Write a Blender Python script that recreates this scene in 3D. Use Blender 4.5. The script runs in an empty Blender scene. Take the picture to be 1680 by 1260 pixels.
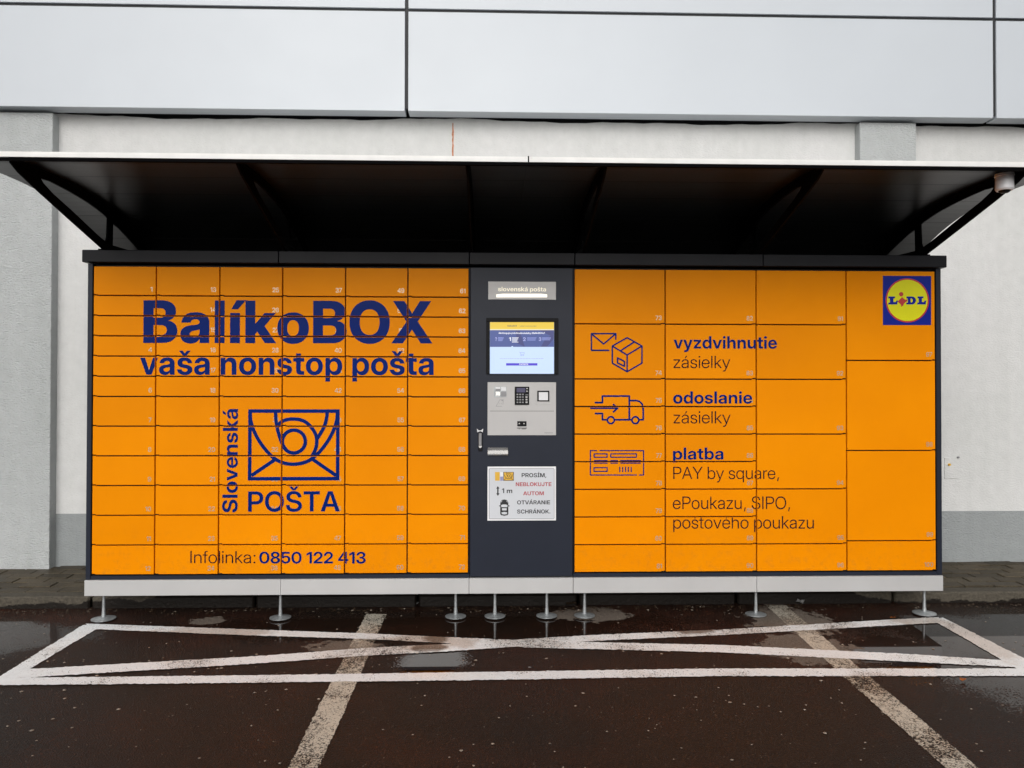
import bpy, bmesh, math, random
import numpy as np
from mathutils import Vector, Matrix
from mathutils.geometry import delaunay_2d_cdt
random.seed(7)
scene = bpy.context.scene
COL = scene.collection

# ------------------------------------------------------------------ camera
# origin = lower left corner of the locker doors; x right, y towards the building, z up
CAM = np.array([2.30233, -4.63, 1.05927])
FPX, CXP, CYP = 1287.0, 840.0, 630.0          # focal length and centre for a 1680 x 1260 frame
yaw, pitch, roll = 0.0296080, 0.0115643, 0.00147464
F_ = np.array([math.sin(yaw)*math.cos(pitch), math.cos(yaw)*math.cos(pitch), math.sin(pitch)])
R_ = np.array([math.cos(yaw), -math.sin(yaw), 0.0])
U_ = np.cross(R_, F_)
R_, U_ = math.cos(roll)*R_+math.sin(roll)*U_, -math.sin(roll)*R_+math.cos(roll)*U_
cam_data = bpy.data.cameras.new('camera')
cam = bpy.data.objects.new('camera', cam_data)
COL.objects.link(cam)
cam_data.sensor_width = 36.0
cam_data.lens = FPX/1680*36.0
cam_data.clip_start, cam_data.clip_end = 0.05, 400.0
M = Matrix(((R_[0], U_[0], -F_[0], CAM[0]), (R_[1], U_[1], -F_[1], CAM[1]), (R_[2], U_[2], -F_[2], CAM[2]), (0, 0, 0, 1)))
cam.matrix_world = M
scene.camera = cam

def ray(px, py): return R_*(px-CXP)/FPX + U_*(CYP-py)/FPX + F_
def on_y(px, py, Y=0.0):
    d = ray(px, py); p = CAM + d*(Y-CAM[1])/d[1]; return float(p[0]), float(p[2])
G0, GS, KERB_Y = -0.276, 0.042, 0.27
def ground_z(y): return G0 + GS*min(y, KERB_Y+.02)
def on_ground(px, py):
    d = ray(px, py); t = (G0+GS*CAM[1]-CAM[2])/(d[2]-GS*d[1]); p = CAM+d*t; return float(p[0]), float(p[1])

# ------------------------------------------------------------------ world, sun, exposure
SUN_EL, SUN_AZ = math.radians(31), math.radians(188)
world = bpy.data.worlds.new('World'); scene.world = world; world.use_nodes = True
nt = world.node_tree; nt.nodes.clear()
sky = nt.nodes.new('ShaderNodeTexSky'); sky.sky_type = 'NISHITA'; sky.sun_disc = False
sky.sun_elevation = SUN_EL; sky.sun_rotation = SUN_AZ
sky.air_density = 1.0; sky.dust_density = 5.0; sky.ozone_density = 1.0
hs = nt.nodes.new('ShaderNodeHueSaturation'); hs.inputs['Saturation'].default_value = 0.16
bg = nt.nodes.new('ShaderNodeBackground'); bg.inputs['Strength'].default_value = 0.125
wo = nt.nodes.new('ShaderNodeOutputWorld')
nt.links.new(sky.outputs[0], hs.inputs['Color']); nt.links.new(hs.outputs[0], bg.inputs['Color']); nt.links.new(bg.outputs[0], wo.inputs['Surface'])
sl = bpy.data.lights.new('sun', 'SUN'); sl.energy = .95; sl.angle = math.radians(80); sl.color = (1.0, 0.97, 0.93)
sun = bpy.data.objects.new('sun', sl); COL.objects.link(sun)
sd = Vector((math.sin(SUN_AZ)*math.cos(SUN_EL), math.cos(SUN_AZ)*math.cos(SUN_EL), math.sin(SUN_EL)))
sun.rotation_euler = sd.to_track_quat('Z', 'Y').to_euler(); sun.location = (0, -10, 20)
vs = scene.view_settings; vs.view_transform = 'Standard'; vs.look = 'None'; vs.gamma = 1.0; vs.use_curve_mapping = False
vs.exposure = -0.22

# ------------------------------------------------------------------ materials
def new_mat(name):
    m = bpy.data.materials.new(name); m.use_nodes = True
    return m, m.node_tree, m.node_tree.nodes['Principled BSDF']
def N(nt, t, **k):
    n = nt.nodes.new(t)
    for a, b in k.items(): setattr(n, a, b)
    return n
def L(nt, a, b): nt.links.new(a, b)
def math_node(nt, op, a, b=None, c=None, clamp=False):
    n = N(nt, 'ShaderNodeMath', operation=op); n.use_clamp = clamp
    for i, v in enumerate((a, b, c)):
        if v is None: continue
        if isinstance(v, (int, float)): n.inputs[i].default_value = v
        else: L(nt, v, n.inputs[i])
    return n.outputs[0]
def noise(nt, scale, detail=3, rough=.55, vec=None, dist=0.0):
    n = N(nt, 'ShaderNodeTexNoise'); n.inputs['Scale'].default_value = scale; n.inputs['Detail'].default_value = detail
    n.inputs['Roughness'].default_value = rough; n.inputs['Distortion'].default_value = dist
    if vec is None:
        vec = N(nt, 'ShaderNodeNewGeometry').outputs['Position']
    L(nt, vec, n.inputs['Vector']); return n
def ramp(nt, fac, stops):
    r = N(nt, 'ShaderNodeValToRGB'); e = r.color_ramp.elements
    while len(e) < len(stops): e.new(.5)
    for i, (p, c) in enumerate(stops):
        e[i].position = p; e[i].color = (*c, 1) if len(c) == 3 else c
    L(nt, fac, r.inputs[0]); return r.outputs[0]
def smooth(nt, v, a, b):
    n = N(nt, 'ShaderNodeMapRange', interpolation_type='SMOOTHSTEP')
    L(nt, v, n.inputs[0]); n.inputs[1].default_value = a; n.inputs[2].default_value = b
    return n.outputs[0]
def mixc(nt, f, a, b, blend='MIX'):
    n = N(nt, 'ShaderNodeMix', data_type='RGBA', blend_type=blend)
    for s, v in ((0, f), (6, a), (7, b)):
        if isinstance(v, (int, float)): n.inputs[s].default_value = v
        elif isinstance(v, tuple): n.inputs[s].default_value = (*v, 1)
        else: L(nt, v, n.inputs[s])
    return n.outputs[2]
def bump(nt, h, dist, strength=1.0):
    b = N(nt, 'ShaderNodeBump'); b.inputs['Distance'].default_value = dist; b.inputs['Strength'].default_value = strength
    L(nt, h, b.inputs['Height']); return b.outputs[0]

def simple(name, col, rough=.5, metal=0.0, var=.08, vscale=6, bscale=0, bdist=0, spec=.5, coat=0.0, rvar=.0):
    m, nt, p = new_mat(name)
    n = noise(nt, vscale, 4)
    lo = tuple(c*(1-var) for c in col); hi = tuple(min(1, c*(1+var)) for c in col)
    L(nt, ramp(nt, n.outputs[0], [(.3, lo), (.7, hi)]), p.inputs['Base Color'])
    p.inputs['Roughness'].default_value = rough; p.inputs['Metallic'].default_value = metal
    p.inputs['Specular IOR Level'].default_value = spec; p.inputs['Coat Weight'].default_value = coat
    if rvar:
        L(nt, math_node(nt, 'MULTIPLY_ADD', noise(nt, 3.1, 5, .65).outputs[0], rvar*2, rough-rvar), p.inputs['Roughness'])
    if bscale: L(nt, bump(nt, noise(nt, bscale, 3).outputs[0], bdist), p.inputs['Normal'])
    return m

MAT = {}
MAT['orange'] = simple('orange_powder_coat', (.97, .275, .0001), .38, var=.02, vscale=1.7, bscale=260, bdist=.00012, rvar=.05, spec=.06)
def door_coat():
    m, nt, p = new_mat('orange_powder_coat')
    oi = N(nt, 'ShaderNodeObjectInfo'); n = noise(nt, 1.6, 5, .6); sc_ = noise(nt, 22, 5, .7)
    c = ramp(nt, n.outputs[0], [(.3, (.85, .262, .0001)), (.7, (.92, .296, .0001))])
    v = math_node(nt, 'MULTIPLY_ADD', oi.outputs['Random'], .07, .94)
    vm = N(nt, 'ShaderNodeVectorMath', operation='SCALE'); L(nt, c, vm.inputs[0]); L(nt, v, vm.inputs['Scale'])
    # light road grime low down, in drifting patches
    pos = N(nt, 'ShaderNodeNewGeometry').outputs['Position']; sp = N(nt, 'ShaderNodeSeparateXYZ'); L(nt, pos, sp.inputs[0])
    low = math_node(nt, 'SUBTRACT', 1.0, smooth(nt, sp.outputs[2], .0, .35))
    gr = math_node(nt, 'MULTIPLY', math_node(nt, 'MULTIPLY', low, smooth(nt, sc_.outputs[0], .48, .72)), .22)
    L(nt, mixc(nt, gr, vm.outputs[0], (.30, .13, .03)), p.inputs['Base Color'])
    L(nt, math_node(nt, 'MULTIPLY_ADD', sc_.outputs[0], .22, .26), p.inputs['Roughness'])
    p.inputs['Specular IOR Level'].default_value = .05
    big = noise(nt, 2.3, 2, .5)
    h = math_node(nt, 'MULTIPLY_ADD', noise(nt, 260, 3).outputs[0], .02, big.outputs[0])
    L(nt, bump(nt, h, .006), p.inputs['Normal'])
    return m
MAT['orange'] = door_coat()
MAT['anthracite'] = simple('anthracite_steel', (.014, .018, .031), .42, var=.06, bscale=260, bdist=.0001, rvar=.05, spec=.25)
MAT['dark_trim'] = simple('dark_trim_steel', (.010, .0105, .014), .40, var=.08, bscale=200, bdist=.0001, rvar=.05, spec=.15)
MAT['black'] = simple('matt_black', (.006, .006, .007), .6, var=.1, spec=.2)
MAT['ceiling'] = simple('black_ceiling_sheet', (.007, .0066, .0064), .36, var=.12, vscale=2, rvar=.05, spec=.30)
MAT['bracket'] = simple('black_bracket_steel', (.0015, .0015, .002), .7, var=.1, spec=.04)
MAT['fascia'] = simple('white_fascia_sheet', (.80, .80, .78), .35, var=.06, vscale=9)
MAT['plinth'] = simple('silver_plinth_sheet', (.56, .56, .56), .42, .35, var=.05, vscale=2.2, bscale=3, bdist=.0015, rvar=.06)
MAT['galv'] = simple('zinc_plated_steel', (.40, .42, .43), .40, .55, var=.22, vscale=40, bscale=120, bdist=.0003)
MAT['silver'] = simple('light_grey_painted_plate', (.50, .49, .485), .45, .1, var=.03)
MAT['chrome'] = simple('brushed_chrome', (.72, .72, .71), .25, .9, var=.05)
MAT['white_plastic'] = simple('white_plastic', (.78, .78, .80), .35, var=.03)
MAT['key'] = simple('grey_keys', (.26, .26, .27), .4)
MAT['blue'] = simple('blue_vinyl', (.0004, .016, .155), .25, var=.06, vscale=3, rvar=.04, spec=.06)
MAT['navy'] = simple('navy_vinyl', (.012, .004, .018), .4, var=.06, spec=.04)
MAT['number'] = simple('silver_number_vinyl', (.56, .42, .27), .32, .38, var=.05)
MAT['sign_white'] = simple('white_sign_board', (.62, .64, .68), .45, var=.03)
MAT['sign_edge'] = simple('white_sign_border', (.82, .82, .84), .45, var=.03)
MAT['ink_black'] = simple('black_ink', (.012, .013, .016), .5)
MAT['ink_red'] = simple('red_ink', (.42, .035, .05), .5)
MAT['ink_yellow'] = simple('yellow_ink', (.72, .42, .04), .5)
MAT['ink_lilac'] = simple('lilac_ink', (.30, .31, .55), .5)
MAT['logo_blue'] = simple('logo_blue', (.002, .014, .27), .32, var=.06, spec=.15)
MAT['logo_yellow'] = simple('logo_yellow', (.74, .72, .006), .32, var=.03, spec=.2)
MAT['logo_red'] = simple('logo_red', (.48, .012, .010), .32, var=.05)
MAT['clad'] = simple('pale_cladding_panel', (.555, .595, .64), .34, .0, var=.02, vscale=.7, rvar=.07, bscale=1.3, bdist=.010)
MAT['joint'] = simple('dark_joint', (.012, .013, .016), .6)
MAT['leaf'] = simple('orange_leaf', (.55, .17, .03), .5, var=.3, vscale=60)
MAT['brown_leaf'] = simple('brown_leaf', (.055, .036, .022), .5, var=.4, vscale=60)
MAT['litter'] = simple('pale_litter', (.5, .5, .5), .4, var=.3, vscale=60)
MAT['grit'] = simple('pale_grit', (.30, .25, .20), .6, var=.4, vscale=90)
MAT['lcd'] = simple('dark_lilac_lcd', (.06, .055, .12), .2)
MAT['rust'] = simple('orange_sealant', (.50, .20, .10), .7, var=.3, vscale=50)

def emit(name, col, s):
    m, nt, p = new_mat(name)
    p.inputs['Base Color'].default_value = (*[c*.3 for c in col], 1)
    p.inputs['Emission Color'].default_value = (*col, 1); p.inputs['Emission Strength'].default_value = s
    p.inputs['Roughness'].default_value = .25
    return m
MAT['scr_yellow'] = emit('screen_yellow', (.87, .60, .035), .85)
MAT['scr_cream'] = emit('screen_cream', (.9, .83, .55), .85)
MAT['scr_blue'] = emit('screen_blue', (.050, .085, .31), .85)
MAT['scr_blue2'] = emit('screen_blue_dark', (.035, .045, .20), .85)
MAT['scr_white'] = emit('screen_white', (.60, .76, 1.0), .88)
MAT['scr_text'] = emit('screen_text_white', (.9, .92, 1.0), .95)
MAT['scr_dim'] = emit('screen_text_dim', (.28, .33, .75), .9)
MAT['scr_button'] = emit('screen_button', (.07, .04, .62), .9)
MAT['scr_ink'] = emit('screen_ink', (.17, .14, .12), .6)
MAT['scr_lilac'] = emit('screen_lilac', (.42, .44, .80), .9)
MAT['glow'] = emit('lit_tube', (1.0, .93, .80), 1.25)
MAT['glow_text'] = emit('lit_text', (1.0, .92, .72), .85)

def plaster(name, col, bs=85, bd=.004):
    m, nt, p = new_mat(name)
    big = noise(nt, .9, 4, .6); mid = noise(nt, 14, 4, .6)
    base = ramp(nt, mid.outputs[0], [(.25, tuple(c*.93 for c in col)), (.75, tuple(min(1, c*1.03) for c in col))])
    st = ramp(nt, big.outputs[0], [(.3, (.93, .94, .93)), (.62, (1, 1, 1))])
    # faint rain streaks
    mp = N(nt, 'ShaderNodeMapping'); mp.inputs['Scale'].default_value = (9, 9, .5)
    L(nt, N(nt, 'ShaderNodeNewGeometry').outputs['Position'], mp.inputs['Vector'])
    sk = noise(nt, 1, 3, .6, mp.outputs[0])
    st2 = ramp(nt, sk.outputs[0], [(.3, (.95, .955, .95)), (.6, (1, 1, 1))])
    c = mixc(nt, 1.0, base, st, 'MULTIPLY'); c = mixc(nt, 1.0, c, st2, 'MULTIPLY')
    L(nt, c, p.inputs['Base Color']); p.inputs['Roughness'].default_value = .9; p.inputs['Specular IOR Level'].default_value = .2
    mp2 = N(nt, 'ShaderNodeMapping'); mp2.inputs['Scale'].default_value = (.6, 1, 1.2)
    L(nt, N(nt, 'ShaderNodeNewGeometry').outputs['Position'], mp2.inputs['Vector'])
    a = noise(nt, bs, 4, .6, mp2.outputs[0]); v = N(nt, 'ShaderNodeTexVoronoi'); v.inputs['Scale'].default_value = bs*1.3
    L(nt, mp2.outputs[0], v.inputs['Vector'])
    h = math_node(nt, 'MULTIPLY_ADD', v.outputs['Distance'], -.5, a.outputs[0])
    L(nt, bump(nt, h, bd, .8), p.inputs['Normal'])
    return m
MAT['plaster'] = plaster('white_plaster', (.70, .70, .695), bd=.0035)
MAT['plaster_grey'] = plaster('light_grey_plaster', (.54, .56, .565), bd=.012)
MAT['plaster_base'] = plaster('grey_base_plaster', (.33, .35, .355), bd=.006)

# ---- wet ground: puddles (level, mirror like), damp asphalt, a few drier patches
def patch(px0, py0, px1, py1):
    a = on_ground(px0, (py0+py1)/2); b = on_ground(px1, (py0+py1)/2)
    c = on_ground((px0+px1)/2, py0); d = on_ground((px0+px1)/2, py1)
    return ((a[0]+b[0])/2, (c[1]+d[1])/2, abs(b[0]-a[0])/2, abs(c[1]-d[1])/2)
PUDDLES = [patch(-320, 1016, 120, 1078), patch(1440, 1000, 2150, 1102), patch(1560, 1060, 2300, 1190), patch(655, 1060, 765, 1112),
           patch(330, 1002, 1130, 1056), patch(1370, 1040, 1600, 1098)]
DRY = [patch(312, 1013, 368, 1024), patch(508, 1051, 612, 1073), patch(905, 999, 1025, 1018), patch(1236, 996, 1352, 1040),
       patch(1262, 1040, 1400, 1090)]
TAN = [patch(250, 1024, 470, 1050), patch(620, 1036, 800, 1072), patch(1440, 1005, 1570, 1032), patch(1550, 1015, 1650, 1090)]
RUST = [patch(690, 1040, 740, 1060), patch(672, 1055, 745, 1072), patch(1085, 1026, 1190, 1042)]
def ellipse_field(nt, vec, items):
    out = None
    for (x, y, rx, ry) in items:
        s = N(nt, 'ShaderNodeVectorMath', operation='SUBTRACT'); L(nt, vec, s.inputs[0]); s.inputs[1].default_value = (x, y, 0)
        m = N(nt, 'ShaderNodeVectorMath', operation='MULTIPLY'); L(nt, s.outputs[0], m.inputs[0]); m.inputs[1].default_value = (1/rx, 1/ry, 0)
        l = N(nt, 'ShaderNodeVectorMath', operation='LENGTH'); L(nt, m.outputs[0], l.inputs[0])
        out = l.outputs['Value'] if out is None else math_node(nt, 'MINIMUM', out, l.outputs['Value'])
    return out
def wet_fields(nt):
    pos = N(nt, 'ShaderNodeNewGeometry').outputs['Position']
    wob = noise(nt, 3.2, 4, .6, pos); grain = noise(nt, 120, 2, .6, pos)
    w = math_node(nt, 'MULTIPLY_ADD', wob.outputs[0], 1.1, -.55)
    g = math_node(nt, 'MULTIPLY_ADD', grain.outputs[0], 1.5, -.75)
    pf = math_node(nt, 'ADD', math_node(nt, 'ADD', ellipse_field(nt, pos, PUDDLES), w), g)
    pud = math_node(nt, 'SUBTRACT', 1.0, smooth(nt, pf, .93, 1.05))
    wob2 = noise(nt, 13, 4, .65, pos)
    df = math_node(nt, 'ADD', math_node(nt, 'ADD', ellipse_field(nt, pos, DRY), math_node(nt, 'ADD', w, math_node(nt, 'MULTIPLY_ADD', wob2.outputs[0], 2.2, -1.1))), math_node(nt, 'MULTIPLY', g, .25))
    dry = math_node(nt, 'SUBTRACT', 1.0, smooth(nt, df, 1.0, 1.14))
    pud = math_node(nt, 'MULTIPLY', pud, math_node(nt, 'SUBTRACT', 1.0, dry))
    return pos, pud, dry, grain.outputs[0]
def wet_finish(nt, p, pud, h, dist, strength=1.0):
    nb = bump(nt, h, dist, strength)
    mx = N(nt, 'ShaderNodeMix', data_type='VECTOR'); L(nt, pud, mx.inputs[0]); L(nt, nb, mx.inputs[4]); mx.inputs[5].default_value = (0, -.027, 1)
    L(nt, mx.outputs[1], p.inputs['Normal'])
def asphalt():
    m, nt, p = new_mat('wet_asphalt')
    pos, pud, dry, grain = wet_fields(nt)
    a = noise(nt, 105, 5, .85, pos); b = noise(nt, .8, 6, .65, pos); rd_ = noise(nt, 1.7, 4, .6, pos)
    v = N(nt, 'ShaderNodeTexVoronoi'); v.inputs['Scale'].default_value = 150; L(nt, pos, v.inputs['Vector'])
    wetc = ramp(nt, a.outputs[0], [(.38, (.002, .0012, .001)), (.50, (.016, .009, .006)), (.58, (.042, .024, .016)), (.68, (.17, .115, .08))])
    wetc = mixc(nt, 1.0, wetc, ramp(nt, b.outputs[0], [(.32, (.55, .55, .58)), (.7, (1.5, 1.25, 1.1))]), 'MULTIPLY')
    wetc = mixc(nt, 1.0, wetc, ramp(nt, rd_.outputs[0], [(.42, (1, 1, 1)), (.70, (1.65, 1.04, .82))]), 'MULTIPLY')  # reddish patches: the locker's orange reflection put into the base colour
    # scattered pale aggregate
    v2 = N(nt, 'ShaderNodeTexVoronoi'); v2.inputs['Scale'].default_value = 42; L(nt, pos, v2.inputs['Vector'])
    chip = math_node(nt, 'MULTIPLY', math_node(nt, 'LESS_THAN', v2.outputs['Distance'], .17), math_node(nt, 'GREATER_THAN', N_sep(nt, v2.outputs['Color']), .90))
    wetc = mixc(nt, chip, wetc, (.11, .085, .065))
    dryc = ramp(nt, a.outputs[0], [(.35, (.11, .088, .070)), (.65, (.28, .23, .19))])
    c = mixc(nt, dry, wetc, dryc); c = mixc(nt, math_node(nt, 'MULTIPLY', pud, .55), c, (.010, .007, .0055))
    L(nt, c, p.inputs['Base Color'])
    r = math_node(nt, 'MULTIPLY_ADD', b.outputs[0], .20, .36)
    r = math_node(nt, 'MULTIPLY_ADD', dry, .3, r)
    r = math_node(nt, 'ADD', r, math_node(nt, 'MULTIPLY_ADD', a.outputs[0], .9, -.45))
    r = math_node(nt, 'MULTIPLY', r, math_node(nt, 'MULTIPLY_ADD', pud, -.95, 1.0), clamp=True)
    L(nt, r, p.inputs['Roughness']); p.inputs['IOR'].default_value = 1.33
    L(nt, math_node(nt, 'MULTIPLY_ADD', pud, .12, .38), p.inputs['Specular IOR Level'])
    h = math_node(nt, 'MULTIPLY_ADD', v.outputs['Distance'], -.8, a.outputs[0])
    wet_finish(nt, p, pud, h, .010)
    return m
def N_sep(nt, c):
    s = N(nt, 'ShaderNodeSeparateColor'); L(nt, c, s.inputs[0]); return s.outputs[0]
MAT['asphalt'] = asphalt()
def paint(name, col, wear, dirt, dirtcol=(.42, .30, .19), edge=.0):
    m, nt, p = new_mat(name)
    pos, pud, dry, grain = wet_fields(nt)
    a = noise(nt, 120, 4, .85, pos); b = noise(nt, 2.6, 4, .6, pos); d = noise(nt, 30, 4, .6, pos)
    stain = smooth(nt, b.outputs[0], .48, .68)
    c = mixc(nt, math_node(nt, 'MULTIPLY', stain, dirt), col, dirtcol)
    wv = math_node(nt, 'MULTIPLY_ADD', noise(nt, 9, 4, .6, pos).outputs[0], 1.4, -.7)
    for items, colr, amt in ((TAN, (.50, .40, .32), .62), (RUST, (.13, .065, .025), .80)):
        f = math_node(nt, 'SUBTRACT', 1.0, smooth(nt, math_node(nt, 'ADD', ellipse_field(nt, pos, items), wv), .55, 1.05))
        c = mixc(nt, math_node(nt, 'MULTIPLY', f, amt), c, colr)
    c = mixc(nt, 1.0, c, ramp(nt, d.outputs[0], [(.3, (.90, .895, .89)), (.55, (1, 1, 1))]), 'MULTIPLY')
    L(nt, c, p.inputs['Base Color'])
    r = math_node(nt, 'MULTIPLY', .38, math_node(nt, 'MULTIPLY_ADD', pud, -.9, 1.0))
    L(nt, r, p.inputs['Roughness']); p.inputs['IOR'].default_value = 1.33
    wet_finish(nt, p, pud, a.outputs[0], .002)
    # worn through: the asphalt below shows
    big = math_node(nt, 'MULTIPLY_ADD', b.outputs[0], .35, -.175)
    k = math_node(nt, 'ADD', math_node(nt, 'ADD', math_node(nt, 'MULTIPLY', a.outputs[0], .75), math_node(nt, 'MULTIPLY', d.outputs[0], .25)), big)
    hole = smooth(nt, k, wear, wear+.03)
    t = N(nt, 'ShaderNodeBsdfTransparent'); ms = N(nt, 'ShaderNodeMixShader')
    L(nt, hole, ms.inputs[0]); L(nt, p.outputs[0], ms.inputs[1]); L(nt, t.outputs[0], ms.inputs[2])
    out = nt.nodes['Material Output']; L(nt, ms.outputs[0], out.inputs['Surface'])
    return m
MAT['paint_new'] = paint('fresh_white_road_paint', (.87, .91, .93), .572, .30)
MAT['paint_old'] = paint('worn_cream_road_paint', (.60, .55, .46), .505, .5)

def kerbmat():
    m, nt, p = new_mat('wet_kerb_concrete')
    pos = N(nt, 'ShaderNodeNewGeometry').outputs['Position']
    sep = N(nt, 'ShaderNodeSeparateXYZ'); L(nt, pos, sep.inputs[0])
    a = noise(nt, 60, 4, .6, pos); b = noise(nt, 5.5, 5, .65, pos); c1 = noise(nt, 1.0, 2, .5, pos)
    base = ramp(nt, a.outputs[0], [(.3, (.055, .048, .037)), (.7, (.115, .10, .078))])
    # splash line climbing up from the gutter
    hgt = math_node(nt, 'ADD', sep.outputs[2], math_node(nt, 'ADD', math_node(nt, 'MULTIPLY', b.outputs[0], .12), math_node(nt, 'MULTIPLY', c1.outputs[0], .14)))
    under_ = math_node(nt, 'MULTIPLY', smooth(nt, sep.outputs[0], .1, .5), math_node(nt, 'SUBTRACT', 1.0, smooth(nt, sep.outputs[0], 4.3, 4.9)))
    hgt = math_node(nt, 'MULTIPLY_ADD', under_, -.055, hgt)
    wet = math_node(nt, 'SUBTRACT', 1.0, smooth(nt, hgt, -.100, -.090))
    c = mixc(nt, wet, base, (.012, .009, .007))
    L(nt, c, p.inputs['Base Color'])
    L(nt, math_node(nt, 'MULTIPLY_ADD', wet, -.25, .7), p.inputs['Roughness']); p.inputs['Specular IOR Level'].default_value = .18
    L(nt, bump(nt, a.outputs[0], .004), p.inputs['Normal'])
    return m
MAT['kerb'] = kerbmat()
def paver_mat(name, k):
    m, nt, p = new_mat(name)
    oi = N(nt, 'ShaderNodeObjectInfo')
    a = noise(nt, 90, 4, .6); b = noise(nt, 4, 4, .6)
    base = ramp(nt, a.outputs[0], [(.3, (.040*k, .031*k, .019*k)), (.7, (.098*k, .078*k, .050*k))])
    var = math_node(nt, 'MULTIPLY_ADD', oi.outputs['Random'], .55, .72)
    vm = N(nt, 'ShaderNodeVectorMath', operation='SCALE'); L(nt, base, vm.inputs[0]); L(nt, var, vm.inputs['Scale'])
    c = mixc(nt, 1.0, vm.outputs[0], ramp(nt, b.outputs[0], [(.35, (.55, .55, .55)), (.65, (1, 1, 1))]), 'MULTIPLY')
    L(nt, c, p.inputs['Base Color'])
    L(nt, math_node(nt, 'MULTIPLY_ADD', b.outputs[0], .4, .35), p.inputs['Roughness'])
    L(nt, bump(nt, a.outputs[0], .003), p.inputs['Normal']); p.inputs['Specular IOR Level'].default_value = .25
    return m
MAT['paver'] = paver_mat('damp_concrete_paver', 1.25)
MAT['sand'] = simple('dark_joint_sand', (.018, .015, .010), .8, var=.3, vscale=60)

# ------------------------------------------------------------------ object helpers
WPOS = {}
def link(name, me, parent=None, at=(0, 0, 0)):
    o = bpy.data.objects.new(name, me); COL.objects.link(o)
    WPOS[o] = Vector(at)
    if parent is not None:
        o.parent = parent; o.location = WPOS[o]-WPOS[parent]
    else: o.location = WPOS[o]
    return o
def tag(o, label=None, cat=None, group=None, kind=None):
    for k, v in (('label', label), ('category', cat), ('group', group), ('kind', kind)):
        if v: o[k] = v
    return o
def mesh_obj(name, verts, faces, mat, parent=None, at=None, smooth_=False):
    if at is None: at = tuple(verts[0])
    me = bpy.data.meshes.new(name)
    me.from_pydata([(v[0]-at[0], v[1]-at[1], v[2]-at[2]) for v in verts], [], faces)
    me.materials.append(MAT[mat])
    if smooth_: me.polygons.foreach_set('use_smooth', [True]*len(me.polygons))
    me.update()
    return link(name, me, parent, at)
def bm_obj(name, bm, mat, parent=None, at=(0, 0, 0), smooth_=False):
    bmesh.ops.recalc_face_normals(bm, faces=bm.faces)
    bmesh.ops.translate(bm, vec=-Vector(at), verts=bm.verts)
    me = bpy.data.meshes.new(name); bm.to_mesh(me); bm.free(); me.materials.append(MAT[mat])
    if smooth_: me.polygons.foreach_set('use_smooth', [True]*len(me.polygons))
    return link(name, me, parent, at)
def add_box(bm, x0, x1, y0, y1, z0, z1, bev=0.0):
    vs_ = [bm.verts.new(p) for p in ((x0,y0,z0),(x1,y0,z0),(x1,y1,z0),(x0,y1,z0),(x0,y0,z1),(x1,y0,z1),(x1,y1,z1),(x0,y1,z1))]
    fs = [bm.faces.new([vs_[i] for i in f]) for f in ((0,3,2,1),(4,5,6,7),(0,1,5,4),(1,2,6,5),(2,3,7,6),(3,0,4,7))]
    if bev:
        es = list({e for f in fs for e in f.edges})
        bmesh.ops.bevel(bm, geom=es, offset=bev, segments=1, affect='EDGES', profile=.5)
def box(name, x0, x1, y0, y1, z0, z1, mat, parent=None, bev=.001):
    bm = bmesh.new(); add_box(bm, x0, x1, y0, y1, z0, z1, bev)
    return bm_obj(name, bm, mat, parent, ((x0+x1)/2, y0, z0))
def prism(name, outline, axis, a, b, mat, parent=None, bev=0.0, at=None):
    """outline in the two other axes, extruded along axis from a to b"""
    bm = bmesh.new()
    def P(u, v, w): return {'x': (w, u, v), 'y': (u, w, v), 'z': (u, v, w)}[axis]
    A = [bm.verts.new(P(u, v, a)) for u, v in outline]; B = [bm.verts.new(P(u, v, b)) for u, v in outline]
    n = len(outline); caps = [bm.faces.new(A), bm.faces.new(B[::-1])]
    for i in range(n): bm.faces.new((A[i], B[i], B[(i+1) % n], A[(i+1) % n]))
    if bev: bmesh.ops.bevel(bm, geom=list({e for f in caps for e in f.edges}), offset=bev, segments=1, affect='EDGES')
    at = at or P(outline[0][0], outline[0][1], a)
    return bm_obj(name, bm, mat, parent, at)
def lathe(name, prof, centre, mat, parent=None, axis='z', seg=28, smooth_=True, sx=1.0, sy=1.0):
    bm = bmesh.new(); rings = []
    for r, h in prof:
        ring = []
        for i in range(seg):
            t = 2*math.pi*i/seg; u, v = r*math.cos(t)*sx, r*math.sin(t)*sy
            p = {'z': (u, v, h), 'y': (u, h, v), 'x': (h, u, v)}[axis]
            ring.append(bm.verts.new((centre[0]+p[0], centre[1]+p[1], centre[2]+p[2])))
        rings.append(ring)
    for A, B in zip(rings, rings[1:]):
        for i in range(seg): bm.faces.new((A[i], A[(i+1) % seg], B[(i+1) % seg], B[i]))
    bm.faces.new(rings[0][::-1]); bm.faces.new(rings[-1])
    o = bm_obj(name, bm, mat, parent, centre)
    if smooth_:
        for p in o.data.polygons: p.use_smooth = len(p.vertices) == 4
        if hasattr(o.data, 'set_sharp_from_angle'): o.data.set_sharp_from_angle(angle=.6)
    return o

# ------------------------------------------------------------------ the ground
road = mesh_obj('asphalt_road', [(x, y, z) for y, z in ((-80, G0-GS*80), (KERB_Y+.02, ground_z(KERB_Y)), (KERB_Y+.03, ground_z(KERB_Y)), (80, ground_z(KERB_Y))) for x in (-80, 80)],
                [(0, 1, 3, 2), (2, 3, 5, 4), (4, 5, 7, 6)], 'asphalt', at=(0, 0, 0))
tag(road, kind='structure')

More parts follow.
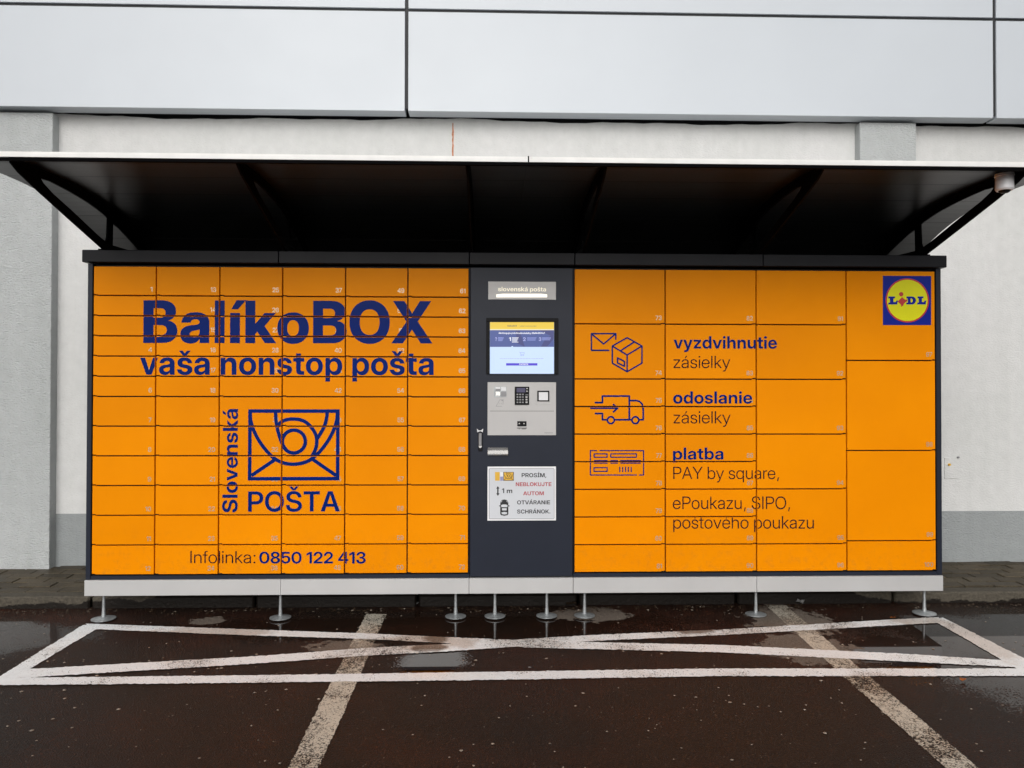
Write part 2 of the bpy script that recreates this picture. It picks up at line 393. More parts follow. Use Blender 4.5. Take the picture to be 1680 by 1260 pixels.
def sheet(name, polys, mat, lift, label=None):
    """painted strips: polygons given as ground (x,y) outlines, with slightly ragged edges"""
    vv, ff = [], []
    rnd = random.Random(3)
    for k, (a, b) in enumerate(polys):      # a, b: two matching edge polylines
        n = 0
        for (p, q) in zip(a, b):
            n += 1
        # resample
        def res(pl, m):
            seg = [math.dist(pl[i], pl[i+1]) for i in range(len(pl)-1)]; tot = sum(seg); out = []
            for j in range(m+1):
                t = tot*j/m; i = 0
                while i < len(seg)-1 and t > seg[i]: t -= seg[i]; i += 1
                f = min(1, t/seg[i]); out.append((pl[i][0]+(pl[i+1][0]-pl[i][0])*f, pl[i][1]+(pl[i+1][1]-pl[i][1])*f))
            return out
        tot = max(sum(math.dist(a[i], a[i+1]) for i in range(len(a)-1)), sum(math.dist(b[i], b[i+1]) for i in range(len(b)-1)))
        m = max(4, int(tot/.012)); A, B = res(a, m), res(b, m); base = len(vv)
        for (p, q) in zip(A, B):
            d = Vector((p[0]-q[0], p[1]-q[1])); d.normalize(); j1, j2 = rnd.gauss(0, .0022), rnd.gauss(0, .0022)
            for (x, y) in ((p[0]+d.x*j1, p[1]+d.y*j1), (q[0]-d.x*j2, q[1]-d.y*j2)):
                vv.append((x, y, G0+GS*y+lift+k*.0003))
        for j in range(m): ff.append((base+2*j, base+2*j+1, base+2*j+3, base+2*j+2))
    o = mesh_obj(name, vv, ff, mat, at=(vv[0][0], vv[0][1], vv[0][2]))
    tag(o, label, kind='structure')
    return o
g = on_ground
sheet('old_parking_line', [([g(601, 1007), g(520, 1165), g(473, 1260), g(420, 1370)], [g(634, 1008), g(566, 1165), g(522, 1260), g(478, 1370)])], 'paint_old', .0012)
sheet('old_parking_line', [([g(1256, 993), g(1382, 1108), g(1549, 1257.6), g(1690, 1385)], [g(1289, 993), g(1427, 1110), g(1602.6, 1257.6), g(1765, 1385)])], 'paint_old', .0012)
sheet('crossed_box_marking', [
    ([g(136, 1026), g(71, 1066), g(-24, 1125)], [g(170, 1026), g(102, 1066), g(23, 1113.5)]),                     # left side
    ([g(1547, 1013.7), g(1613, 1047), g(1738, 1109.5)], [g(1528, 1017), g(1585, 1049), g(1680, 1104.5)]),          # right side
    ([g(-6, 1113), g(400, 1108.8), g(760, 1103.7), g(1180, 1097.5), g(1708, 1097.5)], [g(-24, 1125.2), g(400, 1121), g(760, 1117), g(1180, 1110), g(1738, 1109.8)]),
    ([g(140, 1023.8), g(420, 1033.7), g(600, 1040), g(760, 1047.2), g(880, 1052.5), g(1180, 1058.8), g(1480, 1073.2), g(1690, 1087)],
     [g(150, 1032.8), g(420, 1043.5), g(600, 1049), g(760, 1057.5), g(880, 1063.5), g(1180, 1071), g(1480, 1086), g(1700, 1097)]),
    ([g(20, 1100), g(200, 1090), g(420, 1077.5), g(600, 1064), g(760, 1056), g(860, 1049.5), g(975, 1042.5), g(1180, 1034), g(1435, 1018.8), g(1540, 1013.2)],
     [g(20, 1114), g(200, 1103), g(420, 1089.5), g(600, 1076.5), g(760, 1068), g(860, 1060.5), g(975, 1052.5), g(1180, 1043), g(1435, 1028.5), g(1540, 1022.5)]),
], 'paint_new', .0022)

# kerb stones
kerb = link('kerb', None, None, (2.4, KERB_Y, ground_z(KERB_Y))); tag(kerb, kind='structure')
KT = -.193
bm = bmesh.new(); add_box(bm, 0, .985, 0, .12, -.12, .073, .010)
kme = bpy.data.meshes.new('kerb_stone'); bmesh.ops.recalc_face_normals(bm, faces=bm.faces); bm.to_mesh(kme); bm.free(); kme.materials.append(MAT['kerb'])
x = -6.02 - .11
while x < 11:
    o = link('kerb_stone', kme, kerb, (x, KERB_Y+random.uniform(-.004, .004), KT-.073+random.uniform(-.003, .003))); x += 1.0
    o.rotation_euler.z = random.uniform(-.004, .004)
# pavement: bed plus laid stones
WALL_Y = 1.0
def pave_z(y): return KT-.001 + (y-KERB_Y)*.046
bed = mesh_obj('pavement', [(-30, KERB_Y+.12, pave_z(.39)-.012), (32, KERB_Y+.12, pave_z(.39)-.012), (32, WALL_Y+.06, pave_z(WALL_Y+.06)-.012), (-30, WALL_Y+.06, pave_z(WALL_Y+.06)-.012),
                            (-30, KERB_Y+.12, -.32), (32, KERB_Y+.12, -.32)], [(0, 1, 2, 3), (4, 5, 1, 0)], 'sand', at=(2.4, .7, -.2))
tag(bed, kind='structure')
bm = bmesh.new(); add_box(bm, 0, .196, 0, .096, -.03, 0, .004)
pme = bpy.data.meshes.new('paving_stone'); bmesh.ops.recalc_face_normals(bm, faces=bm.faces); bm.to_mesh(pme); bm.free(); pme.materials.append(MAT['paver'])
rest = bmesh.new()
row = 0; y = KERB_Y+.123
while y < WALL_Y-.02:
    x = -3.2 + (row % 2)*.1
    while x < 8.2:
        px_vis = (x < .15 and x > -1.9) or (x > 4.75 and x < 6.9)
        z = pave_z(y)+random.uniform(-.003, .003)
        if px_vis:
            o = link('paving_stone', pme, bed, (x, y, z)); o.rotation_euler = (random.uniform(-.02, .02)+.046, random.uniform(-.015, .015), random.uniform(-.006, .006))
        else: add_box(rest, x, x+.196, y, y+.096, z-.03, z, .004)
        x += .2
    y += .1; row += 1
ro = bm_obj('far_paving_stones', rest, 'paver', bed, (2.4, .7, -.2)); tag(ro, kind='stuff')
# ------------------------------------------------------------------ the building behind
bld = link('shop_building', None, None, (2.4, WALL_Y, -.15))
tag(bld, 'pale plastered shop building with wide cladding panels behind the orange parcel locker', 'building')
# plaster wall with an uneven upper edge below the cladding
xs = np.arange(-9, 14.01, .06); rw = random.Random(5); ph = [rw.uniform(0, 6) for _ in range(4)]
def top(x): return 3.019 + .008*math.sin(x*2.1+ph[0]) + .006*math.sin(x*4.7+ph[1]) + .003*math.sin(x*13+ph[2]) + .002*math.sin(x*31+ph[3])
vv = [(x, WALL_Y, -.3) for x in xs]+[(x, WALL_Y, top(x)) for x in xs]+[(x, WALL_Y+.05, top(x)) for x in xs]
n = len(xs); ff = [(i, i+1, n+i+1, n+i) for i in range(n-1)]+[(n+i, n+i+1, 2*n+i+1, 2*n+i) for i in range(n-1)]
mesh_obj('plaster_wall', vv, ff, 'plaster', bld, at=(2.4, WALL_Y, 0))
box('wall_core', -9, 14, WALL_Y+.06, WALL_Y+8, -.3, 6.4, 'joint', bld)
bx0 = on_y(92, 843, WALL_Y)
box('wall_base_band', -9, 14, WALL_Y-.003, WALL_Y+.04, -.29, (bx0[1]+on_y(1600, 838, WALL_Y)[1])/2, 'plaster_base', bld, .001)
PY = WALL_Y-.08
xl = on_y(84, 500, PY)[0]; xr0, xr1 = on_y(1411, 230, PY)[0], on_y(1503, 230, PY)[0]
box('pilaster', xl-.95, xl, PY, WALL_Y+.02, -.29, 3.012, 'plaster_grey', bld, .003)
box('pilaster', xr0, xr1, PY, WALL_Y+.02, -.29, 3.012, 'plaster_grey', bld, .003)
# cladding: big pale panels with dark open joints
CY = WALL_Y-.15; z0 = 3.03
jx = on_y(667, 100, CY)[0]; jx2 = on_y(1632, 100, CY)[0]; pw = jx2-jx
ph_ = on_y(0, 3, CY)[1]-z0
box('joint_backing', -9, 14, CY+.014, CY+.02, z0+.02, z0+ph_*4.4, 'joint', bld, 0)
me_c = None
for r in range(4):
    for k in range(-2, 3):
        x = jx+k*pw
        if me_c is None:
            me_c = box('cladding_panel', x+.012, x+pw-.012, CY, CY+.12, z0+r*ph_, z0+(r+1)*ph_-.022, 'clad', bld, .002)
        else:
            o = me_c.copy(); COL.objects.link(o); o.parent = bld
            WPOS[o] = Vector((x+pw/2, CY, z0+r*ph_)); o.location = WPOS[o]-WPOS[bld]
# drip edge below the panels and the vertical sealant joint
rr = random.Random(9); sx_ = on_y(743, 230, WALL_Y)[0]
vv = []; zz = np.linspace(2.2, 3.0, 40)
for z in zz:
    w = .0035 + (.004 if .55 < (z-2.2)/.8 < .95 else 0)*rr.random(); c = sx_+rr.uniform(-.0012, .0012)
    vv += [(c-w, WALL_Y-.003, z), (c+w, WALL_Y-.003, z)]
mesh_obj('sealant_joint', vv, [(2*i, 2*i+1, 2*i+3, 2*i+2) for i in range(39)], 'rust', bld)
# small wall plate with two studs on the right
a0 = on_y(1549, 751, WALL_Y); a1 = on_y(1573, 785, WALL_Y)
wp = box('wall_plate', a0[0], a1[0], WALL_Y-.006, WALL_Y+.01, a1[1], a0[1], 'plaster', bld, .001)
s = on_y(1556, 762, WALL_Y); lathe('plate_stud', [(.009, -.014), (.009, 0)], (s[0], WALL_Y-.004, s[1]), 'ink_yellow', wp, 'y', 12)
s = on_y(1571, 750, WALL_Y); lathe('plate_stud', [(.007, -.012), (.007, 0)], (s[0], WALL_Y-.004, s[1]), 'key', wp, 'y', 12)

# ------------------------------------------------------------------ the parcel locker
W, H = 4.983, 1.797
lock = link('parcel_locker', None, None, (W/2, .35, -.28))
tag(lock, 'long orange self-service parcel locker with a dark canopy roof standing on thin metal feet', 'parcel locker')
BX0, BX1, BB = -.031, W+.034, .80
box('cabinet_back', BX0+.004, BX1-.004, .030, BB, -.024, 1.808, 'dark_trim', lock, .002)
box('side_frame', BX0, -.003, -.002, BB+.002, -.026, 1.812, 'anthracite', lock, .002)
box('side_frame', W+.003, BX1, -.002, BB+.002, -.026, 1.812, 'anthracite', lock, .002)
TX0, TX1 = on_y(771.5, 700)[0], on_y(939.5, 700)[0]
box('bottom_rail', -.0025, TX0-.004, .001, .03, -.026, -.0045, 'anthracite', lock, .001)
box('bottom_rail', TX1+.004, W+.0025, .001, .03, -.026, -.0045, 'anthracite', lock, .001)
# cap: five folded lengths
seams = [-.052, on_y(457, 425, -.03)[0], on_y(770, 425, -.03)[0], on_y(943, 430, -.03)[0], on_y(1252, 430, -.03)[0], W+.055]
for a, b in zip(seams, seams[1:]):
    box('cap_profile', a+.0012, b-.0012, -.032, BB+.03, 1.814, 1.885, 'dark_trim', lock, .003)
# plinth
ps = [BX0-.002, on_y(461, 965)[0], on_y(769.5, 965)[0], on_y(940, 965)[0], on_y(1240.5, 965)[0], BX1-.0]
for a, b in zip(ps, ps[1:]):
    g_ = .0012 if a in (ps[2], ps[3]) else .0005
    box('plinth_panel', a+g_, b-g_, -.012, BB-.02, -.118, -.0275, 'plinth', lock, .0015)
# feet: threaded rod, cone and round pad
def add_nut(x, y, t):
    lathe('lock_nut', [(.015, -.131), (.015, -.1185)], (x, y, 0), 'galv', t, seg=6, smooth_=False)
def foot(px, py, y, squash=1.0, x=None):
    if x is None: x, _ = on_y(px, py, y)
    zg = ground_z(y) if y < KERB_Y else pave_z(y)
    t = lathe('foot', [(.0075, zg+.045+.0), (.0075, -.118)], (x, y, 0), 'galv', lock)
    c = lathe('foot_cone', [(.013, zg+.010), (.0095, zg+.055), (.0078, zg+.14)], (x, y, 0), 'galv', t)
    add_nut(x, y, t)
    lathe('foot_pad', [(.050*squash, zg+.001), (.062*squash, zg+.005), (.062*squash, zg+.009), (.030, zg+.015), (.013, zg+.019)], (x, y, 0), 'galv', t, seg=36, sx=1.0)
for px, py in ((170, 1016), (460, 1014), (747.5, 1013), (812, 1013), (897, 1012), (959, 1011), (1240, 1006), (1516.5, 1006)):
    foot(px, py, .055, 1.08 if px in (170, 1516.5) else 1.0)
for x in (.10, 1.10, 2.15, 2.90, 3.90, 4.88): foot(0, 0, .70, 1.0, x)

# ---- doors
cL = [0]+[on_y((a+b)/2, 700)[0] for a, b in ((256.5, 253), (360.5, 358), (463.5, 461.5), (567, 565), (669, 668))]+[on_y(769, 700)[0]]
cR = [on_y(942, 700)[0], on_y(1091.5, 700)[0], on_y(1241, 700)[0], on_y(1389, 700)[0], W]
GAP = .0074
u = H/(1.467*7+5)
hL = [1.467]+[1]*5+[1.467]*6
rowsL = [H]
for h in hL: rowsL.append(rowsL[-1]-h*u)
uR = H/11.0
def rows(hs):
    r = [H]
    for h in hs: r.append(r[-1]-h*uR)
    return r
DOORS = []     # number, x0,x1,z0,z1, hinge side
num = 1
for c in range(6):
    for r in range(12):
        DOORS.append((num, cL[c], cL[c+1], rowsL[r+1], rowsL[r], -1)); num += 1
for c, hs in enumerate(([2, 2]+[1]*7, [2, 2]+[1]*7, [2, 2, 2, 2, 2, 1], [3.3, 3.3, 3.3, 1.1])):
    rr_ = rows(hs)
    for r in range(len(hs)):
        DOORS.append((num, cR[c], cR[c+1], rr_[r+1], rr_[r], 1)); num += 1
door_mesh = {}
def make_door_mesh(w, h, side, top_row, bottom_row):
    k = (round(w, 3), round(h, 3), side, top_row)
    if k in door_mesh: return door_mesh[k]
    g_ = GAP/2; b = .0014
    x0, x1, zb, zt = g_, w-g_, g_, h-g_
    tab = .0036 if not top_row else 0; nt_ = .0036
    if side < 0:
        outl = [(x0, zb+nt_), (x0+.018, zb+nt_), (x0+.022, zb), (x1, zb), (x1, zt), (x0+.021, zt), (x0+.017, zt+tab), (x0, zt+tab)]
    else:
        outl = [(x0, zb), (x1-.022, zb), (x1-.018, zb+nt_), (x1, zb+nt_), (x1, zt+tab), (x1-.017, zt+tab), (x1-.021, zt), (x0, zt)]
    if not tab: outl = [p for i, p in enumerate(outl) if not (side < 0 and i in (5, 6)) and not (side > 0 and i in (5, 6))]
    bm = bmesh.new(); cx_, cz_ = w/2, h/2
    inn = [(x+(b if x < cx_ else -b), z+(b if z < cz_ else -b)) for x, z in outl]
    A = [bm.verts.new((x, 0, z)) for x, z in inn]; B = [bm.verts.new((x, b, z)) for x, z in outl]; C_ = [bm.verts.new((x, .020, z)) for x, z in outl]
    bm.faces.new(A)
    m = len(outl)
    for P_, Q_ in ((A, B), (B, C_)):
        for i in range(m): bm.faces.new((P_[i], Q_[i], Q_[(i+1) % m], P_[(i+1) % m]))
    bm.faces.new(C_[::-1])
    bmesh.ops.recalc_face_normals(bm, faces=bm.faces)
    me = bpy.data.meshes.new('locker_door'); bm.to_mesh(me); bm.free(); me.materials.append(MAT['orange'])
    door_mesh[k] = me; return me
door_obj = {}
rd = random.Random(11)
for (n_, x0, x1, z0_, z1_, side) in DOORS:
    me = make_door_mesh(x1-x0, z1_-z0_, side, z1_ > H-.001, z0_ < .001)
    o = link('locker_door', me, lock, (x0, rd.uniform(-.0006, .0006), z0_))
    o.rotation_euler = (rd.uniform(-.0016, .0016), 0, rd.uniform(-.0014, .0014))
    door_obj[n_] = o

# ------------------------------------------------------------------ lettering
GLYPHS = {
'HB': '663;48 0 0 745 310 0 32 -1 30 -3 28 -5 26 -6 24 -9 21 -10 20 -12 17 -14 15 -14 13 -16 11 -18 8 -19 6 -19 3 -21 1 -22 -1 -21 -3 -20 -5 -18 -8 -18 -9 -16 -11 -15 -13 -13 -15 -12 -16 -10 -18 -9 -19 -7 -20 -6 0 -1 23 -3 21 -5 21 -8 19 -10 14 -9 13 -11 12 -13 11 -14 9 -15 9 -20 7 -22 4 -24 2 -25 -1 -25 -4 -23 -6 -21 -9 -21 -10 -20 -14 -18 -15 -16 -18 -15 -20 -14 -22 -11 -24 -10 -26 -7 -28 -6 -30 -3 -33 -1;223 138 128 0 23 1 21 4 18 8 15 10 12 12 9 15 5 17 2 19 -3 25 -10 21 -9 13 -12 10 -14 8 -17 6 -18 3 -21 2 -129 0;223 442 118 0 27 3 23 7 12 8 11 10 9 11 8 20 3 24 -3 23 -8 20 -14 17 -14 10 -15 7 -18 4 -21 1 -118 0',
'HO': '765;382 -12 -39 2 -38 5 -36 9 -35 13 -33 17 -31 20 -29 23 -25 26 -23 30 -20 32 -17 36 -13 39 -9 41 -6 44 -2 47 2 47 6 45 9 41 13 39 17 36 20 33 23 29 25 27 29 23 31 19 33 17 35 13 36 9 38 5 39 2 40 -2 38 -5 36 -9 35 -13 33 -17 31 -19 28 -23 26 -27 22 -29 21 -33 17 -36 13 -39 9 -41 6 -45 2 -47 -2 -47 -6 -44 -9 -42 -13 -38 -17 -36 -21 -33 -22 -29 -26 -27 -28 -23 -31 -19 -33 -17 -35 -13 -36 -9 -38 -5;382 145 26 2 24 5 23 8 20 12 15 11 14 14 12 16 11 17 9 19 8 22 6 22 4 25 3 26 1 28 -1 28 -3 26 -4 25 -6 23 -8 21 -9 20 -11 17 -12 16 -14 14 -15 11 -20 12 -23 8 -24 5 -26 2 -25 -2 -24 -5 -23 -8 -20 -12 -15 -11 -14 -14 -12 -16 -11 -17 -9 -20 -8 -21 -6 -23 -4 -25 -3 -26 -1 -28 1 -28 3 -26 4 -25 6 -22 8 -22 9 -19 11 -17 12 -16 14 -14 15 -11 20 -12 23 -8 24 -5',
'HX': '735;3 0 314 446 0 -134 -287 433 203 0 71 -112 11 -17 10 -16 10 -17 10 -17 10 -16 10 -17 10 -16 10 -17 9 -16 -49 0 10 16 10 17 10 16 10 17 10 16 10 17 10 17 11 16 10 17 73 112 198 0 -280 -423 0 126 305 -448 -208 0 -93 143 -9 14 -8 13 -9 13 -8 13 -9 14 -8 13 -8 13 -9 13 -8 13 25 0 -8 -13 -8 -13 -9 -13 -8 -13 -9 -14 -8 -13 -9 -13 -9 -13 -9 -14 -97 -143',
'Ha': '581;210 -9 -26 1 -24 3 -23 6 -21 7 -19 10 -17 12 -15 14 -13 16 -10 19 -8 20 -4 23 -1 25 1 22 3 20 5 17 7 16 8 15 11 13 12 11 13 11 15 8 15 8 17 7 18 5 19 5 20 3 20 3 20 3 30 2 25 3 21 3 25 6 16 8 9 10 3 15 0 2 -2 15 -7 13 -10 10 -15 8 -18 5 -21 2 -22 -2 -19 -5 -16 -9 -12 -12 -8 -14 -4 -17 -160 0 3 22 4 21 7 20 9 18 10 17 13 16 15 14 16 12 19 11 21 10 22 8 24 6 26 4 28 3 30 1 28 -1 26 -3 25 -3 23 -6 21 -7 20 -8 18 -10 16 -11 14 -12 12 -14 11 -15 9 -17 6 -17 5 -19 3 -20 1 -21 0 -356 -168 0 0 74 -2 0 -11 -18 -13 -15 -13 -14 -16 -11 -16 -9 -18 -7 -21 -5 -22 -3;262 104 18 1 18 4 16 5 14 9 12 10 11 12 10 21 3 24 0 48 -8 -3 -8 -3 -10 -3 -12 -2 -12 -3 -14 -3 -14 -2 -16 -3 -21 -4 -19 -7 -16 -9 -12 -11 -8 -13 -2 -17 2 -15 6 -12 11 -11 14 -7 17 -5',
'Hk': '581;203 137 0 203 19 0 161 188 198 0 -232 -272 -45 0;48 0 0 745 172 0 0 -745;391 0 -147 218 112 121 234 -339',
'Hl': '268;220 745 0 -745 -172 0 0 745',
'Ho': '608;304 -12 -32 1 -31 4 -29 7 -28 10 -25 12 -24 15 -22 17 -20 19 -17 22 -15 23 -13 26 -9 27 -7 29 -4 31 -2 33 2 32 4 31 7 29 9 28 13 25 15 24 17 21 20 20 22 17 24 15 25 12 28 10 29 7 31 4 32 1 32 -1 31 -4 29 -7 27 -10 26 -12 24 -15 22 -17 19 -20 17 -21 16 -24 12 -25 10 -28 7 -29 4 -31 1 -32 -1 -33 -4 -31 -7 -29 -10 -27 -12 -26 -16 -23 -17 -22 -19 -19 -22 -17 -24 -15 -26 -12 -27 -10 -29 -7 -31 -4;304 125 19 2 18 5 16 9 15 13 12 15 10 19 7 23 5 25 1 28 -1 28 -5 25 -7 23 -10 19 -12 15 -15 13 -16 9 -18 5 -19 2 -19 -2 -18 -5 -17 -9 -14 -13 -12 -15 -10 -19 -8 -23 -4 -25 -2 -28 2 -28 4 -26 8 -22 10 -19 12 -15 14 -13 17 -9 18 -5',
'Hí': '268;48 0 0 528 172 0 0 -528;66 592 94 159 163 0 -139 -159',
'B,': '275;41 -156 36 277 142 0 -75 -277',
'B.': '275;139 -9 -23 3 -20 8 -17 14 -14 18 -8 20 -3 22 3 22 8 20 14 18 17 14 20 8 23 3 22 -3 20 -8 18 -14 14 -18 8 -20 3 -22 -3 -22 -8 -20 -14 -18 -18 -14 -20 -8',
'B0': '666;333 -12 -37 2 -34 5 -32 10 -30 13 -28 17 -26 20 -23 24 -21 26 -18 30 -16 33 -13 35 -10 39 -8 41 -4 43 -2 46 2 46 4 44 8 41 10 38 13 36 16 33 18 30 21 26 23 24 26 20 28 17 30 13 32 9 34 6 37 2 36 -2 35 -5 32 -10 30 -13 28 -17 26 -20 23 -24 21 -26 18 -30 16 -33 13 -36 10 -38 7 -41 5 -44 1 -46 -1 -46 -5 -44 -7 -40 -10 -39 -13 -35 -16 -33 -18 -30 -21 -27 -23 -23 -26 -20 -28 -17 -30 -13 -32 -10 -35 -5;333 111 23 2 22 6 20 10 19 14 13 13 12 16 11 18 9 20 8 23 7 24 6 26 3 28 3 30 0 31 0 32 -3 30 -3 28 -6 26 -7 24 -8 22 -9 21 -11 18 -12 15 -13 14 -19 14 -20 10 -22 6 -23 2 -23 -2 -22 -6 -20 -10 -19 -14 -13 -14 -12 -15 -11 -18 -9 -21 -9 -22 -6 -24 -6 -26 -4 -28 -2 -30 -1 -32 1 -31 2 -30 4 -28 6 -26 6 -24 9 -23 9 -20 11 -18 12 -16 13 -13 19 -14 20 -10 22 -6',
'B1': '399;343 745 0 -745 -148 0 0 604 -175 -112 0 135 184 118',
'B2': '613;40 0 0 113 273 233 16 15 15 14 15 13 13 13 12 13 11 13 9 14 9 14 8 19 5 21 1 22 -1 23 -5 20 -8 19 -12 16 -13 14 -17 10 -19 8 -21 5 -24 2 -25 -2 -23 -6 -20 -10 -14 -9 -12 -12 -10 -13 -9 -15 -7 -17 -4 -19 -3 -20 -1 -22 -142 0 1 32 4 30 7 28 9 26 12 25 15 23 16 21 19 19 21 16 23 15 25 12 27 9 29 7 30 4 32 1 30 -1 29 -4 27 -5 26 -8 25 -11 22 -12 21 -14 19 -16 16 -18 15 -20 12 -22 10 -23 6 -24 4 -26 2 -28 -2 -25 -3 -25 -6 -23 -9 -22 -8 -17 -10 -17 -11 -16 -13 -17 -14 -16 -16 -16 -16 -17 -18 -17 -19 -17 -20 -18 -158 -137 0 -1 326 0 0 -124',
'B3': '635;319 -12 -36 1 -33 5 -32 7 -28 9 -27 13 -24 15 -21 17 -19 18 -17 21 -14 22 -12 24 -9 25 -6 26 -4 27 -1 28 147 0 1 -21 3 -19 5 -18 7 -16 9 -15 10 -13 13 -10 14 -10 22 -9 24 -5 27 -2 25 2 23 4 21 8 19 10 16 13 12 15 10 18 6 19 1 21 -2 21 -6 18 -10 17 -14 14 -17 13 -20 10 -17 5 -18 4 -20 3 -22 1 -66 0 0 112 66 0 26 1 23 4 21 7 18 9 15 11 13 14 9 15 5 17 2 19 -2 21 -5 19 -8 16 -12 15 -14 13 -16 10 -19 7 -21 4 -22 2 -24 -2 -21 -5 -20 -8 -17 -11 -14 -13 -11 -17 -9 -19 -5 -20 -2 -23 -145 0 2 26 4 26 6 24 9 23 12 22 14 20 17 19 18 16 21 15 23 14 25 10 27 9 28 6 30 4 32 1 29 -1 29 -3 27 -6 26 -7 24 -10 23 -11 21 -13 18 -15 17 -16 14 -18 12 -19 10 -21 7 -21 4 -23 1 -24 -1 -24 -5 -23 -8 -21 -11 -19 -14 -18 -17 -16 -19 -14 -20 -11 -23 -8 -24 -7 0 -1 20 -4 19 -5 18 -6 17 -8 15 -9 17 -14 16 -15 13 -16 10 -18 9 -19 6 -20 4 -21 1 -22 -1 -25 -5 -24 -7 -23 -10 -22 -13 -20 -16 -20 -18 -17 -20 -16 -22 -14 -24 -12 -27 -11 -28 -8 -29 -5 -31 -4',
'B4': '673;29 161 0 118 328 466 96 0 0 -147 -53 0 -223 -317 0 -1 466 0 0 -119;401 0 0 197 0 53 0 495 145 0 0 -745',
'B5': '615;307 -11 -31 1 -30 4 -28 6 -26 8 -25 11 -24 13 -21 15 -20 17 -17 18 -16 21 -13 22 -10 24 -8 25 -6 27 -3 28 146 0 3 -22 6 -21 10 -19 10 -13 11 -11 12 -10 14 -9 21 -9 22 -5 24 -2 25 2 22 6 21 10 13 10 13 11 10 13 9 15 9 22 6 24 2 26 -2 27 -5 24 -9 22 -9 15 -11 13 -12 12 -13 9 -20 10 -22 6 -24 2 -24 -1 -22 -4 -20 -6 -18 -9 -16 -12 -13 -13 -11 -15 -7 -18 -140 0 22 436 477 0 0 -124 -341 0 -13 -176 1 0 15 13 16 12 17 11 19 8 20 6 20 5 22 3 22 1 25 -2 24 -3 24 -6 22 -8 18 -8 16 -10 16 -10 15 -12 14 -13 13 -15 12 -15 10 -16 10 -17 8 -18 8 -23 6 -25 4 -25 1 -27 -1 -30 -4 -29 -7 -27 -10 -25 -12 -25 -15 -22 -17 -21 -20 -19 -21 -16 -24 -15 -25 -12 -28 -9 -29 -7 -31 -4',
'B6': '632;325 -12 -27 1 -26 3 -25 5 -24 7 -22 8 -21 11 -20 13 -18 14 -18 16 -15 18 -15 20 -13 21 -11 23 -10 24 -9 27 -7 28 -5 29 -4 31 -3 32 -1 34 1 37 3 34 3 34 6 31 7 31 8 29 10 27 12 25 13 24 14 22 16 21 17 18 19 16 20 14 22 13 23 10 24 8 26 5 28 4 28 1 29 -1 28 -3 26 -6 25 -8 23 -10 21 -12 20 -14 18 -15 17 -17 14 -18 12 -20 11 -21 8 -22 6 -24 3 -24 -143 0 -6 21 -8 19 -11 16 -15 14 -16 12 -19 8 -21 4 -23 2 -26 -2 -23 -5 -21 -9 -18 -13 -13 -13 -12 -14 -10 -16 -9 -18 -8 -20 -6 -22 -5 -23 -3 -24 -2 -26 -1 -27 1 0 10 13 11 13 11 11 13 11 19 12 20 9 21 8 23 6 24 3 25 1 29 -1 27 -4 25 -7 25 -9 23 -11 21 -14 20 -16 18 -18 15 -19 14 -22 12 -23 9 -24 6 -26 4 -27 2 -28 -2 -30 -4 -28 -7 -27 -10 -25 -13 -24 -15 -22 -17 -20 -20 -18 -21 -16 -24 -14 -26 -11 -27 -9 -28 -7 -30 -4;324 109 24 2 22 6 21 10 14 9 12 12 11 13 9 14 10 21 6 23 2 25 -2 24 -6 23 -9 21 -10 15 -10 12 -13 11 -13 10 -21 10 -22 6 -24 1 -18 -1 -17 -3 -16 -6 -15 -7 -14 -10 -13 -11 -11 -13 -9 -14 -8 -16 -5 -16 -4 -18 -1 -19 2 -24 6 -23 9 -21 10 -14 11 -13 12 -12 14 -9 21 -10 21 -6',
'B7': '563;74 0 312 616 0 1 -364 0 0 128 519 0 0 -127 -312 -618',
'B8': '629;314 -12 -33 1 -31 3 -29 6 -28 7 -27 10 -24 11 -22 14 -20 14 -18 17 -15 18 -13 20 -10 21 -7 22 -4 24 -2 24 2 25 4 23 7 22 10 21 10 15 11 14 13 13 14 12 15 10 17 10 18 8 19 6 20 5 20 4 0 -1 -27 6 -25 8 -22 11 -20 14 -18 16 -16 19 -11 21 -9 22 -5 25 -2 26 2 23 4 22 6 21 9 20 12 19 14 17 17 16 18 14 20 13 22 11 24 10 26 7 26 5 29 3 29 1 30 -1 29 -3 27 -5 25 -7 24 -9 22 -11 20 -13 19 -14 16 -16 14 -17 11 -19 9 -20 7 -21 4 -23 1 -23 -2 -26 -5 -25 -8 -22 -12 -21 -15 -18 -18 -17 -20 -13 -23 -12 -24 -8 -28 -6 0 1 21 -4 20 -5 19 -6 18 -8 17 -10 15 -10 14 -12 13 -13 11 -14 10 -16 10 -20 7 -22 4 -23 1 -25 -1 -24 -4 -24 -7 -22 -10 -21 -13 -20 -16 -18 -17 -17 -20 -14 -22 -14 -25 -11 -26 -10 -28 -7 -30 -6 -31 -3;314 100 25 1 22 5 21 8 18 10 15 13 12 16 9 17 5 20 2 21 -2 21 -5 20 -9 18 -13 16 -15 14 -18 11 -20 8 -23 5 -24 1 -24 -1 -22 -5 -20 -8 -18 -11 -15 -14 -13 -16 -9 -18 -6 -20 -2 -21 2 -21 6 -20 9 -17 12 -16 15 -13 18 -10 20 -8 23 -5;314 439 22 2 19 4 18 7 15 10 13 12 10 14 8 16 5 18 1 19 -1 20 -5 18 -8 16 -10 14 -13 11 -15 10 -18 7 -19 4 -22 2 -21 -2 -20 -4 -17 -7 -15 -10 -13 -11 -11 -14 -8 -16 -4 -18 -2 -20 2 -19 4 -18 8 -16 11 -14 13 -12 15 -10 18 -7 19 -4',
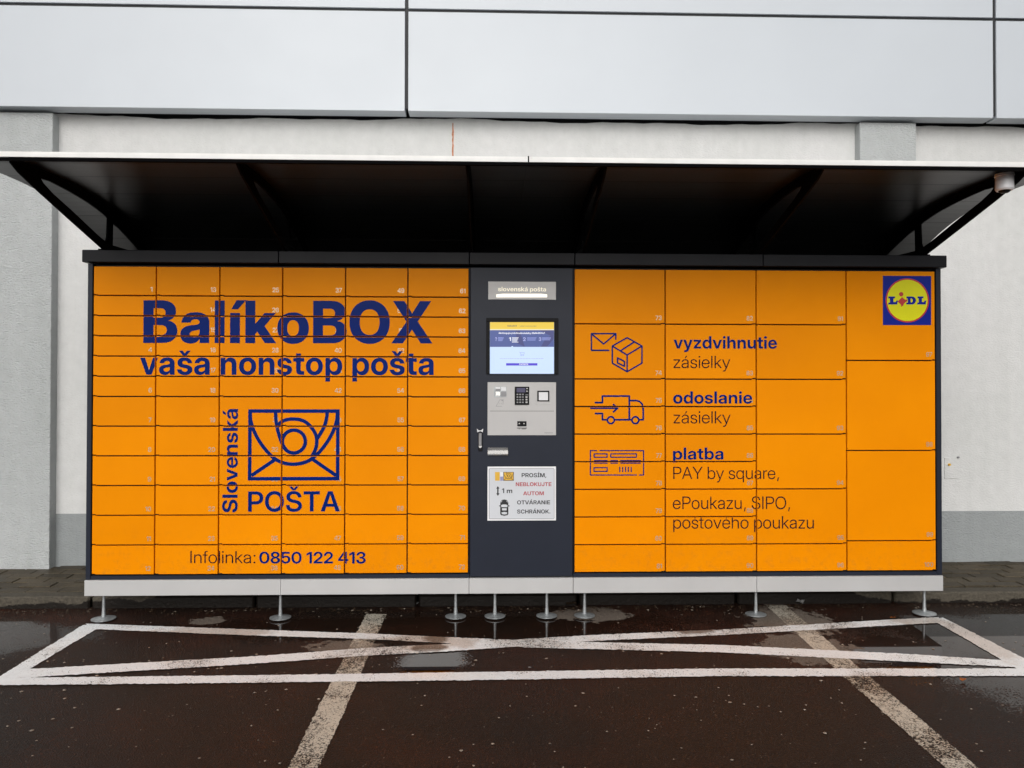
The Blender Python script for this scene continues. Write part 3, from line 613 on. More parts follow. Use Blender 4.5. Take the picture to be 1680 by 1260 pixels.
'B9': '632;300 -12 -29 1 -27 3 -27 6 -24 8 -24 10 -22 12 -19 14 -19 15 -16 17 -14 19 -13 20 -10 21 -8 22 -6 23 -4 24 143 0 6 -21 9 -19 11 -16 14 -14 17 -11 19 -9 21 -4 23 -2 26 2 23 5 21 9 18 13 13 13 12 14 10 16 9 19 8 20 6 21 5 23 3 25 2 25 1 27 -1 0 -10 -13 -10 -13 -12 -11 -13 -10 -18 -12 -20 -9 -22 -8 -22 -5 -24 -3 -25 -1 -29 1 -26 4 -26 6 -24 9 -24 12 -21 14 -20 15 -18 18 -15 20 -14 21 -12 23 -9 25 -6 25 -4 27 -2 28 2 30 4 28 7 26 10 26 13 23 15 22 17 20 20 18 21 16 24 14 26 11 27 9 28 7 30 4 32 1 27 -1 26 -3 25 -5 24 -7 22 -8 21 -11 20 -13 18 -14 18 -16 15 -18 15 -20 13 -21 11 -23 10 -24 9 -27 7 -28 5 -29 4 -31 3 -32 1 -34 -1 -37 -3 -34 -3 -34 -6 -31 -7 -31 -8 -29 -11 -27 -11 -25 -13 -24 -15 -22 -15 -21 -18 -18 -19 -16 -20 -14 -22 -13 -23 -10 -24 -8 -26 -5 -27 -4;307 369 18 1 17 4 16 5 15 8 14 9 13 12 11 12 9 14 8 16 5 16 4 18 1 18 -2 25 -6 23 -9 21 -10 14 -11 13 -12 11 -14 9 -20 10 -22 6 -24 2 -24 -2 -22 -6 -20 -10 -14 -9 -13 -11 -11 -13 -9 -14 -10 -21 -6 -23 -2 -25 2 -25 6 -22 9 -21 10 -14 10 -13 13 -11 14 -9 20 -10 22 -6',
'B?': '581;209 219 0 42 1 24 2 21 4 18 6 17 9 19 13 17 16 15 13 11 16 11 17 11 18 11 18 12 15 12 12 13 10 14 9 18 6 19 2 19 -2 18 -4 16 -8 15 -9 13 -13 10 -15 9 -16 6 -19 4 -21 1 -23 -1 -20 -5 -19 -8 -16 -11 -13 -14 -11 -16 -7 -19 -5 -21 -1 -24 -142 0 1 28 4 26 7 25 9 24 11 22 14 20 16 19 18 17 21 15 22 13 24 11 26 9 27 6 28 4 31 1 28 -1 28 -3 25 -5 25 -7 23 -10 21 -11 20 -12 17 -14 16 -16 13 -17 12 -19 8 -20 7 -20 3 -22 2 -23 -1 -22 -3 -21 -5 -21 -7 -19 -9 -19 -12 -17 -13 -17 -15 -16 -17 -15 -18 -13 -15 -10 -14 -10 -13 -9 -11 -9 -14 -12 -11 -13 -8 -13 -6 -14 -4 -16 -1 -19 0 -32;277 -9 -22 3 -20 8 -18 14 -14 18 -8 20 -3 22 3 22 8 20 14 18 18 14 20 8 22 3 22 -3 20 -8 18 -14 14 -18 8 -20 3 -22 -3 -22 -8 -20 -14 -18 -18 -14 -20 -8',
'BA': '730;5 0 261 745 198 0 262 -745 -171 0 -117 363 -9 28 -8 29 -9 30 -9 30 -9 30 -9 31 -10 33 -10 34 -10 36 -10 38 42 0 -11 -38 -10 -36 -10 -34 -10 -33 -9 -31 -9 -30 -9 -30 -9 -30 -10 -29 -9 -28 -120 -363;171 162 0 123 389 0 0 -123',
'BB': '660;56 0 0 745 298 0 31 -1 29 -3 28 -5 25 -6 23 -9 22 -11 19 -11 17 -14 15 -15 12 -16 11 -18 8 -19 6 -20 3 -21 2 -23 -1 -20 -3 -20 -6 -18 -7 -18 -9 -15 -11 -15 -12 -13 -14 -12 -16 -10 -17 -9 -18 -7 -20 -6 0 -1 22 -4 21 -5 20 -8 19 -10 17 -12 16 -14 13 -16 12 -19 9 -20 7 -22 4 -23 1 -26 -1 -24 -4 -23 -6 -22 -8 -21 -11 -19 -13 -19 -15 -16 -18 -15 -20 -13 -22 -11 -24 -10 -27 -7 -29 -6 -30 -3 -33 -1;206 121 144 0 28 2 24 4 22 8 18 11 14 14 11 17 6 19 2 22 -2 20 -4 18 -9 16 -11 14 -14 12 -17 9 -19 7 -22 4 -25 2 -146 0;206 435 137 0 21 2 20 3 17 7 15 9 12 10 10 14 8 15 4 16 1 19 -1 20 -6 18 -9 17 -13 13 -16 12 -18 8 -21 4 -24 2 -137 0',
'BC': '744;385 -12 -40 2 -38 5 -36 10 -35 13 -33 17 -30 20 -28 23 -26 27 -22 30 -20 33 -16 35 -13 39 -9 41 -6 43 -2 46 2 46 6 44 9 41 13 39 16 36 20 33 22 29 25 27 28 23 31 20 33 17 35 13 36 10 38 5 40 2 26 -1 25 -2 25 -4 23 -5 23 -7 22 -9 21 -10 20 -11 18 -12 18 -14 17 -15 15 -16 14 -17 13 -19 12 -20 10 -20 9 -22 7 -22 6 -24 5 -25 -156 0 -5 22 -7 19 -10 18 -10 17 -13 14 -14 13 -15 11 -17 9 -18 7 -19 5 -21 3 -21 1 -25 -1 -23 -4 -22 -6 -20 -8 -19 -11 -17 -14 -15 -15 -14 -17 -12 -19 -11 -22 -8 -23 -7 -25 -5 -26 -3 -28 -1 -30 1 -30 3 -27 5 -27 7 -24 8 -23 11 -22 12 -19 13 -17 16 -15 17 -14 19 -11 20 -8 22 -6 23 -4 25 -1 21 1 21 3 19 5 18 7 16 9 16 11 14 13 12 14 11 16 9 18 8 20 5 21 156 0 -5 -25 -6 -23 -7 -23 -9 -21 -10 -21 -12 -20 -13 -18 -14 -17 -15 -17 -17 -15 -18 -13 -19 -13 -20 -11 -20 -9 -22 -9 -23 -7 -23 -5 -25 -4 -25 -2',
'BE': '622;56 0 0 745 534 0 0 -132 -381 0 0 -172 352 0 0 -129 -352 0 0 -180 381 0 0 -132',
'BH': '735;56 0 0 745 153 0 0 -299 317 0 0 299 154 0 0 -745 -154 0 0 314 -317 0 0 -314',
'BI': '265;209 745 0 -745 -153 0 0 745',
'BJ': '576;273 -11 -43 2 -40 8 -35 12 -32 17 -28 22 -24 27 -18 31 -13 35 -8 39 -3 44 0 50 145 0 0 -52 2 -24 5 -21 8 -18 11 -15 15 -12 16 -9 19 -5 21 -1 21 1 19 5 17 9 14 12 11 15 9 18 4 21 2 24 0 521 154 0 0 -523 -3 -43 -8 -38 -13 -35 -19 -30 -24 -27 -28 -21 -33 -17 -36 -12 -41 -8',
'BK': '702;167 155 0 191 12 16 13 15 13 15 13 16 12 15 13 15 13 15 13 16 13 15 12 15 13 15 13 16 184 215 185 0 -315 -363 -12 0;56 0 0 745 153 0 0 -206 0 -188 0 -74 0 -277;519 0 -223 338 92 117 308 -455',
'BL': '570;56 0 0 745 153 0 0 -613 339 0 0 -132',
'BM': '915;56 0 0 745 224 0 123 -347 5 -17 6 -19 7 -22 5 -17 5 -18 6 -18 5 -18 6 -19 5 -18 5 -17 5 -18 6 -21 5 -19 4 -16 -38 0 4 16 5 19 6 21 5 18 5 17 5 18 5 19 5 18 6 18 5 18 5 17 7 22 5 19 6 17 121 347 225 0 0 -745 -151 0 0 354 0 18 0 20 1 22 0 23 1 25 0 25 1 27 1 26 1 27 0 26 1 26 0 24 18 0 -5 -20 -6 -20 -6 -20 -6 -21 -6 -20 -6 -21 -6 -20 -6 -19 -6 -20 -5 -18 -6 -18 -5 -16 -6 -21 -6 -19 -5 -16 -127 -354 -124 0 -128 354 -5 16 -6 19 -7 21 -5 16 -6 18 -5 18 -6 20 -6 19 -6 20 -6 21 -7 20 -6 21 -6 20 -6 20 -7 20 23 0 0 -24 0 -26 1 -26 1 -27 0 -26 1 -27 1 -25 0 -25 1 -23 0 -22 1 -20 0 -18 0 -354',
'BN': '743;56 0 0 745 162 0 239 -381 8 -13 9 -16 11 -18 8 -15 9 -15 9 -17 10 -16 9 -17 9 -16 9 -17 9 -15 -18 -40 -1 24 -1 26 -1 28 -1 30 -1 28 0 27 0 26 -1 21 0 17 0 369 154 0 0 -745 -163 0 -217 345 -9 16 -12 18 -12 22 -9 14 -9 15 -9 16 -9 17 -10 17 -10 18 -11 19 -10 18 -11 19 -11 20 27 17 2 -27 1 -26 1 -25 1 -25 1 -31 1 -28 0 -26 0 -33 0 -24 0 -346',
'BO': '765;383 -12 -40 2 -37 5 -36 10 -34 13 -33 17 -31 20 -27 24 -25 26 -23 30 -20 33 -16 36 -13 38 -9 41 -6 43 -2 46 2 46 6 44 9 41 13 38 16 36 20 33 23 30 25 27 27 23 31 20 33 17 34 13 36 10 37 5 40 2 39 -2 38 -5 36 -10 34 -13 32 -17 31 -20 28 -23 25 -27 22 -30 20 -33 16 -36 13 -38 10 -41 5 -44 2 -46 -2 -46 -5 -43 -10 -41 -13 -39 -16 -35 -20 -33 -22 -30 -25 -27 -28 -23 -31 -20 -32 -17 -34 -13 -36 -10 -38 -5;383 124 22 1 22 3 20 6 19 8 19 11 17 13 15 14 14 17 12 19 11 22 9 23 7 25 5 27 3 28 1 31 -1 31 -3 29 -5 27 -7 25 -9 23 -11 21 -12 20 -14 17 -15 14 -17 13 -19 11 -19 8 -20 6 -22 3 -22 1 -23 -1 -21 -3 -20 -6 -20 -8 -18 -11 -17 -13 -15 -14 -14 -17 -13 -20 -10 -21 -10 -23 -7 -25 -5 -27 -3 -29 -1 -31 1 -31 3 -28 5 -27 7 -25 10 -23 10 -22 13 -19 14 -17 15 -14 17 -13 18 -11 20 -8 20 -6 21 -3',
'BP': '646;56 0 0 745 293 0 33 -1 31 -4 29 -6 27 -8 26 -11 23 -13 21 -15 19 -17 17 -18 14 -21 12 -23 9 -24 7 -26 4 -28 1 -29 -1 -30 -4 -27 -7 -26 -9 -24 -13 -23 -14 -21 -17 -19 -19 -17 -21 -15 -24 -13 -25 -11 -28 -8 -29 -6 -31 -4 -32 -1 -207 0 0 129 199 0 26 2 23 4 21 8 18 11 15 13 12 16 9 19 6 20 2 23 -2 22 -6 21 -9 18 -12 16 -15 13 -18 11 -21 8 -23 4 -26 2 -131 0 0 -616',
'BR': '666;56 0 0 745 298 0 32 -1 31 -4 29 -6 27 -8 26 -11 23 -13 21 -15 19 -17 17 -18 14 -21 12 -23 10 -24 6 -26 4 -28 1 -29 -1 -29 -4 -27 -7 -26 -10 -24 -12 -22 -16 -21 -17 -18 -20 -17 -21 -15 -25 -12 -26 -11 -28 -8 -30 -6 -31 -3 -33 -2 -197 0 0 124 196 0 26 2 24 4 21 8 18 11 15 14 12 16 9 19 5 20 2 23 -2 22 -5 21 -9 18 -12 16 -16 14 -18 11 -21 8 -23 4 -26 2 -135 0 0 -617;478 0 -170 337 161 0 174 -337',
'BS': '668;337 -12 -37 1 -34 4 -33 6 -30 8 -28 11 -26 14 -23 15 -21 18 -18 19 -16 22 -13 24 -10 26 -7 27 -4 30 -2 31 149 0 2 -25 7 -24 10 -20 11 -14 12 -12 14 -11 16 -8 19 -7 19 -5 22 -3 23 -1 27 2 25 4 22 6 20 9 16 11 14 13 10 16 6 16 2 19 -4 22 -10 20 -11 11 -14 11 -18 9 -16 6 -18 7 -21 5 -22 6 -79 17 -42 10 -37 13 -33 15 -28 18 -24 19 -20 22 -15 24 -11 26 -6 29 -2 30 1 27 4 25 7 24 10 22 13 21 15 20 18 17 20 16 22 14 24 13 26 10 28 8 30 5 31 4 33 1 34 -1 31 -4 30 -5 28 -9 26 -10 24 -12 21 -15 20 -17 17 -18 15 -21 13 -22 10 -24 7 -26 5 -27 2 -30 -144 0 -3 21 -5 18 -9 17 -10 15 -14 13 -16 11 -17 9 -20 6 -21 3 -23 1 -24 -1 -22 -4 -21 -6 -18 -9 -15 -11 -13 -13 -9 -15 -6 -16 -2 -17 4 -21 10 -19 10 -10 14 -10 17 -9 15 -6 18 -6 19 -5 22 -6 71 -15 24 -5 22 -6 20 -7 19 -6 18 -8 21 -9 19 -11 17 -12 15 -12 13 -13 11 -15 10 -15 7 -16 8 -24 4 -25 2 -27 -1 -28 -5 -26 -7 -25 -10 -23 -13 -22 -15 -20 -18 -18 -21 -16 -22 -14 -26 -12 -27 -10 -30 -8 -31 -6 -34 -3',
'BT': '650;22 613 0 132 606 0 0 -132 -226 0 0 -613 -153 0 0 613',
'BU': '721;361 -12 -37 1 -34 4 -32 7 -31 10 -28 12 -27 15 -23 17 -22 19 -19 22 -16 23 -14 25 -11 27 -7 28 -5 30 -1 31 0 486 150 0 0 -473 1 -21 4 -20 6 -19 9 -18 10 -16 13 -14 15 -13 16 -10 19 -9 19 -6 22 -4 23 -1 23 1 21 4 20 6 18 9 17 10 14 13 13 14 11 16 8 18 6 18 4 21 1 21 0 473 150 0 0 -485 -1 -32 -5 -30 -7 -28 -11 -27 -14 -25 -16 -24 -19 -21 -21 -19 -24 -17 -27 -15 -28 -12 -31 -10 -32 -7 -34 -4',
'BV': '722;266 0 -261 745 167 0 121 -363 8 -27 9 -28 9 -30 9 -30 9 -31 10 -32 10 -34 10 -34 10 -36 11 -37 -44 0 10 37 10 36 10 34 10 34 9 32 9 31 9 30 8 30 9 28 8 27 117 363 165 0 -256 -745',
'BX': '714;6 0 306 437 0 -114 -283 422 175 0 83 -126 10 -17 11 -16 10 -17 10 -16 10 -16 10 -17 10 -16 10 -17 10 -16 -39 0 10 16 10 17 10 16 10 17 11 16 10 16 11 17 10 16 11 17 84 126 170 0 -278 -414 0 108 300 -439 -178 0 -105 157 -9 14 -9 14 -9 14 -9 14 -8 13 -9 14 -9 14 -9 14 -9 13 24 0 -9 -13 -9 -14 -9 -14 -9 -14 -9 -13 -9 -14 -9 -14 -9 -14 -10 -14 -107 -157',
'BZ': '650;27 0 0 119 329 405 12 14 12 14 12 14 12 15 12 14 13 14 12 14 13 14 13 14 12 14 18 -52 -23 0 -24 0 -24 0 -23 0 -24 0 -23 0 -24 0 -24 0 -270 0 0 132 581 0 0 -119 -323 -401 -12 -14 -13 -15 -12 -15 -12 -14 -13 -15 -12 -14 -13 -15 -13 -14 -13 -15 -13 -14 -18 52 24 0 23 0 24 0 23 0 23 0 24 0 23 0 24 0 283 0 0 -132',
'Ba': '566;214 -9 -26 1 -24 4 -23 5 -21 8 -19 9 -18 13 -15 14 -13 16 -10 19 -7 21 -5 23 -1 25 1 21 3 20 5 18 7 15 9 15 11 12 12 11 14 10 15 9 15 7 18 7 18 5 19 4 19 4 20 3 20 2 30 3 26 4 21 3 25 5 16 8 9 10 3 15 0 3 -2 19 -8 16 -13 13 -17 10 -21 6 -25 3 -25 -3 -23 -6 -18 -10 -15 -14 -9 -17 -5 -19 -138 0 2 21 5 20 6 19 9 18 10 16 13 16 14 13 16 13 18 11 20 9 22 8 23 6 25 5 26 2 29 1 26 -1 25 -2 23 -4 22 -5 20 -7 19 -8 17 -10 16 -11 13 -13 12 -13 10 -15 9 -16 6 -18 5 -18 3 -19 1 -21 0 -358 -144 0 0 74 -2 0 -10 -16 -11 -15 -13 -13 -15 -12 -17 -9 -18 -8 -21 -5 -24 -4;254 93 23 2 20 4 19 7 16 10 13 12 11 14 7 16 5 17 1 18 0 53 -7 -3 -9 -4 -12 -3 -13 -3 -15 -3 -15 -2 -17 -3 -18 -3 -24 -5 -21 -7 -19 -10 -14 -12 -9 -16 -3 -19 2 -17 8 -15 12 -12 16 -9 20 -5',
'Bb': '612;355 -11 -23 1 -21 3 -21 6 -19 8 -18 10 -16 13 -15 15 -13 17 -11 19 -1 0 0 -81 -145 0 0 745 147 0 0 -290 1 0 12 18 13 16 15 13 16 11 18 10 18 7 20 5 21 3 23 1 26 -1 25 -4 24 -7 22 -10 21 -13 20 -15 18 -17 16 -19 14 -22 12 -23 11 -26 8 -27 5 -29 4 -30 1 -31 -1 -33 -4 -30 -5 -29 -8 -27 -10 -26 -13 -24 -14 -21 -16 -20 -17 -17 -20 -15 -21 -12 -23 -10 -24 -7 -26 -4;316 109 23 2 21 6 19 10 12 10 11 13 10 14 8 16 6 19 5 20 2 22 1 24 -1 23 -2 22 -5 20 -6 19 -8 16 -10 14 -11 12 -12 11 -19 10 -21 6 -23 2 -23 -2 -22 -7 -20 -10 -13 -11 -12 -12 -10 -15 -8 -16 -7 -19 -5 -19 -3 -22 -1 -22 1 -23 3 -22 5 -19 7 -19 8 -16 10 -15 12 -12 13 -11 20 -11 22 -6',
'Bd': '612;257 -11 -26 1 -26 4 -24 7 -23 10 -21 12 -19 15 -18 17 -16 20 -14 21 -13 24 -10 26 -8 27 -5 29 -4 30 -1 33 1 31 4 30 5 29 8 27 11 26 12 23 14 22 16 19 18 17 20 15 21 13 22 10 24 7 25 4 26 1 23 -1 21 -3 20 -5 18 -7 18 -10 16 -11 15 -13 13 -16 12 -18 1 0 0 290 147 0 0 -745 -145 0 0 81 -1 0 -11 -19 -13 -17 -15 -15 -16 -13 -18 -10 -19 -8 -20 -6 -22 -3;296 109 23 2 22 6 20 11 13 11 12 12 10 15 8 16 7 19 5 19 3 22 1 23 -1 22 -3 22 -5 19 -7 19 -8 16 -10 15 -12 12 -13 11 -20 10 -22 7 -23 2 -23 -2 -21 -6 -19 -10 -12 -11 -11 -12 -10 -14 -8 -16 -6 -19 -5 -20 -2 -22 -1 -23 1 -24 2 -22 5 -20 6 -19 8 -16 10 -14 11 -13 12 -10 19 -10 21 -6',
'Be': '575;293 -12 -31 1 -30 5 -27 7 -27 10 -24 12 -23 16 -21 17 -18 20 -16 21 -14 24 -12 26 -9 27 -7 28 -4 30 -1 32 1 31 4 30 7 29 9 27 12 26 14 24 17 21 18 20 20 17 23 16 24 12 25 10 27 7 29 5 29 1 23 -1 22 -2 21 -4 21 -6 19 -7 19 -8 17 -10 17 -12 15 -12 14 -14 13 -16 12 -16 11 -17 9 -19 8 -19 7 -20 5 -22 4 -22 2 -23 1 -23 0 -40 -466 0 0 94 395 0 -67 -22 -1 25 -5 23 -8 21 -11 17 -14 15 -16 12 -19 9 -21 5 -24 2 -23 -2 -21 -5 -19 -9 -16 -12 -14 -15 -11 -17 -8 -21 -5 -23 -2 -25 0 -65 2 -26 5 -24 8 -21 8 -15 10 -12 12 -11 13 -10 20 -9 22 -6 25 -2 28 3 24 6 14 6 12 8 11 9 13 17 9 19 135 0 -5 -21 -7 -19 -9 -19 -11 -17 -13 -17 -15 -15 -16 -14 -17 -12 -19 -12 -21 -9 -22 -8 -22 -7 -23 -4 -25 -3',
'Bf': '380;360 528 0 -116 -351 0 0 116;104 0 0 597 2 23 3 22 6 19 9 18 10 15 14 14 15 11 18 9 20 8 23 5 25 3 27 1 26 0 24 0 21 0 13 0 0 -116 -9 0 -14 0 -15 0 -13 0 -27 -3 -17 -10 -10 -17 -3 -27 0 -572',
'Bg': '612;301 -216 -29 1 -27 2 -25 5 -24 6 -22 7 -20 10 -18 10 -16 12 -15 13 -13 15 -11 16 -9 17 -7 18 -6 19 -4 20 142 0 8 -19 12 -15 16 -12 19 -9 23 -6 26 -2 26 2 22 6 19 9 17 13 12 17 10 20 5 23 2 27 0 80 -1 0 -11 -19 -13 -17 -14 -14 -17 -12 -17 -10 -19 -8 -21 -5 -21 -3 -23 -1 -26 1 -26 4 -24 7 -23 10 -21 12 -19 15 -18 17 -16 19 -14 21 -13 23 -10 25 -8 26 -5 28 -4 29 -1 31 1 31 4 30 5 28 8 26 11 26 12 23 14 21 16 19 18 18 20 14 21 13 22 10 24 7 25 4 26 1 23 -1 21 -3 20 -6 19 -7 18 -10 16 -12 15 -14 14 -16 12 -18 0 76 146 0 0 -507 -2 -33 -3 -29 -7 -28 -9 -24 -12 -22 -14 -20 -16 -17 -18 -16 -21 -13 -22 -11 -24 -8 -25 -7 -27 -5 -29 -3;296 118 23 2 22 6 20 10 13 11 12 12 10 14 8 17 7 17 5 20 3 21 1 22 -1 22 -3 21 -5 20 -7 17 -8 17 -10 14 -12 12 -13 10 -20 11 -22 6 -23 2 -23 -2 -21 -6 -19 -10 -12 -10 -11 -12 -10 -14 -8 -16 -6 -17 -5 -20 -2 -22 -1 -23 1 -23 2 -22 5 -20 6 -18 8 -16 10 -14 11 -12 12 -10 19 -10 21 -5',
'Bh': '599;199 293 0 -293 -147 0 0 745 147 0 0 -354 -27 0 11 26 12 25 15 22 16 19 18 17 19 14 22 11 23 8 26 5 28 1 22 -1 21 -3 19 -5 19 -6 17 -9 16 -11 14 -12 13 -14 11 -16 10 -18 9 -19 6 -22 5 -22 2 -24 1 -26 0 -331 -147 0 0 304 -1 25 -5 21 -8 19 -11 15 -14 12 -17 9 -19 5 -22 2 -20 -1 -17 -5 -17 -7 -14 -9 -13 -13 -9 -16 -8 -19 -4 -23',
'Bi': '252;52 0 0 528 147 0 0 -528;125 594 -22 3 -21 7 -17 13 -13 16 -8 19 -3 21 3 21 8 19 13 16 17 12 20 8 23 2 23 -2 20 -8 18 -12 13 -16 8 -19 3 -21 -3 -21 -8 -19 -13 -16 -18 -13 -20 -7',
'Bj': '252;53 528 147 0 0 -572 -1 -25 -4 -23 -6 -22 -9 -19 -11 -17 -14 -16 -16 -13 -19 -10 -20 -9 -24 -6 -25 -4 -28 -1 -59 0 0 117 33 0 25 3 18 12 7 12 4 16 2 21;126 594 -23 3 -20 7 -17 13 -14 16 -8 19 -2 21 2 21 8 19 14 16 17 12 20 8 23 2 23 -2 20 -8 17 -12 14 -16 8 -19 2 -21 -2 -21 -8 -19 -14 -16 -17 -13 -20 -7',
'Bk': '564;185 152 0 174 16 0 185 202 173 0 -239 -266 -34 0;52 0 0 745 147 0 0 -745;398 0 -167 230 97 103 242 -333',
'Bl': '252;199 745 0 -745 -147 0 0 745',
'Bm': '905;52 0 0 528 142 0 0 -119 -9 0 8 21 9 19 10 18 12 15 14 13 14 12 15 10 16 8 23 8 24 5 24 1 24 -1 22 -4 21 -7 20 -10 18 -13 16 -15 14 -17 11 -19 8 -21 5 -23 -16 0 6 20 8 18 10 16 12 16 13 13 15 12 17 11 17 8 19 7 20 5 20 3 21 1 25 -1 23 -4 22 -7 21 -10 16 -10 14 -11 12 -13 12 -14 10 -16 8 -18 6 -19 5 -21 3 -22 1 -23 0 -350 -147 0 0 323 -2 22 -5 19 -8 17 -11 13 -19 13 -21 8 -24 2 -18 -1 -16 -4 -15 -7 -13 -10 -11 -11 -8 -14 -7 -16 -3 -17 -2 -19 0 -318 -141 0 0 327 -2 20 -5 17 -7 15 -11 14 -18 13 -21 9 -24 2 -25 -3 -23 -9 -13 -9 -12 -12 -9 -15 -7 -17 -4 -19 -2 -21 0 -312',
'Bn': '599;199 293 0 -293 -147 0 0 528 145 0 0 -137 -25 0 11 26 12 25 15 22 16 19 18 17 19 14 22 11 23 8 26 5 28 1 22 -1 21 -3 19 -5 19 -6 17 -9 16 -11 14 -12 13 -14 11 -16 10 -18 9 -19 6 -22 5 -22 2 -24 1 -26 0 -331 -147 0 0 304 -1 25 -5 21 -8 19 -11 15 -14 12 -17 9 -19 5 -22 2 -20 -1 -17 -5 -17 -7 -14 -9 -13 -13 -9 -16 -8 -19 -4 -23',
'Bo': '594;297 -12 -31 1 -30 5 -28 6 -26 10 -25 12 -23 15 -21 17 -19 20 -17 21 -14 24 -12 26 -10 27 -7 29 -4 30 -1 33 1 32 4 31 7 29 10 27 12 26 14 23 17 22 19 19 21 17 23 15 25 13 26 10 28 6 30 5 31 1 32 -1 29 -5 28 -6 27 -10 25 -13 23 -15 21 -17 18 -19 17 -22 15 -23 12 -26 9 -27 7 -29 4 -31 1 -32 -1 -33 -4 -30 -7 -29 -9 -27 -12 -26 -15 -24 -17 -21 -18 -20 -21 -17 -23 -15 -25 -12 -27 -10 -28 -6 -29 -5;297 108 23 2 21 6 19 10 13 11 11 12 10 14 8 17 6 18 5 20 3 22 1 24 -1 23 -3 22 -5 21 -6 18 -8 16 -10 15 -11 12 -13 11 -19 10 -21 6 -23 2 -23 -2 -20 -6 -19 -10 -13 -11 -11 -12 -10 -15 -8 -16 -7 -18 -5 -21 -2 -22 -1 -23 1 -24 2 -22 5 -20 7 -18 8 -17 10 -14 11 -12 13 -11 18 -10 21 -6',
'Bp': '612;52 -209 0 737 145 0 0 -72 2 0 12 18 13 15 15 13 16 12 18 9 19 7 20 5 21 3 23 1 26 -1 25 -4 24 -7 22 -10 21 -13 20 -15 18 -17 16 -19 14 -22 12 -23 11 -26 8 -27 5 -29 4 -30 1 -31 -1 -33 -4 -30 -5 -29 -8 -27 -10 -26 -13 -24 -14 -21 -16 -20 -17 -17 -20 -15 -21 -12 -23 -10 -24 -7 -26 -4 -26 -1 -23 1 -21 3 -20 6 -19 8 -17 10 -16 12 -14 15 -13 16 -11 19 -2 0 0 -288;316 109 23 2 21 6 19 10 12 10 11 13 10 14 8 16 6 19 5 20 2 22 1 24 -1 23 -2 22 -5 20 -6 19 -8 16 -10 14 -11 12 -12 11 -19 10 -21 6 -23 2 -23 -2 -22 -7 -20 -10 -13 -11 -12 -12 -10 -15 -8 -16 -7 -19 -5 -19 -3 -22 -1 -22 1 -23 3 -22 5 -19 7 -19 8 -16 10 -15 12 -12 13 -11 20 -11 22 -6',
'Bs': '532;271 -13 -26 1 -26 3 -24 4 -24 6 -22 7 -20 9 -19 11 -17 12 -15 14 -14 15 -12 17 -9 18 -8 19 -5 21 -3 22 145 0 5 -21 10 -18 14 -15 19 -11 22 -6 27 -2 25 1 22 6 17 8 13 12 8 13 3 15 -5 19 -13 15 -14 8 -17 6 -20 5 -92 18 -29 7 -27 9 -23 11 -20 12 -18 15 -14 16 -11 19 -8 20 -5 21 -2 24 2 24 5 23 9 21 11 19 12 15 14 13 15 11 18 11 19 8 21 8 22 6 24 4 25 2 27 1 27 -1 25 -2 24 -5 22 -6 21 -8 20 -9 18 -11 16 -12 14 -14 12 -15 11 -17 8 -18 6 -19 4 -20 2 -21 -137 0 -3 20 -8 17 -14 15 -18 12 -21 7 -25 2 -23 -1 -20 -6 -17 -9 -12 -11 -7 -13 -2 -15 4 -19 13 -15 13 -8 15 -6 19 -5 100 -20 30 -7 27 -9 24 -10 20 -12 17 -13 14 -15 10 -17 8 -18 4 -21 2 -22 -1 -21 -4 -19 -6 -19 -8 -17 -11 -16 -13 -15 -15 -14 -16 -12 -18 -11 -21 -9 -21 -8 -24 -6 -24 -4 -26 -3',
'Bt': '378;355 528 0 -116 -346 0 0 116;100 672 147 0 0 -509 3 -23 8 -14 16 -8 25 -2 14 0 16 0 15 0 11 0 0 -116 -16 0 -21 0 -24 0 -24 0 -33 1 -30 4 -26 7 -22 10 -18 12 -15 15 -11 18 -8 22 -5 24 -2 27',
'Bu': '599;238 -11 -22 1 -21 3 -20 5 -18 6 -17 9 -16 11 -15 12 -13 14 -11 16 -10 18 -8 20 -7 21 -4 22 -3 24 -1 26 0 331 147 0 0 -304 2 -24 5 -22 8 -19 11 -15 14 -12 17 -9 19 -5 21 -2 20 1 18 5 16 7 15 9 12 13 10 16 7 20 5 22 1 26 0 293 147 0 0 -528 -145 0 0 137 25 0 -10 -26 -13 -25 -14 -21 -16 -20 -18 -17 -20 -14 -21 -11 -24 -8 -26 -5',
'Bv': '567;202 0 -196 528 154 0 88 -261 6 -18 6 -19 5 -19 6 -18 5 -19 6 -19 5 -18 6 -19 5 -19 5 -18 -35 0 7 23 7 23 6 24 7 23 5 19 6 18 5 19 6 19 6 18 86 261 152 0 -196 -528',
'By': '567;65 -209 0 117 67 0 16 1 13 4 10 7 9 11 7 14 8 18 14 39 -203 526 154 0 89 -261 6 -18 6 -19 6 -19 5 -18 6 -19 6 -19 5 -18 5 -19 6 -19 5 -18 -41 0 5 18 5 19 6 19 5 18 5 19 6 19 6 19 6 18 6 19 6 18 89 261 152 0 -232 -609 -9 -21 -9 -19 -11 -18 -11 -15 -12 -13 -13 -11 -14 -10 -15 -7 -22 -8 -24 -4 -27 -2 -24 0 -24 0 -25 0',
'Bz': '535;48 0 0 99 262 310 0 2 -262 0 0 117 436 0 0 -105 -257 -305 0 -1 260 0 0 -117',
'BÁ': '730;5 0 261 745 198 0 262 -745 -171 0 -117 363 -9 28 -8 29 -9 30 -9 30 -9 30 -9 31 -10 33 -10 34 -10 36 -10 38 42 0 -11 -38 -10 -36 -10 -34 -10 -33 -9 -31 -9 -30 -9 -30 -9 -30 -10 -29 -9 -28 -120 -363;171 162 0 123 389 0 0 -123;307 810 87 157 144 0 -127 -157',
'BÍ': '401;32 0 0 125 92 0 0 495 -92 0 0 125 337 0 0 -125 -92 0 0 -495 92 0 0 -125;142 810 86 157 144 0 -126 -157',
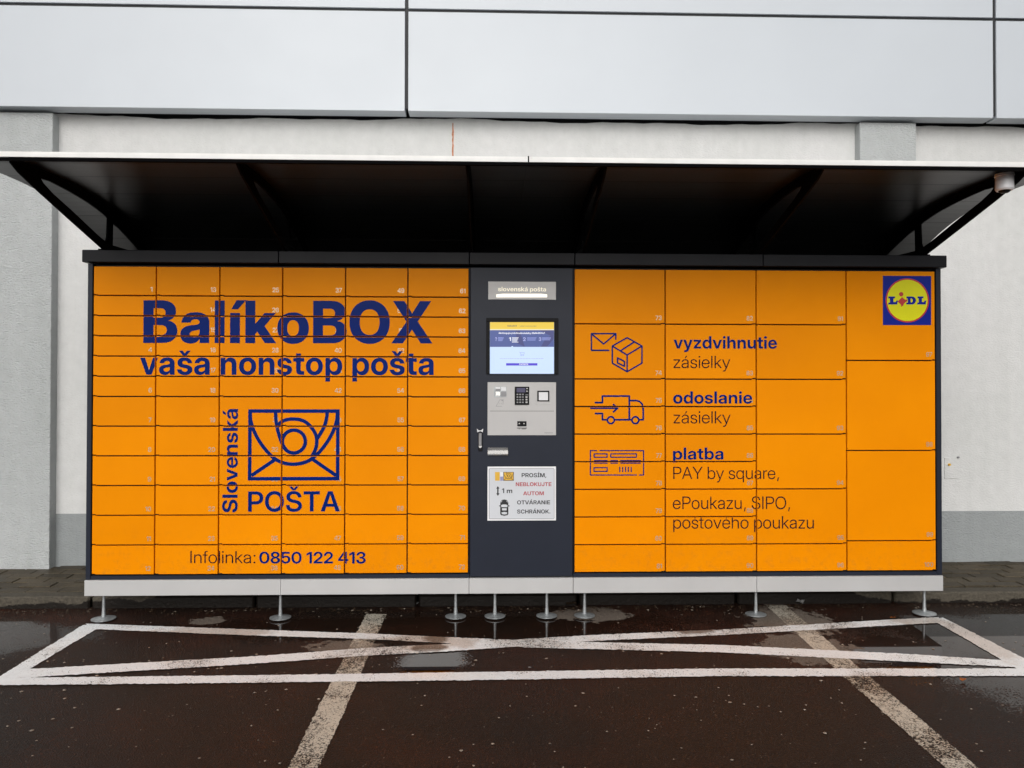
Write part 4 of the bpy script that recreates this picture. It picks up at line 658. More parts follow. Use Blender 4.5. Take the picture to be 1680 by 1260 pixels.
'Bá': '566;214 -9 -26 1 -24 4 -23 5 -21 8 -19 9 -18 13 -15 14 -13 16 -10 19 -7 21 -5 23 -1 25 1 21 3 20 5 18 7 15 9 15 11 12 12 11 14 10 15 9 15 7 18 7 18 5 19 4 19 4 20 3 20 2 30 3 26 4 21 3 25 5 16 8 9 10 3 15 0 3 -2 19 -8 16 -13 13 -17 10 -21 6 -25 3 -25 -3 -23 -6 -18 -10 -15 -14 -9 -17 -5 -19 -138 0 2 21 5 20 6 19 9 18 10 16 13 16 14 13 16 13 18 11 20 9 22 8 23 6 25 5 26 2 29 1 26 -1 25 -2 23 -4 22 -5 20 -7 19 -8 17 -10 16 -11 13 -13 12 -13 10 -15 9 -16 6 -18 5 -18 3 -19 1 -21 0 -358 -144 0 0 74 -2 0 -10 -16 -11 -15 -13 -13 -15 -12 -17 -9 -18 -8 -21 -5 -24 -4;254 93 23 2 20 4 19 7 16 10 13 12 11 14 7 16 5 17 1 18 0 53 -7 -3 -9 -4 -12 -3 -13 -3 -15 -3 -15 -2 -17 -3 -18 -3 -24 -5 -21 -7 -19 -10 -14 -12 -9 -16 -3 -19 2 -17 8 -15 12 -12 16 -9 20 -5;222 593 86 157 144 0 -127 -157',
'Bí': '252;52 0 0 528 147 0 0 -528;67 593 87 157 144 0 -127 -157',
'BČ': '744;385 -12 -40 2 -38 5 -36 10 -35 13 -33 17 -30 20 -28 23 -26 27 -22 30 -20 33 -16 35 -13 39 -9 41 -6 43 -2 46 2 46 6 44 9 41 13 39 16 36 20 33 22 29 25 27 28 23 31 20 33 17 35 13 36 10 38 5 40 2 26 -1 25 -2 25 -4 23 -5 23 -7 22 -9 21 -10 20 -11 18 -12 18 -14 17 -15 15 -16 14 -17 13 -19 12 -20 10 -20 9 -22 7 -22 6 -24 5 -25 -156 0 -5 22 -7 19 -10 18 -10 17 -13 14 -14 13 -15 11 -17 9 -18 7 -19 5 -21 3 -21 1 -25 -1 -23 -4 -22 -6 -20 -8 -19 -11 -17 -14 -15 -15 -14 -17 -12 -19 -11 -22 -8 -23 -7 -25 -5 -26 -3 -28 -1 -30 1 -30 3 -27 5 -27 7 -24 8 -23 11 -22 12 -19 13 -17 16 -15 17 -14 19 -11 20 -8 22 -6 23 -4 25 -1 21 1 21 3 19 5 18 7 16 9 16 11 14 13 12 14 11 16 9 18 8 20 5 21 156 0 -5 -25 -6 -23 -7 -23 -9 -21 -10 -21 -12 -20 -13 -18 -14 -17 -15 -17 -17 -15 -18 -13 -19 -13 -20 -11 -20 -9 -22 -9 -23 -7 -23 -5 -25 -4 -25 -2;313 967 65 -84 67 84 116 0 0 -1 -124 -150 -118 0 -122 150 0 1',
'Bč': '569;294 -12 -31 1 -29 5 -28 7 -26 9 -25 13 -23 15 -20 17 -19 19 -17 22 -14 24 -12 25 -9 28 -7 28 -4 31 -1 32 1 31 4 31 7 29 9 27 12 26 14 24 17 21 19 20 20 17 23 15 25 13 26 9 28 7 29 5 31 1 25 -1 25 -3 23 -5 23 -6 17 -7 16 -8 16 -8 14 -10 14 -11 15 -14 14 -16 12 -17 11 -19 9 -20 7 -20 4 -22 3 -22 -143 0 -4 19 -7 17 -9 16 -12 13 -14 10 -17 8 -19 5 -21 2 -23 -2 -22 -7 -19 -10 -12 -11 -11 -13 -9 -14 -8 -17 -6 -18 -5 -20 -2 -22 -1 -23 1 -24 2 -21 5 -20 6 -18 8 -17 9 -15 11 -12 12 -11 19 -10 22 -7 23 -2 21 2 19 5 16 7 14 11 12 13 9 16 7 18 5 19 143 0 -2 -22 -5 -21 -6 -21 -9 -20 -10 -18 -12 -18 -14 -16 -16 -14 -13 -11 -15 -10 -15 -9 -17 -8 -17 -6 -23 -7 -24 -5 -24 -3;228 750 65 -84 67 84 116 0 0 -1 -124 -150 -118 0 -122 150 0 1',
'Bš': '532;271 -13 -26 1 -26 3 -24 4 -24 6 -22 7 -20 9 -19 11 -17 12 -15 14 -14 15 -12 17 -9 18 -8 19 -5 21 -3 22 145 0 5 -21 10 -18 14 -15 19 -11 22 -6 27 -2 25 1 22 6 17 8 13 12 8 13 3 15 -5 19 -13 15 -14 8 -17 6 -20 5 -92 18 -29 7 -27 9 -23 11 -20 12 -18 15 -14 16 -11 19 -8 20 -5 21 -2 24 2 24 5 23 9 21 11 19 12 15 14 13 15 11 18 11 19 8 21 8 22 6 24 4 25 2 27 1 27 -1 25 -2 24 -5 22 -6 21 -8 20 -9 18 -11 16 -12 14 -14 12 -15 11 -17 8 -18 6 -19 4 -20 2 -21 -137 0 -3 20 -8 17 -14 15 -18 12 -21 7 -25 2 -23 -1 -20 -6 -17 -9 -12 -11 -7 -13 -2 -15 4 -19 13 -15 13 -8 15 -6 19 -5 100 -20 30 -7 27 -9 24 -10 20 -12 17 -13 14 -15 10 -17 8 -18 4 -21 2 -22 -1 -21 -4 -19 -6 -19 -8 -17 -11 -16 -13 -15 -15 -14 -16 -12 -18 -11 -21 -9 -21 -8 -24 -6 -24 -4 -26 -3;201 750 65 -84 67 84 116 0 0 -1 -124 -150 -118 0 -121 150 0 1',
'M0': '656;328 -12 -35 2 -34 6 -31 9 -29 13 -27 17 -25 20 -23 24 -20 26 -18 30 -15 33 -13 36 -10 38 -7 41 -4 43 -2 46 2 46 4 44 7 41 10 38 13 36 15 33 18 30 20 26 23 24 25 20 27 17 29 13 31 9 34 6 35 2 35 -2 33 -6 32 -9 29 -13 27 -17 25 -20 23 -24 20 -26 18 -30 15 -33 13 -36 10 -38 7 -41 4 -44 2 -46 -2 -46 -4 -43 -7 -41 -10 -39 -13 -35 -15 -33 -18 -30 -20 -26 -23 -24 -25 -20 -27 -17 -29 -13 -32 -10 -33 -5;328 100 20 1 18 4 18 7 16 9 15 12 14 14 13 16 11 19 10 21 9 23 7 26 6 27 4 29 2 31 1 33 -1 33 -2 31 -4 29 -6 28 -7 25 -9 24 -10 21 -11 18 -13 17 -14 14 -15 12 -16 9 -18 7 -18 4 -20 1 -20 -1 -18 -4 -18 -7 -16 -9 -16 -12 -14 -14 -12 -17 -12 -18 -10 -21 -8 -24 -7 -25 -6 -28 -4 -29 -2 -31 -1 -33 1 -33 2 -31 4 -29 6 -27 7 -26 8 -23 10 -21 12 -19 12 -16 14 -14 16 -12 16 -9 18 -7 18 -4',
'M1': '392;331 745 0 -745 -132 0 0 617 -178 -115 0 124 185 119',
'M2': '603;41 0 0 103 270 236 15 13 13 12 13 12 12 12 11 11 13 14 11 14 10 14 8 15 8 20 5 21 1 23 -1 24 -6 23 -8 20 -12 17 -15 14 -18 12 -20 9 -23 5 -25 1 -21 -1 -19 -3 -18 -6 -16 -8 -14 -10 -13 -12 -11 -14 -9 -17 -7 -17 -5 -20 -3 -21 -1 -23 -127 0 2 31 4 29 6 28 9 26 12 25 14 22 16 21 18 18 21 17 22 14 25 12 26 9 28 7 29 4 32 1 29 -1 28 -4 26 -5 26 -8 23 -11 23 -12 20 -14 18 -16 16 -18 14 -20 12 -21 9 -23 7 -25 4 -25 1 -27 -1 -25 -4 -24 -6 -23 -8 -22 -8 -17 -10 -17 -11 -17 -12 -16 -14 -17 -16 -16 -16 -17 -18 -17 -19 -18 -21 -19 -169 -149 0 -1 337 0 0 -112',
'M3': '629;317 -12 -35 1 -32 4 -30 7 -28 10 -26 12 -24 14 -21 17 -19 18 -16 20 -14 23 -12 23 -9 25 -7 26 -4 27 -1 28 132 0 1 -22 3 -21 6 -18 7 -18 10 -15 11 -13 13 -12 16 -10 17 -7 18 -6 20 -3 22 -1 27 2 25 5 23 8 16 8 13 10 12 11 10 12 10 19 6 21 2 23 -2 22 -7 20 -11 17 -10 12 -13 11 -15 9 -16 8 -18 6 -20 4 -21 3 -23 1 -65 0 0 103 65 0 27 2 24 4 22 7 20 10 16 12 13 14 9 16 6 19 2 20 -2 22 -5 20 -9 18 -12 16 -15 13 -18 11 -20 8 -22 4 -25 2 -25 -2 -23 -5 -21 -9 -18 -11 -15 -15 -12 -17 -9 -20 -6 -23 -2 -25 -129 0 1 27 4 25 7 24 9 23 11 22 14 20 16 19 18 16 21 15 22 13 24 11 26 8 28 6 29 4 30 1 29 -1 28 -3 26 -6 25 -7 24 -10 23 -11 20 -13 18 -15 16 -16 15 -18 12 -20 9 -20 6 -22 4 -22 2 -24 -2 -24 -4 -22 -8 -21 -11 -19 -14 -18 -16 -16 -19 -14 -20 -12 -22 -9 -24 -7 0 -1 24 -5 23 -7 21 -9 19 -11 17 -14 15 -14 13 -17 11 -18 9 -19 6 -20 4 -20 1 -22 -2 -25 -4 -24 -7 -23 -10 -22 -13 -21 -15 -19 -18 -17 -19 -16 -22 -14 -24 -12 -26 -11 -27 -8 -28 -5 -31 -4',
'M4': '662;28 166 0 107 336 472 85 0 0 -135 -47 0 -238 -334 0 -1 469 0 0 -109;402 0 0 198 0 49 0 498 130 0 0 -745',
'M5': '608;304 -11 -30 1 -29 4 -27 6 -26 8 -25 11 -23 13 -21 15 -19 16 -17 19 -16 20 -13 22 -10 24 -8 24 -5 26 -3 28 131 0 3 -24 7 -22 11 -20 10 -14 12 -12 13 -10 15 -9 22 -9 23 -6 26 -2 20 1 19 4 17 6 16 8 15 11 13 12 11 14 10 16 7 17 6 18 3 20 1 21 -1 22 -3 19 -5 19 -8 18 -9 15 -11 14 -13 13 -14 10 -21 11 -24 6 -25 2 -26 -1 -23 -4 -21 -7 -20 -9 -17 -12 -14 -15 -12 -16 -8 -19 -126 0 24 433 464 0 0 -112 -343 0 -15 -194 1 0 16 15 17 13 18 11 20 8 20 7 21 5 23 3 23 1 25 -1 24 -4 24 -5 22 -9 17 -8 16 -9 16 -11 14 -12 14 -13 13 -14 11 -15 10 -16 9 -17 8 -18 9 -24 5 -24 4 -26 1 -27 -1 -29 -4 -29 -7 -27 -9 -25 -13 -25 -14 -22 -17 -20 -18 -19 -21 -16 -23 -15 -25 -11 -27 -10 -28 -6 -30 -4',
'M6': '623;319 -12 -26 1 -25 3 -24 5 -23 6 -22 9 -20 11 -20 12 -17 14 -17 16 -15 18 -14 19 -13 21 -11 23 -10 25 -8 26 -7 27 -5 29 -4 31 -2 32 -1 34 1 36 2 35 4 34 5 32 6 31 9 29 9 27 11 26 13 24 14 22 15 21 17 18 18 17 20 14 21 12 23 11 24 8 25 5 27 4 28 1 28 -1 27 -3 25 -6 24 -7 22 -10 21 -12 19 -13 18 -15 16 -16 14 -19 12 -19 10 -21 8 -21 6 -23 3 -24 -129 0 -5 22 -9 20 -12 17 -15 15 -17 12 -19 9 -22 5 -25 1 -21 -1 -20 -4 -19 -6 -17 -9 -15 -11 -14 -13 -13 -16 -11 -17 -9 -19 -8 -22 -7 -23 -5 -24 -3 -26 -2 -27 -1 -29 1 0 9 14 11 13 12 12 13 10 14 9 15 9 16 7 17 5 23 6 24 4 26 1 27 -1 27 -4 25 -7 24 -9 23 -11 21 -14 19 -16 18 -18 15 -19 14 -22 12 -23 8 -24 7 -26 4 -27 1 -28 -2 -29 -4 -28 -7 -27 -9 -25 -12 -23 -15 -22 -17 -20 -19 -18 -21 -16 -23 -14 -25 -11 -27 -9 -27 -7 -30 -4;319 98 25 2 24 7 21 10 15 11 13 12 12 14 10 15 8 17 6 18 4 19 1 19 -1 20 -4 19 -5 17 -8 17 -10 15 -12 14 -13 12 -14 10 -22 10 -23 7 -26 2 -19 -1 -18 -4 -17 -6 -17 -8 -14 -10 -14 -12 -12 -14 -10 -15 -8 -17 -6 -18 -3 -19 -1 -19 1 -20 3 -19 6 -17 8 -17 10 -16 12 -13 13 -12 15 -11 21 -10 24 -7',
'M7': '554;74 0 319 629 0 1 -370 0 0 115 508 0 0 -115 -317 -630',
'M8': '620;310 -12 -32 1 -30 3 -29 6 -27 7 -25 10 -24 11 -22 14 -19 15 -17 16 -15 18 -13 20 -9 21 -7 22 -5 23 -1 25 1 24 5 24 7 22 9 20 10 16 11 14 12 13 14 12 15 11 16 9 17 8 19 7 19 5 20 3 -26 5 -24 9 -22 11 -19 14 -18 16 -14 19 -12 21 -8 22 -5 24 -1 26 1 23 4 22 6 21 9 20 11 19 14 17 16 16 18 14 19 13 22 11 23 9 24 8 26 5 27 3 29 1 29 -1 27 -3 26 -5 24 -7 24 -10 21 -11 20 -12 17 -14 16 -16 13 -18 12 -18 9 -20 6 -21 4 -22 1 -24 -2 -26 -5 -24 -8 -22 -11 -21 -15 -19 -17 -16 -20 -14 -21 -11 -24 -9 -26 -5 20 -3 20 -5 18 -7 17 -8 16 -9 15 -11 14 -12 12 -13 11 -15 10 -15 10 -21 6 -22 5 -23 1 -24 -1 -25 -5 -23 -7 -22 -9 -21 -13 -20 -15 -18 -17 -16 -19 -15 -22 -14 -24 -11 -25 -10 -27 -7 -29 -6 -30 -3;310 91 26 2 25 5 21 8 20 11 16 14 13 16 9 19 6 20 2 22 -2 23 -6 22 -10 19 -9 13 -12 12 -13 10 -14 8 -22 9 -24 5 -26 2 -26 -2 -24 -5 -22 -9 -14 -8 -13 -10 -12 -12 -10 -13 -10 -19 -6 -22 -2 -23 2 -22 6 -20 10 -19 13 -16 16 -14 19 -11 22 -8 24 -5;310 435 23 2 20 4 19 8 16 10 14 13 11 15 8 17 5 19 2 21 -2 21 -4 19 -9 17 -11 15 -13 12 -17 11 -19 7 -20 5 -23 1 -23 -1 -21 -5 -18 -7 -17 -11 -14 -12 -11 -15 -8 -17 -5 -19 -2 -21 2 -21 5 -19 8 -17 12 -15 13 -13 17 -10 19 -8 20 -4',
'M9': '623;295 -12 -28 1 -27 3 -25 6 -24 7 -23 10 -21 12 -19 13 -18 15 -16 17 -14 18 -12 19 -10 21 -8 22 -6 22 -4 24 129 0 6 -22 9 -19 12 -18 15 -15 17 -12 20 -9 22 -5 24 -1 22 1 20 4 19 6 17 9 15 11 14 13 12 16 11 17 10 19 8 22 6 23 5 24 4 26 2 27 1 29 -1 0 -10 -14 -10 -13 -12 -11 -13 -10 -14 -9 -15 -8 -15 -7 -17 -6 -23 -5 -24 -3 -26 -2 -27 2 -27 4 -25 6 -24 9 -23 12 -21 13 -19 16 -18 18 -15 19 -14 22 -12 23 -8 24 -7 25 -4 27 -1 28 1 29 5 28 6 27 10 25 12 23 15 22 17 20 19 18 21 15 23 14 25 12 27 9 28 6 29 4 31 1 26 -1 25 -3 24 -5 23 -6 22 -9 20 -11 19 -12 18 -14 17 -16 15 -18 14 -19 13 -21 11 -23 9 -25 9 -26 7 -27 5 -29 4 -31 2 -32 1 -34 -1 -36 -2 -35 -4 -34 -5 -32 -7 -31 -8 -29 -10 -27 -11 -26 -12 -24 -14 -22 -16 -21 -17 -18 -18 -17 -20 -14 -21 -12 -23 -11 -24 -8 -25 -5 -27 -4;302 363 20 1 18 3 17 6 17 9 14 10 14 11 12 14 9 15 9 16 6 18 3 19 1 19 -1 20 -3 19 -6 18 -8 16 -10 15 -12 14 -13 12 -15 10 -21 11 -24 6 -25 2 -25 -2 -23 -6 -22 -11 -15 -10 -14 -12 -11 -14 -10 -15 -8 -17 -6 -17 -4 -19 -1 -20 1 -20 4 -18 5 -18 8 -17 10 -15 12 -13 13 -12 15 -10 21 -10 23 -6',
'MA': '714;6 0 265 745 173 0 264 -745 -151 0 -127 386 -8 26 -9 26 -8 27 -8 28 -9 28 -9 29 -9 31 -10 34 -10 35 -11 37 38 0 -11 -37 -11 -35 -9 -34 -10 -31 -9 -29 -9 -28 -8 -28 -9 -27 -8 -26 -9 -26 -131 -386;166 175 0 111 382 0 0 -111',
'MO': '766;383 -12 -39 2 -37 6 -36 9 -34 13 -33 18 -30 20 -27 24 -25 27 -22 29 -20 33 -16 36 -13 38 -9 41 -5 43 -2 45 2 46 5 43 9 41 13 38 16 36 20 33 22 30 25 26 27 24 30 21 33 17 34 13 36 9 37 6 39 2 39 -2 37 -6 36 -9 34 -13 32 -17 31 -21 27 -24 25 -26 22 -30 19 -33 17 -36 12 -38 9 -41 6 -43 2 -46 -2 -45 -6 -43 -9 -41 -12 -38 -17 -36 -19 -33 -22 -30 -25 -26 -27 -24 -31 -21 -32 -17 -34 -13 -36 -9 -37 -6;383 110 23 1 23 4 22 6 20 9 20 11 18 13 17 16 15 17 13 20 12 23 10 24 7 27 6 28 3 31 1 32 -1 33 -3 30 -6 29 -7 26 -10 25 -12 22 -13 21 -15 17 -17 16 -18 13 -20 11 -20 9 -22 6 -23 4 -23 1 -24 -1 -22 -4 -22 -6 -20 -9 -20 -11 -18 -13 -17 -16 -15 -17 -13 -21 -12 -22 -10 -25 -7 -26 -6 -29 -3 -30 -1 -33 1 -32 3 -31 6 -28 7 -27 10 -24 12 -23 13 -20 15 -17 17 -16 18 -13 20 -11 20 -9 22 -6 22 -4',
'MP': '641;61 0 0 745 286 0 32 -1 30 -4 29 -6 27 -8 25 -10 22 -13 21 -14 19 -17 16 -19 14 -20 12 -22 9 -24 6 -26 4 -27 2 -28 -2 -29 -4 -27 -6 -26 -10 -23 -12 -23 -14 -20 -16 -19 -19 -17 -21 -14 -23 -13 -25 -10 -27 -9 -29 -6 -30 -3 -32 -1 -210 0 0 116 204 0 21 1 20 3 18 4 17 7 14 8 14 10 11 12 9 13 10 19 6 22 1 25 -1 24 -6 22 -10 19 -9 13 -11 12 -14 10 -14 8 -17 6 -18 5 -20 3 -21 1 -142 0 0 -629',
'MS': '658;333 -12 -36 1 -34 4 -32 6 -30 8 -27 11 -26 14 -23 15 -20 18 -18 19 -15 22 -13 24 -10 25 -7 28 -4 29 -2 31 134 0 1 -21 4 -20 6 -18 9 -16 11 -15 13 -13 15 -11 17 -10 19 -7 21 -5 23 -3 25 -2 22 1 21 3 19 4 18 5 21 10 17 12 15 15 10 17 7 18 2 21 -4 24 -10 21 -11 12 -15 11 -18 10 -17 7 -18 7 -21 6 -24 6 -79 18 -43 11 -37 13 -33 15 -29 17 -23 19 -19 21 -15 24 -11 26 -6 28 -2 30 1 26 4 25 7 23 10 23 12 20 15 19 17 18 20 15 21 14 24 12 26 10 27 8 29 6 30 3 33 1 32 -1 31 -4 29 -5 27 -8 25 -11 24 -12 21 -15 19 -16 17 -19 14 -20 13 -22 10 -24 7 -25 5 -28 2 -28 -130 0 -3 22 -5 20 -9 18 -12 16 -14 14 -17 12 -18 9 -21 7 -23 4 -25 1 -26 -1 -24 -5 -21 -7 -20 -9 -16 -12 -14 -14 -10 -17 -6 -17 -2 -19 4 -23 10 -20 11 -11 14 -11 18 -9 16 -7 18 -6 21 -6 23 -6 74 -17 23 -5 21 -6 21 -7 19 -6 17 -8 20 -9 19 -11 16 -12 15 -12 13 -13 11 -15 10 -15 7 -16 8 -23 4 -24 1 -27 -1 -27 -4 -26 -7 -24 -10 -23 -13 -21 -15 -20 -18 -17 -20 -16 -22 -14 -25 -12 -26 -10 -29 -8 -31 -6 -33 -3',
'MT': '644;23 627 0 118 598 0 0 -118 -231 0 0 -627 -136 0 0 627',
'Ma': '557;216 -9 -25 2 -24 3 -23 5 -21 8 -20 10 -17 12 -15 14 -13 17 -11 19 -7 20 -4 23 -2 26 1 21 3 20 6 17 7 16 9 14 11 13 12 11 14 9 15 8 16 8 17 6 18 5 19 4 19 4 20 3 20 2 31 4 26 3 21 3 25 5 16 8 9 10 3 16 0 4 -3 20 -8 18 -14 15 -18 12 -15 5 -17 3 -19 1 -19 -1 -18 -3 -16 -5 -14 -7 -12 -9 -10 -11 -10 -18 -5 -21 -125 0 3 21 4 20 6 18 9 17 10 17 12 15 15 13 15 13 18 10 19 10 22 8 22 6 24 4 26 3 27 1 25 -1 24 -2 23 -4 21 -6 20 -6 18 -9 16 -9 15 -11 14 -13 11 -13 10 -15 9 -16 8 -23 5 -25 1 -26 0 -360 -128 0 0 75 -2 0 -9 -16 -11 -14 -12 -13 -15 -12 -16 -10 -19 -8 -22 -6 -24 -3;249 87 26 1 22 5 20 8 17 11 14 13 11 15 8 17 5 18 1 20 0 56 -7 -3 -10 -4 -12 -3 -15 -3 -16 -3 -17 -3 -18 -3 -19 -3 -18 -3 -16 -5 -15 -5 -20 -10 -16 -13 -10 -17 -3 -22 2 -18 9 -16 13 -13 18 -10 21 -5',
'Me': '568;290 -12 -31 1 -29 5 -28 7 -25 10 -25 12 -22 16 -20 17 -18 20 -16 21 -13 24 -12 26 -9 27 -6 28 -4 30 -1 31 1 32 4 30 7 29 9 27 11 25 14 24 16 22 18 20 20 17 22 15 24 13 25 10 26 7 28 5 29 1 22 -1 22 -2 21 -4 20 -6 19 -7 18 -9 17 -10 16 -11 15 -12 14 -15 13 -15 12 -16 10 -17 9 -19 8 -19 7 -21 5 -21 3 -23 2 -23 1 -23 0 -36 -458 0 0 89 393 0 -58 -23 -1 21 -3 19 -5 18 -7 17 -9 15 -10 13 -12 12 -13 9 -21 10 -23 6 -25 1 -25 -1 -23 -6 -20 -10 -14 -9 -12 -12 -10 -13 -9 -15 -7 -17 -5 -18 -3 -19 -1 -21 0 -57 1 -22 3 -20 5 -19 7 -17 9 -16 11 -14 12 -12 14 -11 16 -8 17 -6 19 -3 21 -1 20 1 18 3 17 5 15 7 14 9 11 10 10 12 8 13 5 14 122 0 -5 -21 -7 -19 -9 -18 -10 -17 -13 -17 -14 -15 -16 -14 -17 -12 -19 -11 -19 -10 -21 -8 -22 -6 -23 -4 -24 -3',
'Mk': '552;174 162 0 154 13 0 201 212 156 0 -244 -261 -27 0;55 0 0 745 131 0 0 -745;402 0 -180 238 87 91 248 -329',
'Ml': '241;186 745 0 -745 -131 0 0 745',
'Mn': '589;186 298 0 -298 -131 0 0 528 128 0 0 -135 -24 0 11 27 12 24 15 22 16 19 17 16 20 14 21 10 23 8 25 4 27 2 22 -1 21 -3 19 -5 19 -7 17 -8 16 -11 15 -12 13 -14 12 -16 10 -18 9 -19 6 -21 5 -23 3 -25 1 -26 0 -330 -131 0 0 309 -1 26 -6 24 -8 20 -12 16 -15 13 -18 9 -21 6 -23 2 -21 -2 -20 -4 -17 -8 -16 -10 -14 -14 -11 -17 -8 -21 -5 -24',
'Mo': '586;293 -12 -31 1 -28 5 -28 6 -26 10 -24 13 -23 15 -20 17 -19 19 -16 22 -14 23 -12 26 -9 27 -7 29 -4 30 -1 32 1 33 4 30 7 29 9 27 12 26 14 24 16 21 19 20 20 17 23 15 24 13 26 9 28 7 28 5 31 1 30 -1 30 -5 27 -7 26 -9 24 -13 23 -15 20 -17 18 -20 17 -21 14 -24 12 -26 9 -27 7 -29 4 -30 1 -33 -1 -32 -4 -30 -7 -29 -9 -27 -12 -26 -14 -23 -17 -22 -18 -19 -20 -17 -23 -15 -24 -13 -26 -10 -27 -6 -30 -5;293 96 25 3 23 6 21 11 14 12 12 13 10 15 9 18 7 20 5 21 3 23 1 25 -1 26 -3 23 -5 22 -7 19 -9 18 -10 16 -12 13 -14 11 -21 12 -23 6 -25 3 -25 -3 -23 -6 -21 -12 -14 -11 -12 -13 -10 -16 -9 -18 -7 -19 -5 -22 -3 -23 -1 -26 1 -25 3 -23 5 -21 7 -20 9 -18 10 -15 12 -13 14 -12 21 -11 23 -6',
'Mp': '603;55 -209 0 737 129 0 0 -73 1 0 12 17 14 16 15 13 17 12 18 9 19 7 21 6 21 3 22 1 27 -2 25 -4 24 -7 23 -9 21 -13 19 -15 18 -17 16 -19 14 -22 13 -23 10 -26 8 -27 6 -29 3 -30 1 -32 -1 -32 -3 -30 -6 -29 -8 -27 -10 -26 -12 -23 -14 -22 -16 -19 -18 -17 -20 -15 -21 -13 -23 -9 -24 -7 -25 -4 -27 -2 -23 1 -21 4 -20 5 -19 8 -18 10 -16 12 -15 15 -13 16 -12 19 -1 0 0 -288;312 98 25 2 22 6 21 11 13 11 12 13 11 15 8 18 7 19 5 22 3 24 1 25 -1 26 -3 24 -5 22 -7 19 -8 18 -11 15 -12 13 -13 11 -21 10 -22 7 -25 2 -19 -1 -18 -4 -17 -6 -16 -10 -14 -11 -13 -13 -11 -16 -9 -18 -7 -19 -5 -21 -3 -23 -1 -25 1 -24 3 -23 5 -21 7 -20 9 -17 11 -16 13 -13 14 -12 16 -9 17 -6 18 -4',
'Ms': '520;265 -13 -26 1 -24 3 -23 4 -23 5 -21 8 -20 9 -18 10 -16 12 -15 14 -13 15 -12 16 -9 18 -7 19 -5 21 -3 22 129 0 5 -24 10 -19 16 -16 14 -9 17 -7 20 -4 21 -1 28 2 24 6 19 10 14 13 9 14 3 18 -5 21 -14 16 -15 9 -17 7 -21 5 -90 19 -29 7 -26 9 -23 11 -20 12 -18 15 -14 16 -11 18 -8 20 -4 21 -2 23 2 24 5 22 8 21 12 19 11 14 13 13 15 11 17 10 18 9 20 7 22 6 23 4 24 3 25 0 25 0 25 -3 22 -4 22 -6 20 -8 19 -9 17 -11 15 -12 14 -14 12 -15 10 -16 8 -18 6 -19 4 -20 2 -21 -122 0 -4 22 -9 19 -14 16 -14 10 -16 7 -19 5 -20 1 -25 -2 -21 -6 -18 -10 -13 -13 -8 -15 -3 -16 5 -21 14 -17 13 -9 17 -7 20 -5 96 -20 30 -7 27 -9 23 -11 20 -11 16 -14 14 -15 10 -17 8 -18 4 -21 2 -22 -2 -25 -6 -23 -9 -22 -12 -20 -13 -15 -14 -13 -16 -11 -18 -11 -19 -9 -21 -7 -22 -6 -24 -4 -24 -3',
'Mt': '362;339 528 0 -104 -331 0 0 104;101 672 130 0 0 -518 3 -24 8 -15 17 -8 25 -3 14 0 15 0 14 0 12 0 0 -104 -15 0 -20 0 -22 0 -21 0 -31 1 -28 4 -24 7 -21 9 -17 12 -15 15 -10 17 -8 20 -5 23 -1 26',
'Mv': '556;206 0 -198 528 138 0 95 -272 7 -22 7 -23 7 -22 7 -22 7 -22 6 -22 7 -22 7 -23 -32 0 7 23 7 22 6 22 7 22 6 22 7 22 7 23 7 22 93 272 136 0 -198 -528',
'Má': '557;216 -9 -25 2 -24 3 -23 5 -21 8 -20 10 -17 12 -15 14 -13 17 -11 19 -7 20 -4 23 -2 26 1 21 3 20 6 17 7 16 9 14 11 13 12 11 14 9 15 8 16 8 17 6 18 5 19 4 19 4 20 3 20 2 31 4 26 3 21 3 25 5 16 8 9 10 3 16 0 4 -3 20 -8 18 -14 15 -18 12 -15 5 -17 3 -19 1 -19 -1 -18 -3 -16 -5 -14 -7 -12 -9 -10 -11 -10 -18 -5 -21 -125 0 3 21 4 20 6 18 9 17 10 17 12 15 15 13 15 13 18 10 19 10 22 8 22 6 24 4 26 3 27 1 25 -1 24 -2 23 -4 21 -6 20 -6 18 -9 16 -9 15 -11 14 -13 11 -13 10 -15 9 -16 8 -23 5 -25 1 -26 0 -360 -128 0 0 75 -2 0 -9 -16 -11 -14 -12 -13 -15 -12 -16 -10 -19 -8 -22 -6 -24 -3;249 87 26 1 22 5 20 8 17 11 14 13 11 15 8 17 5 18 1 20 0 56 -7 -3 -10 -4 -12 -3 -15 -3 -16 -3 -17 -3 -18 -3 -19 -3 -18 -3 -16 -5 -15 -5 -20 -10 -16 -13 -10 -17 -3 -22 2 -18 9 -16 13 -13 18 -10 21 -5;222 594 83 154 131 0 -119 -154',
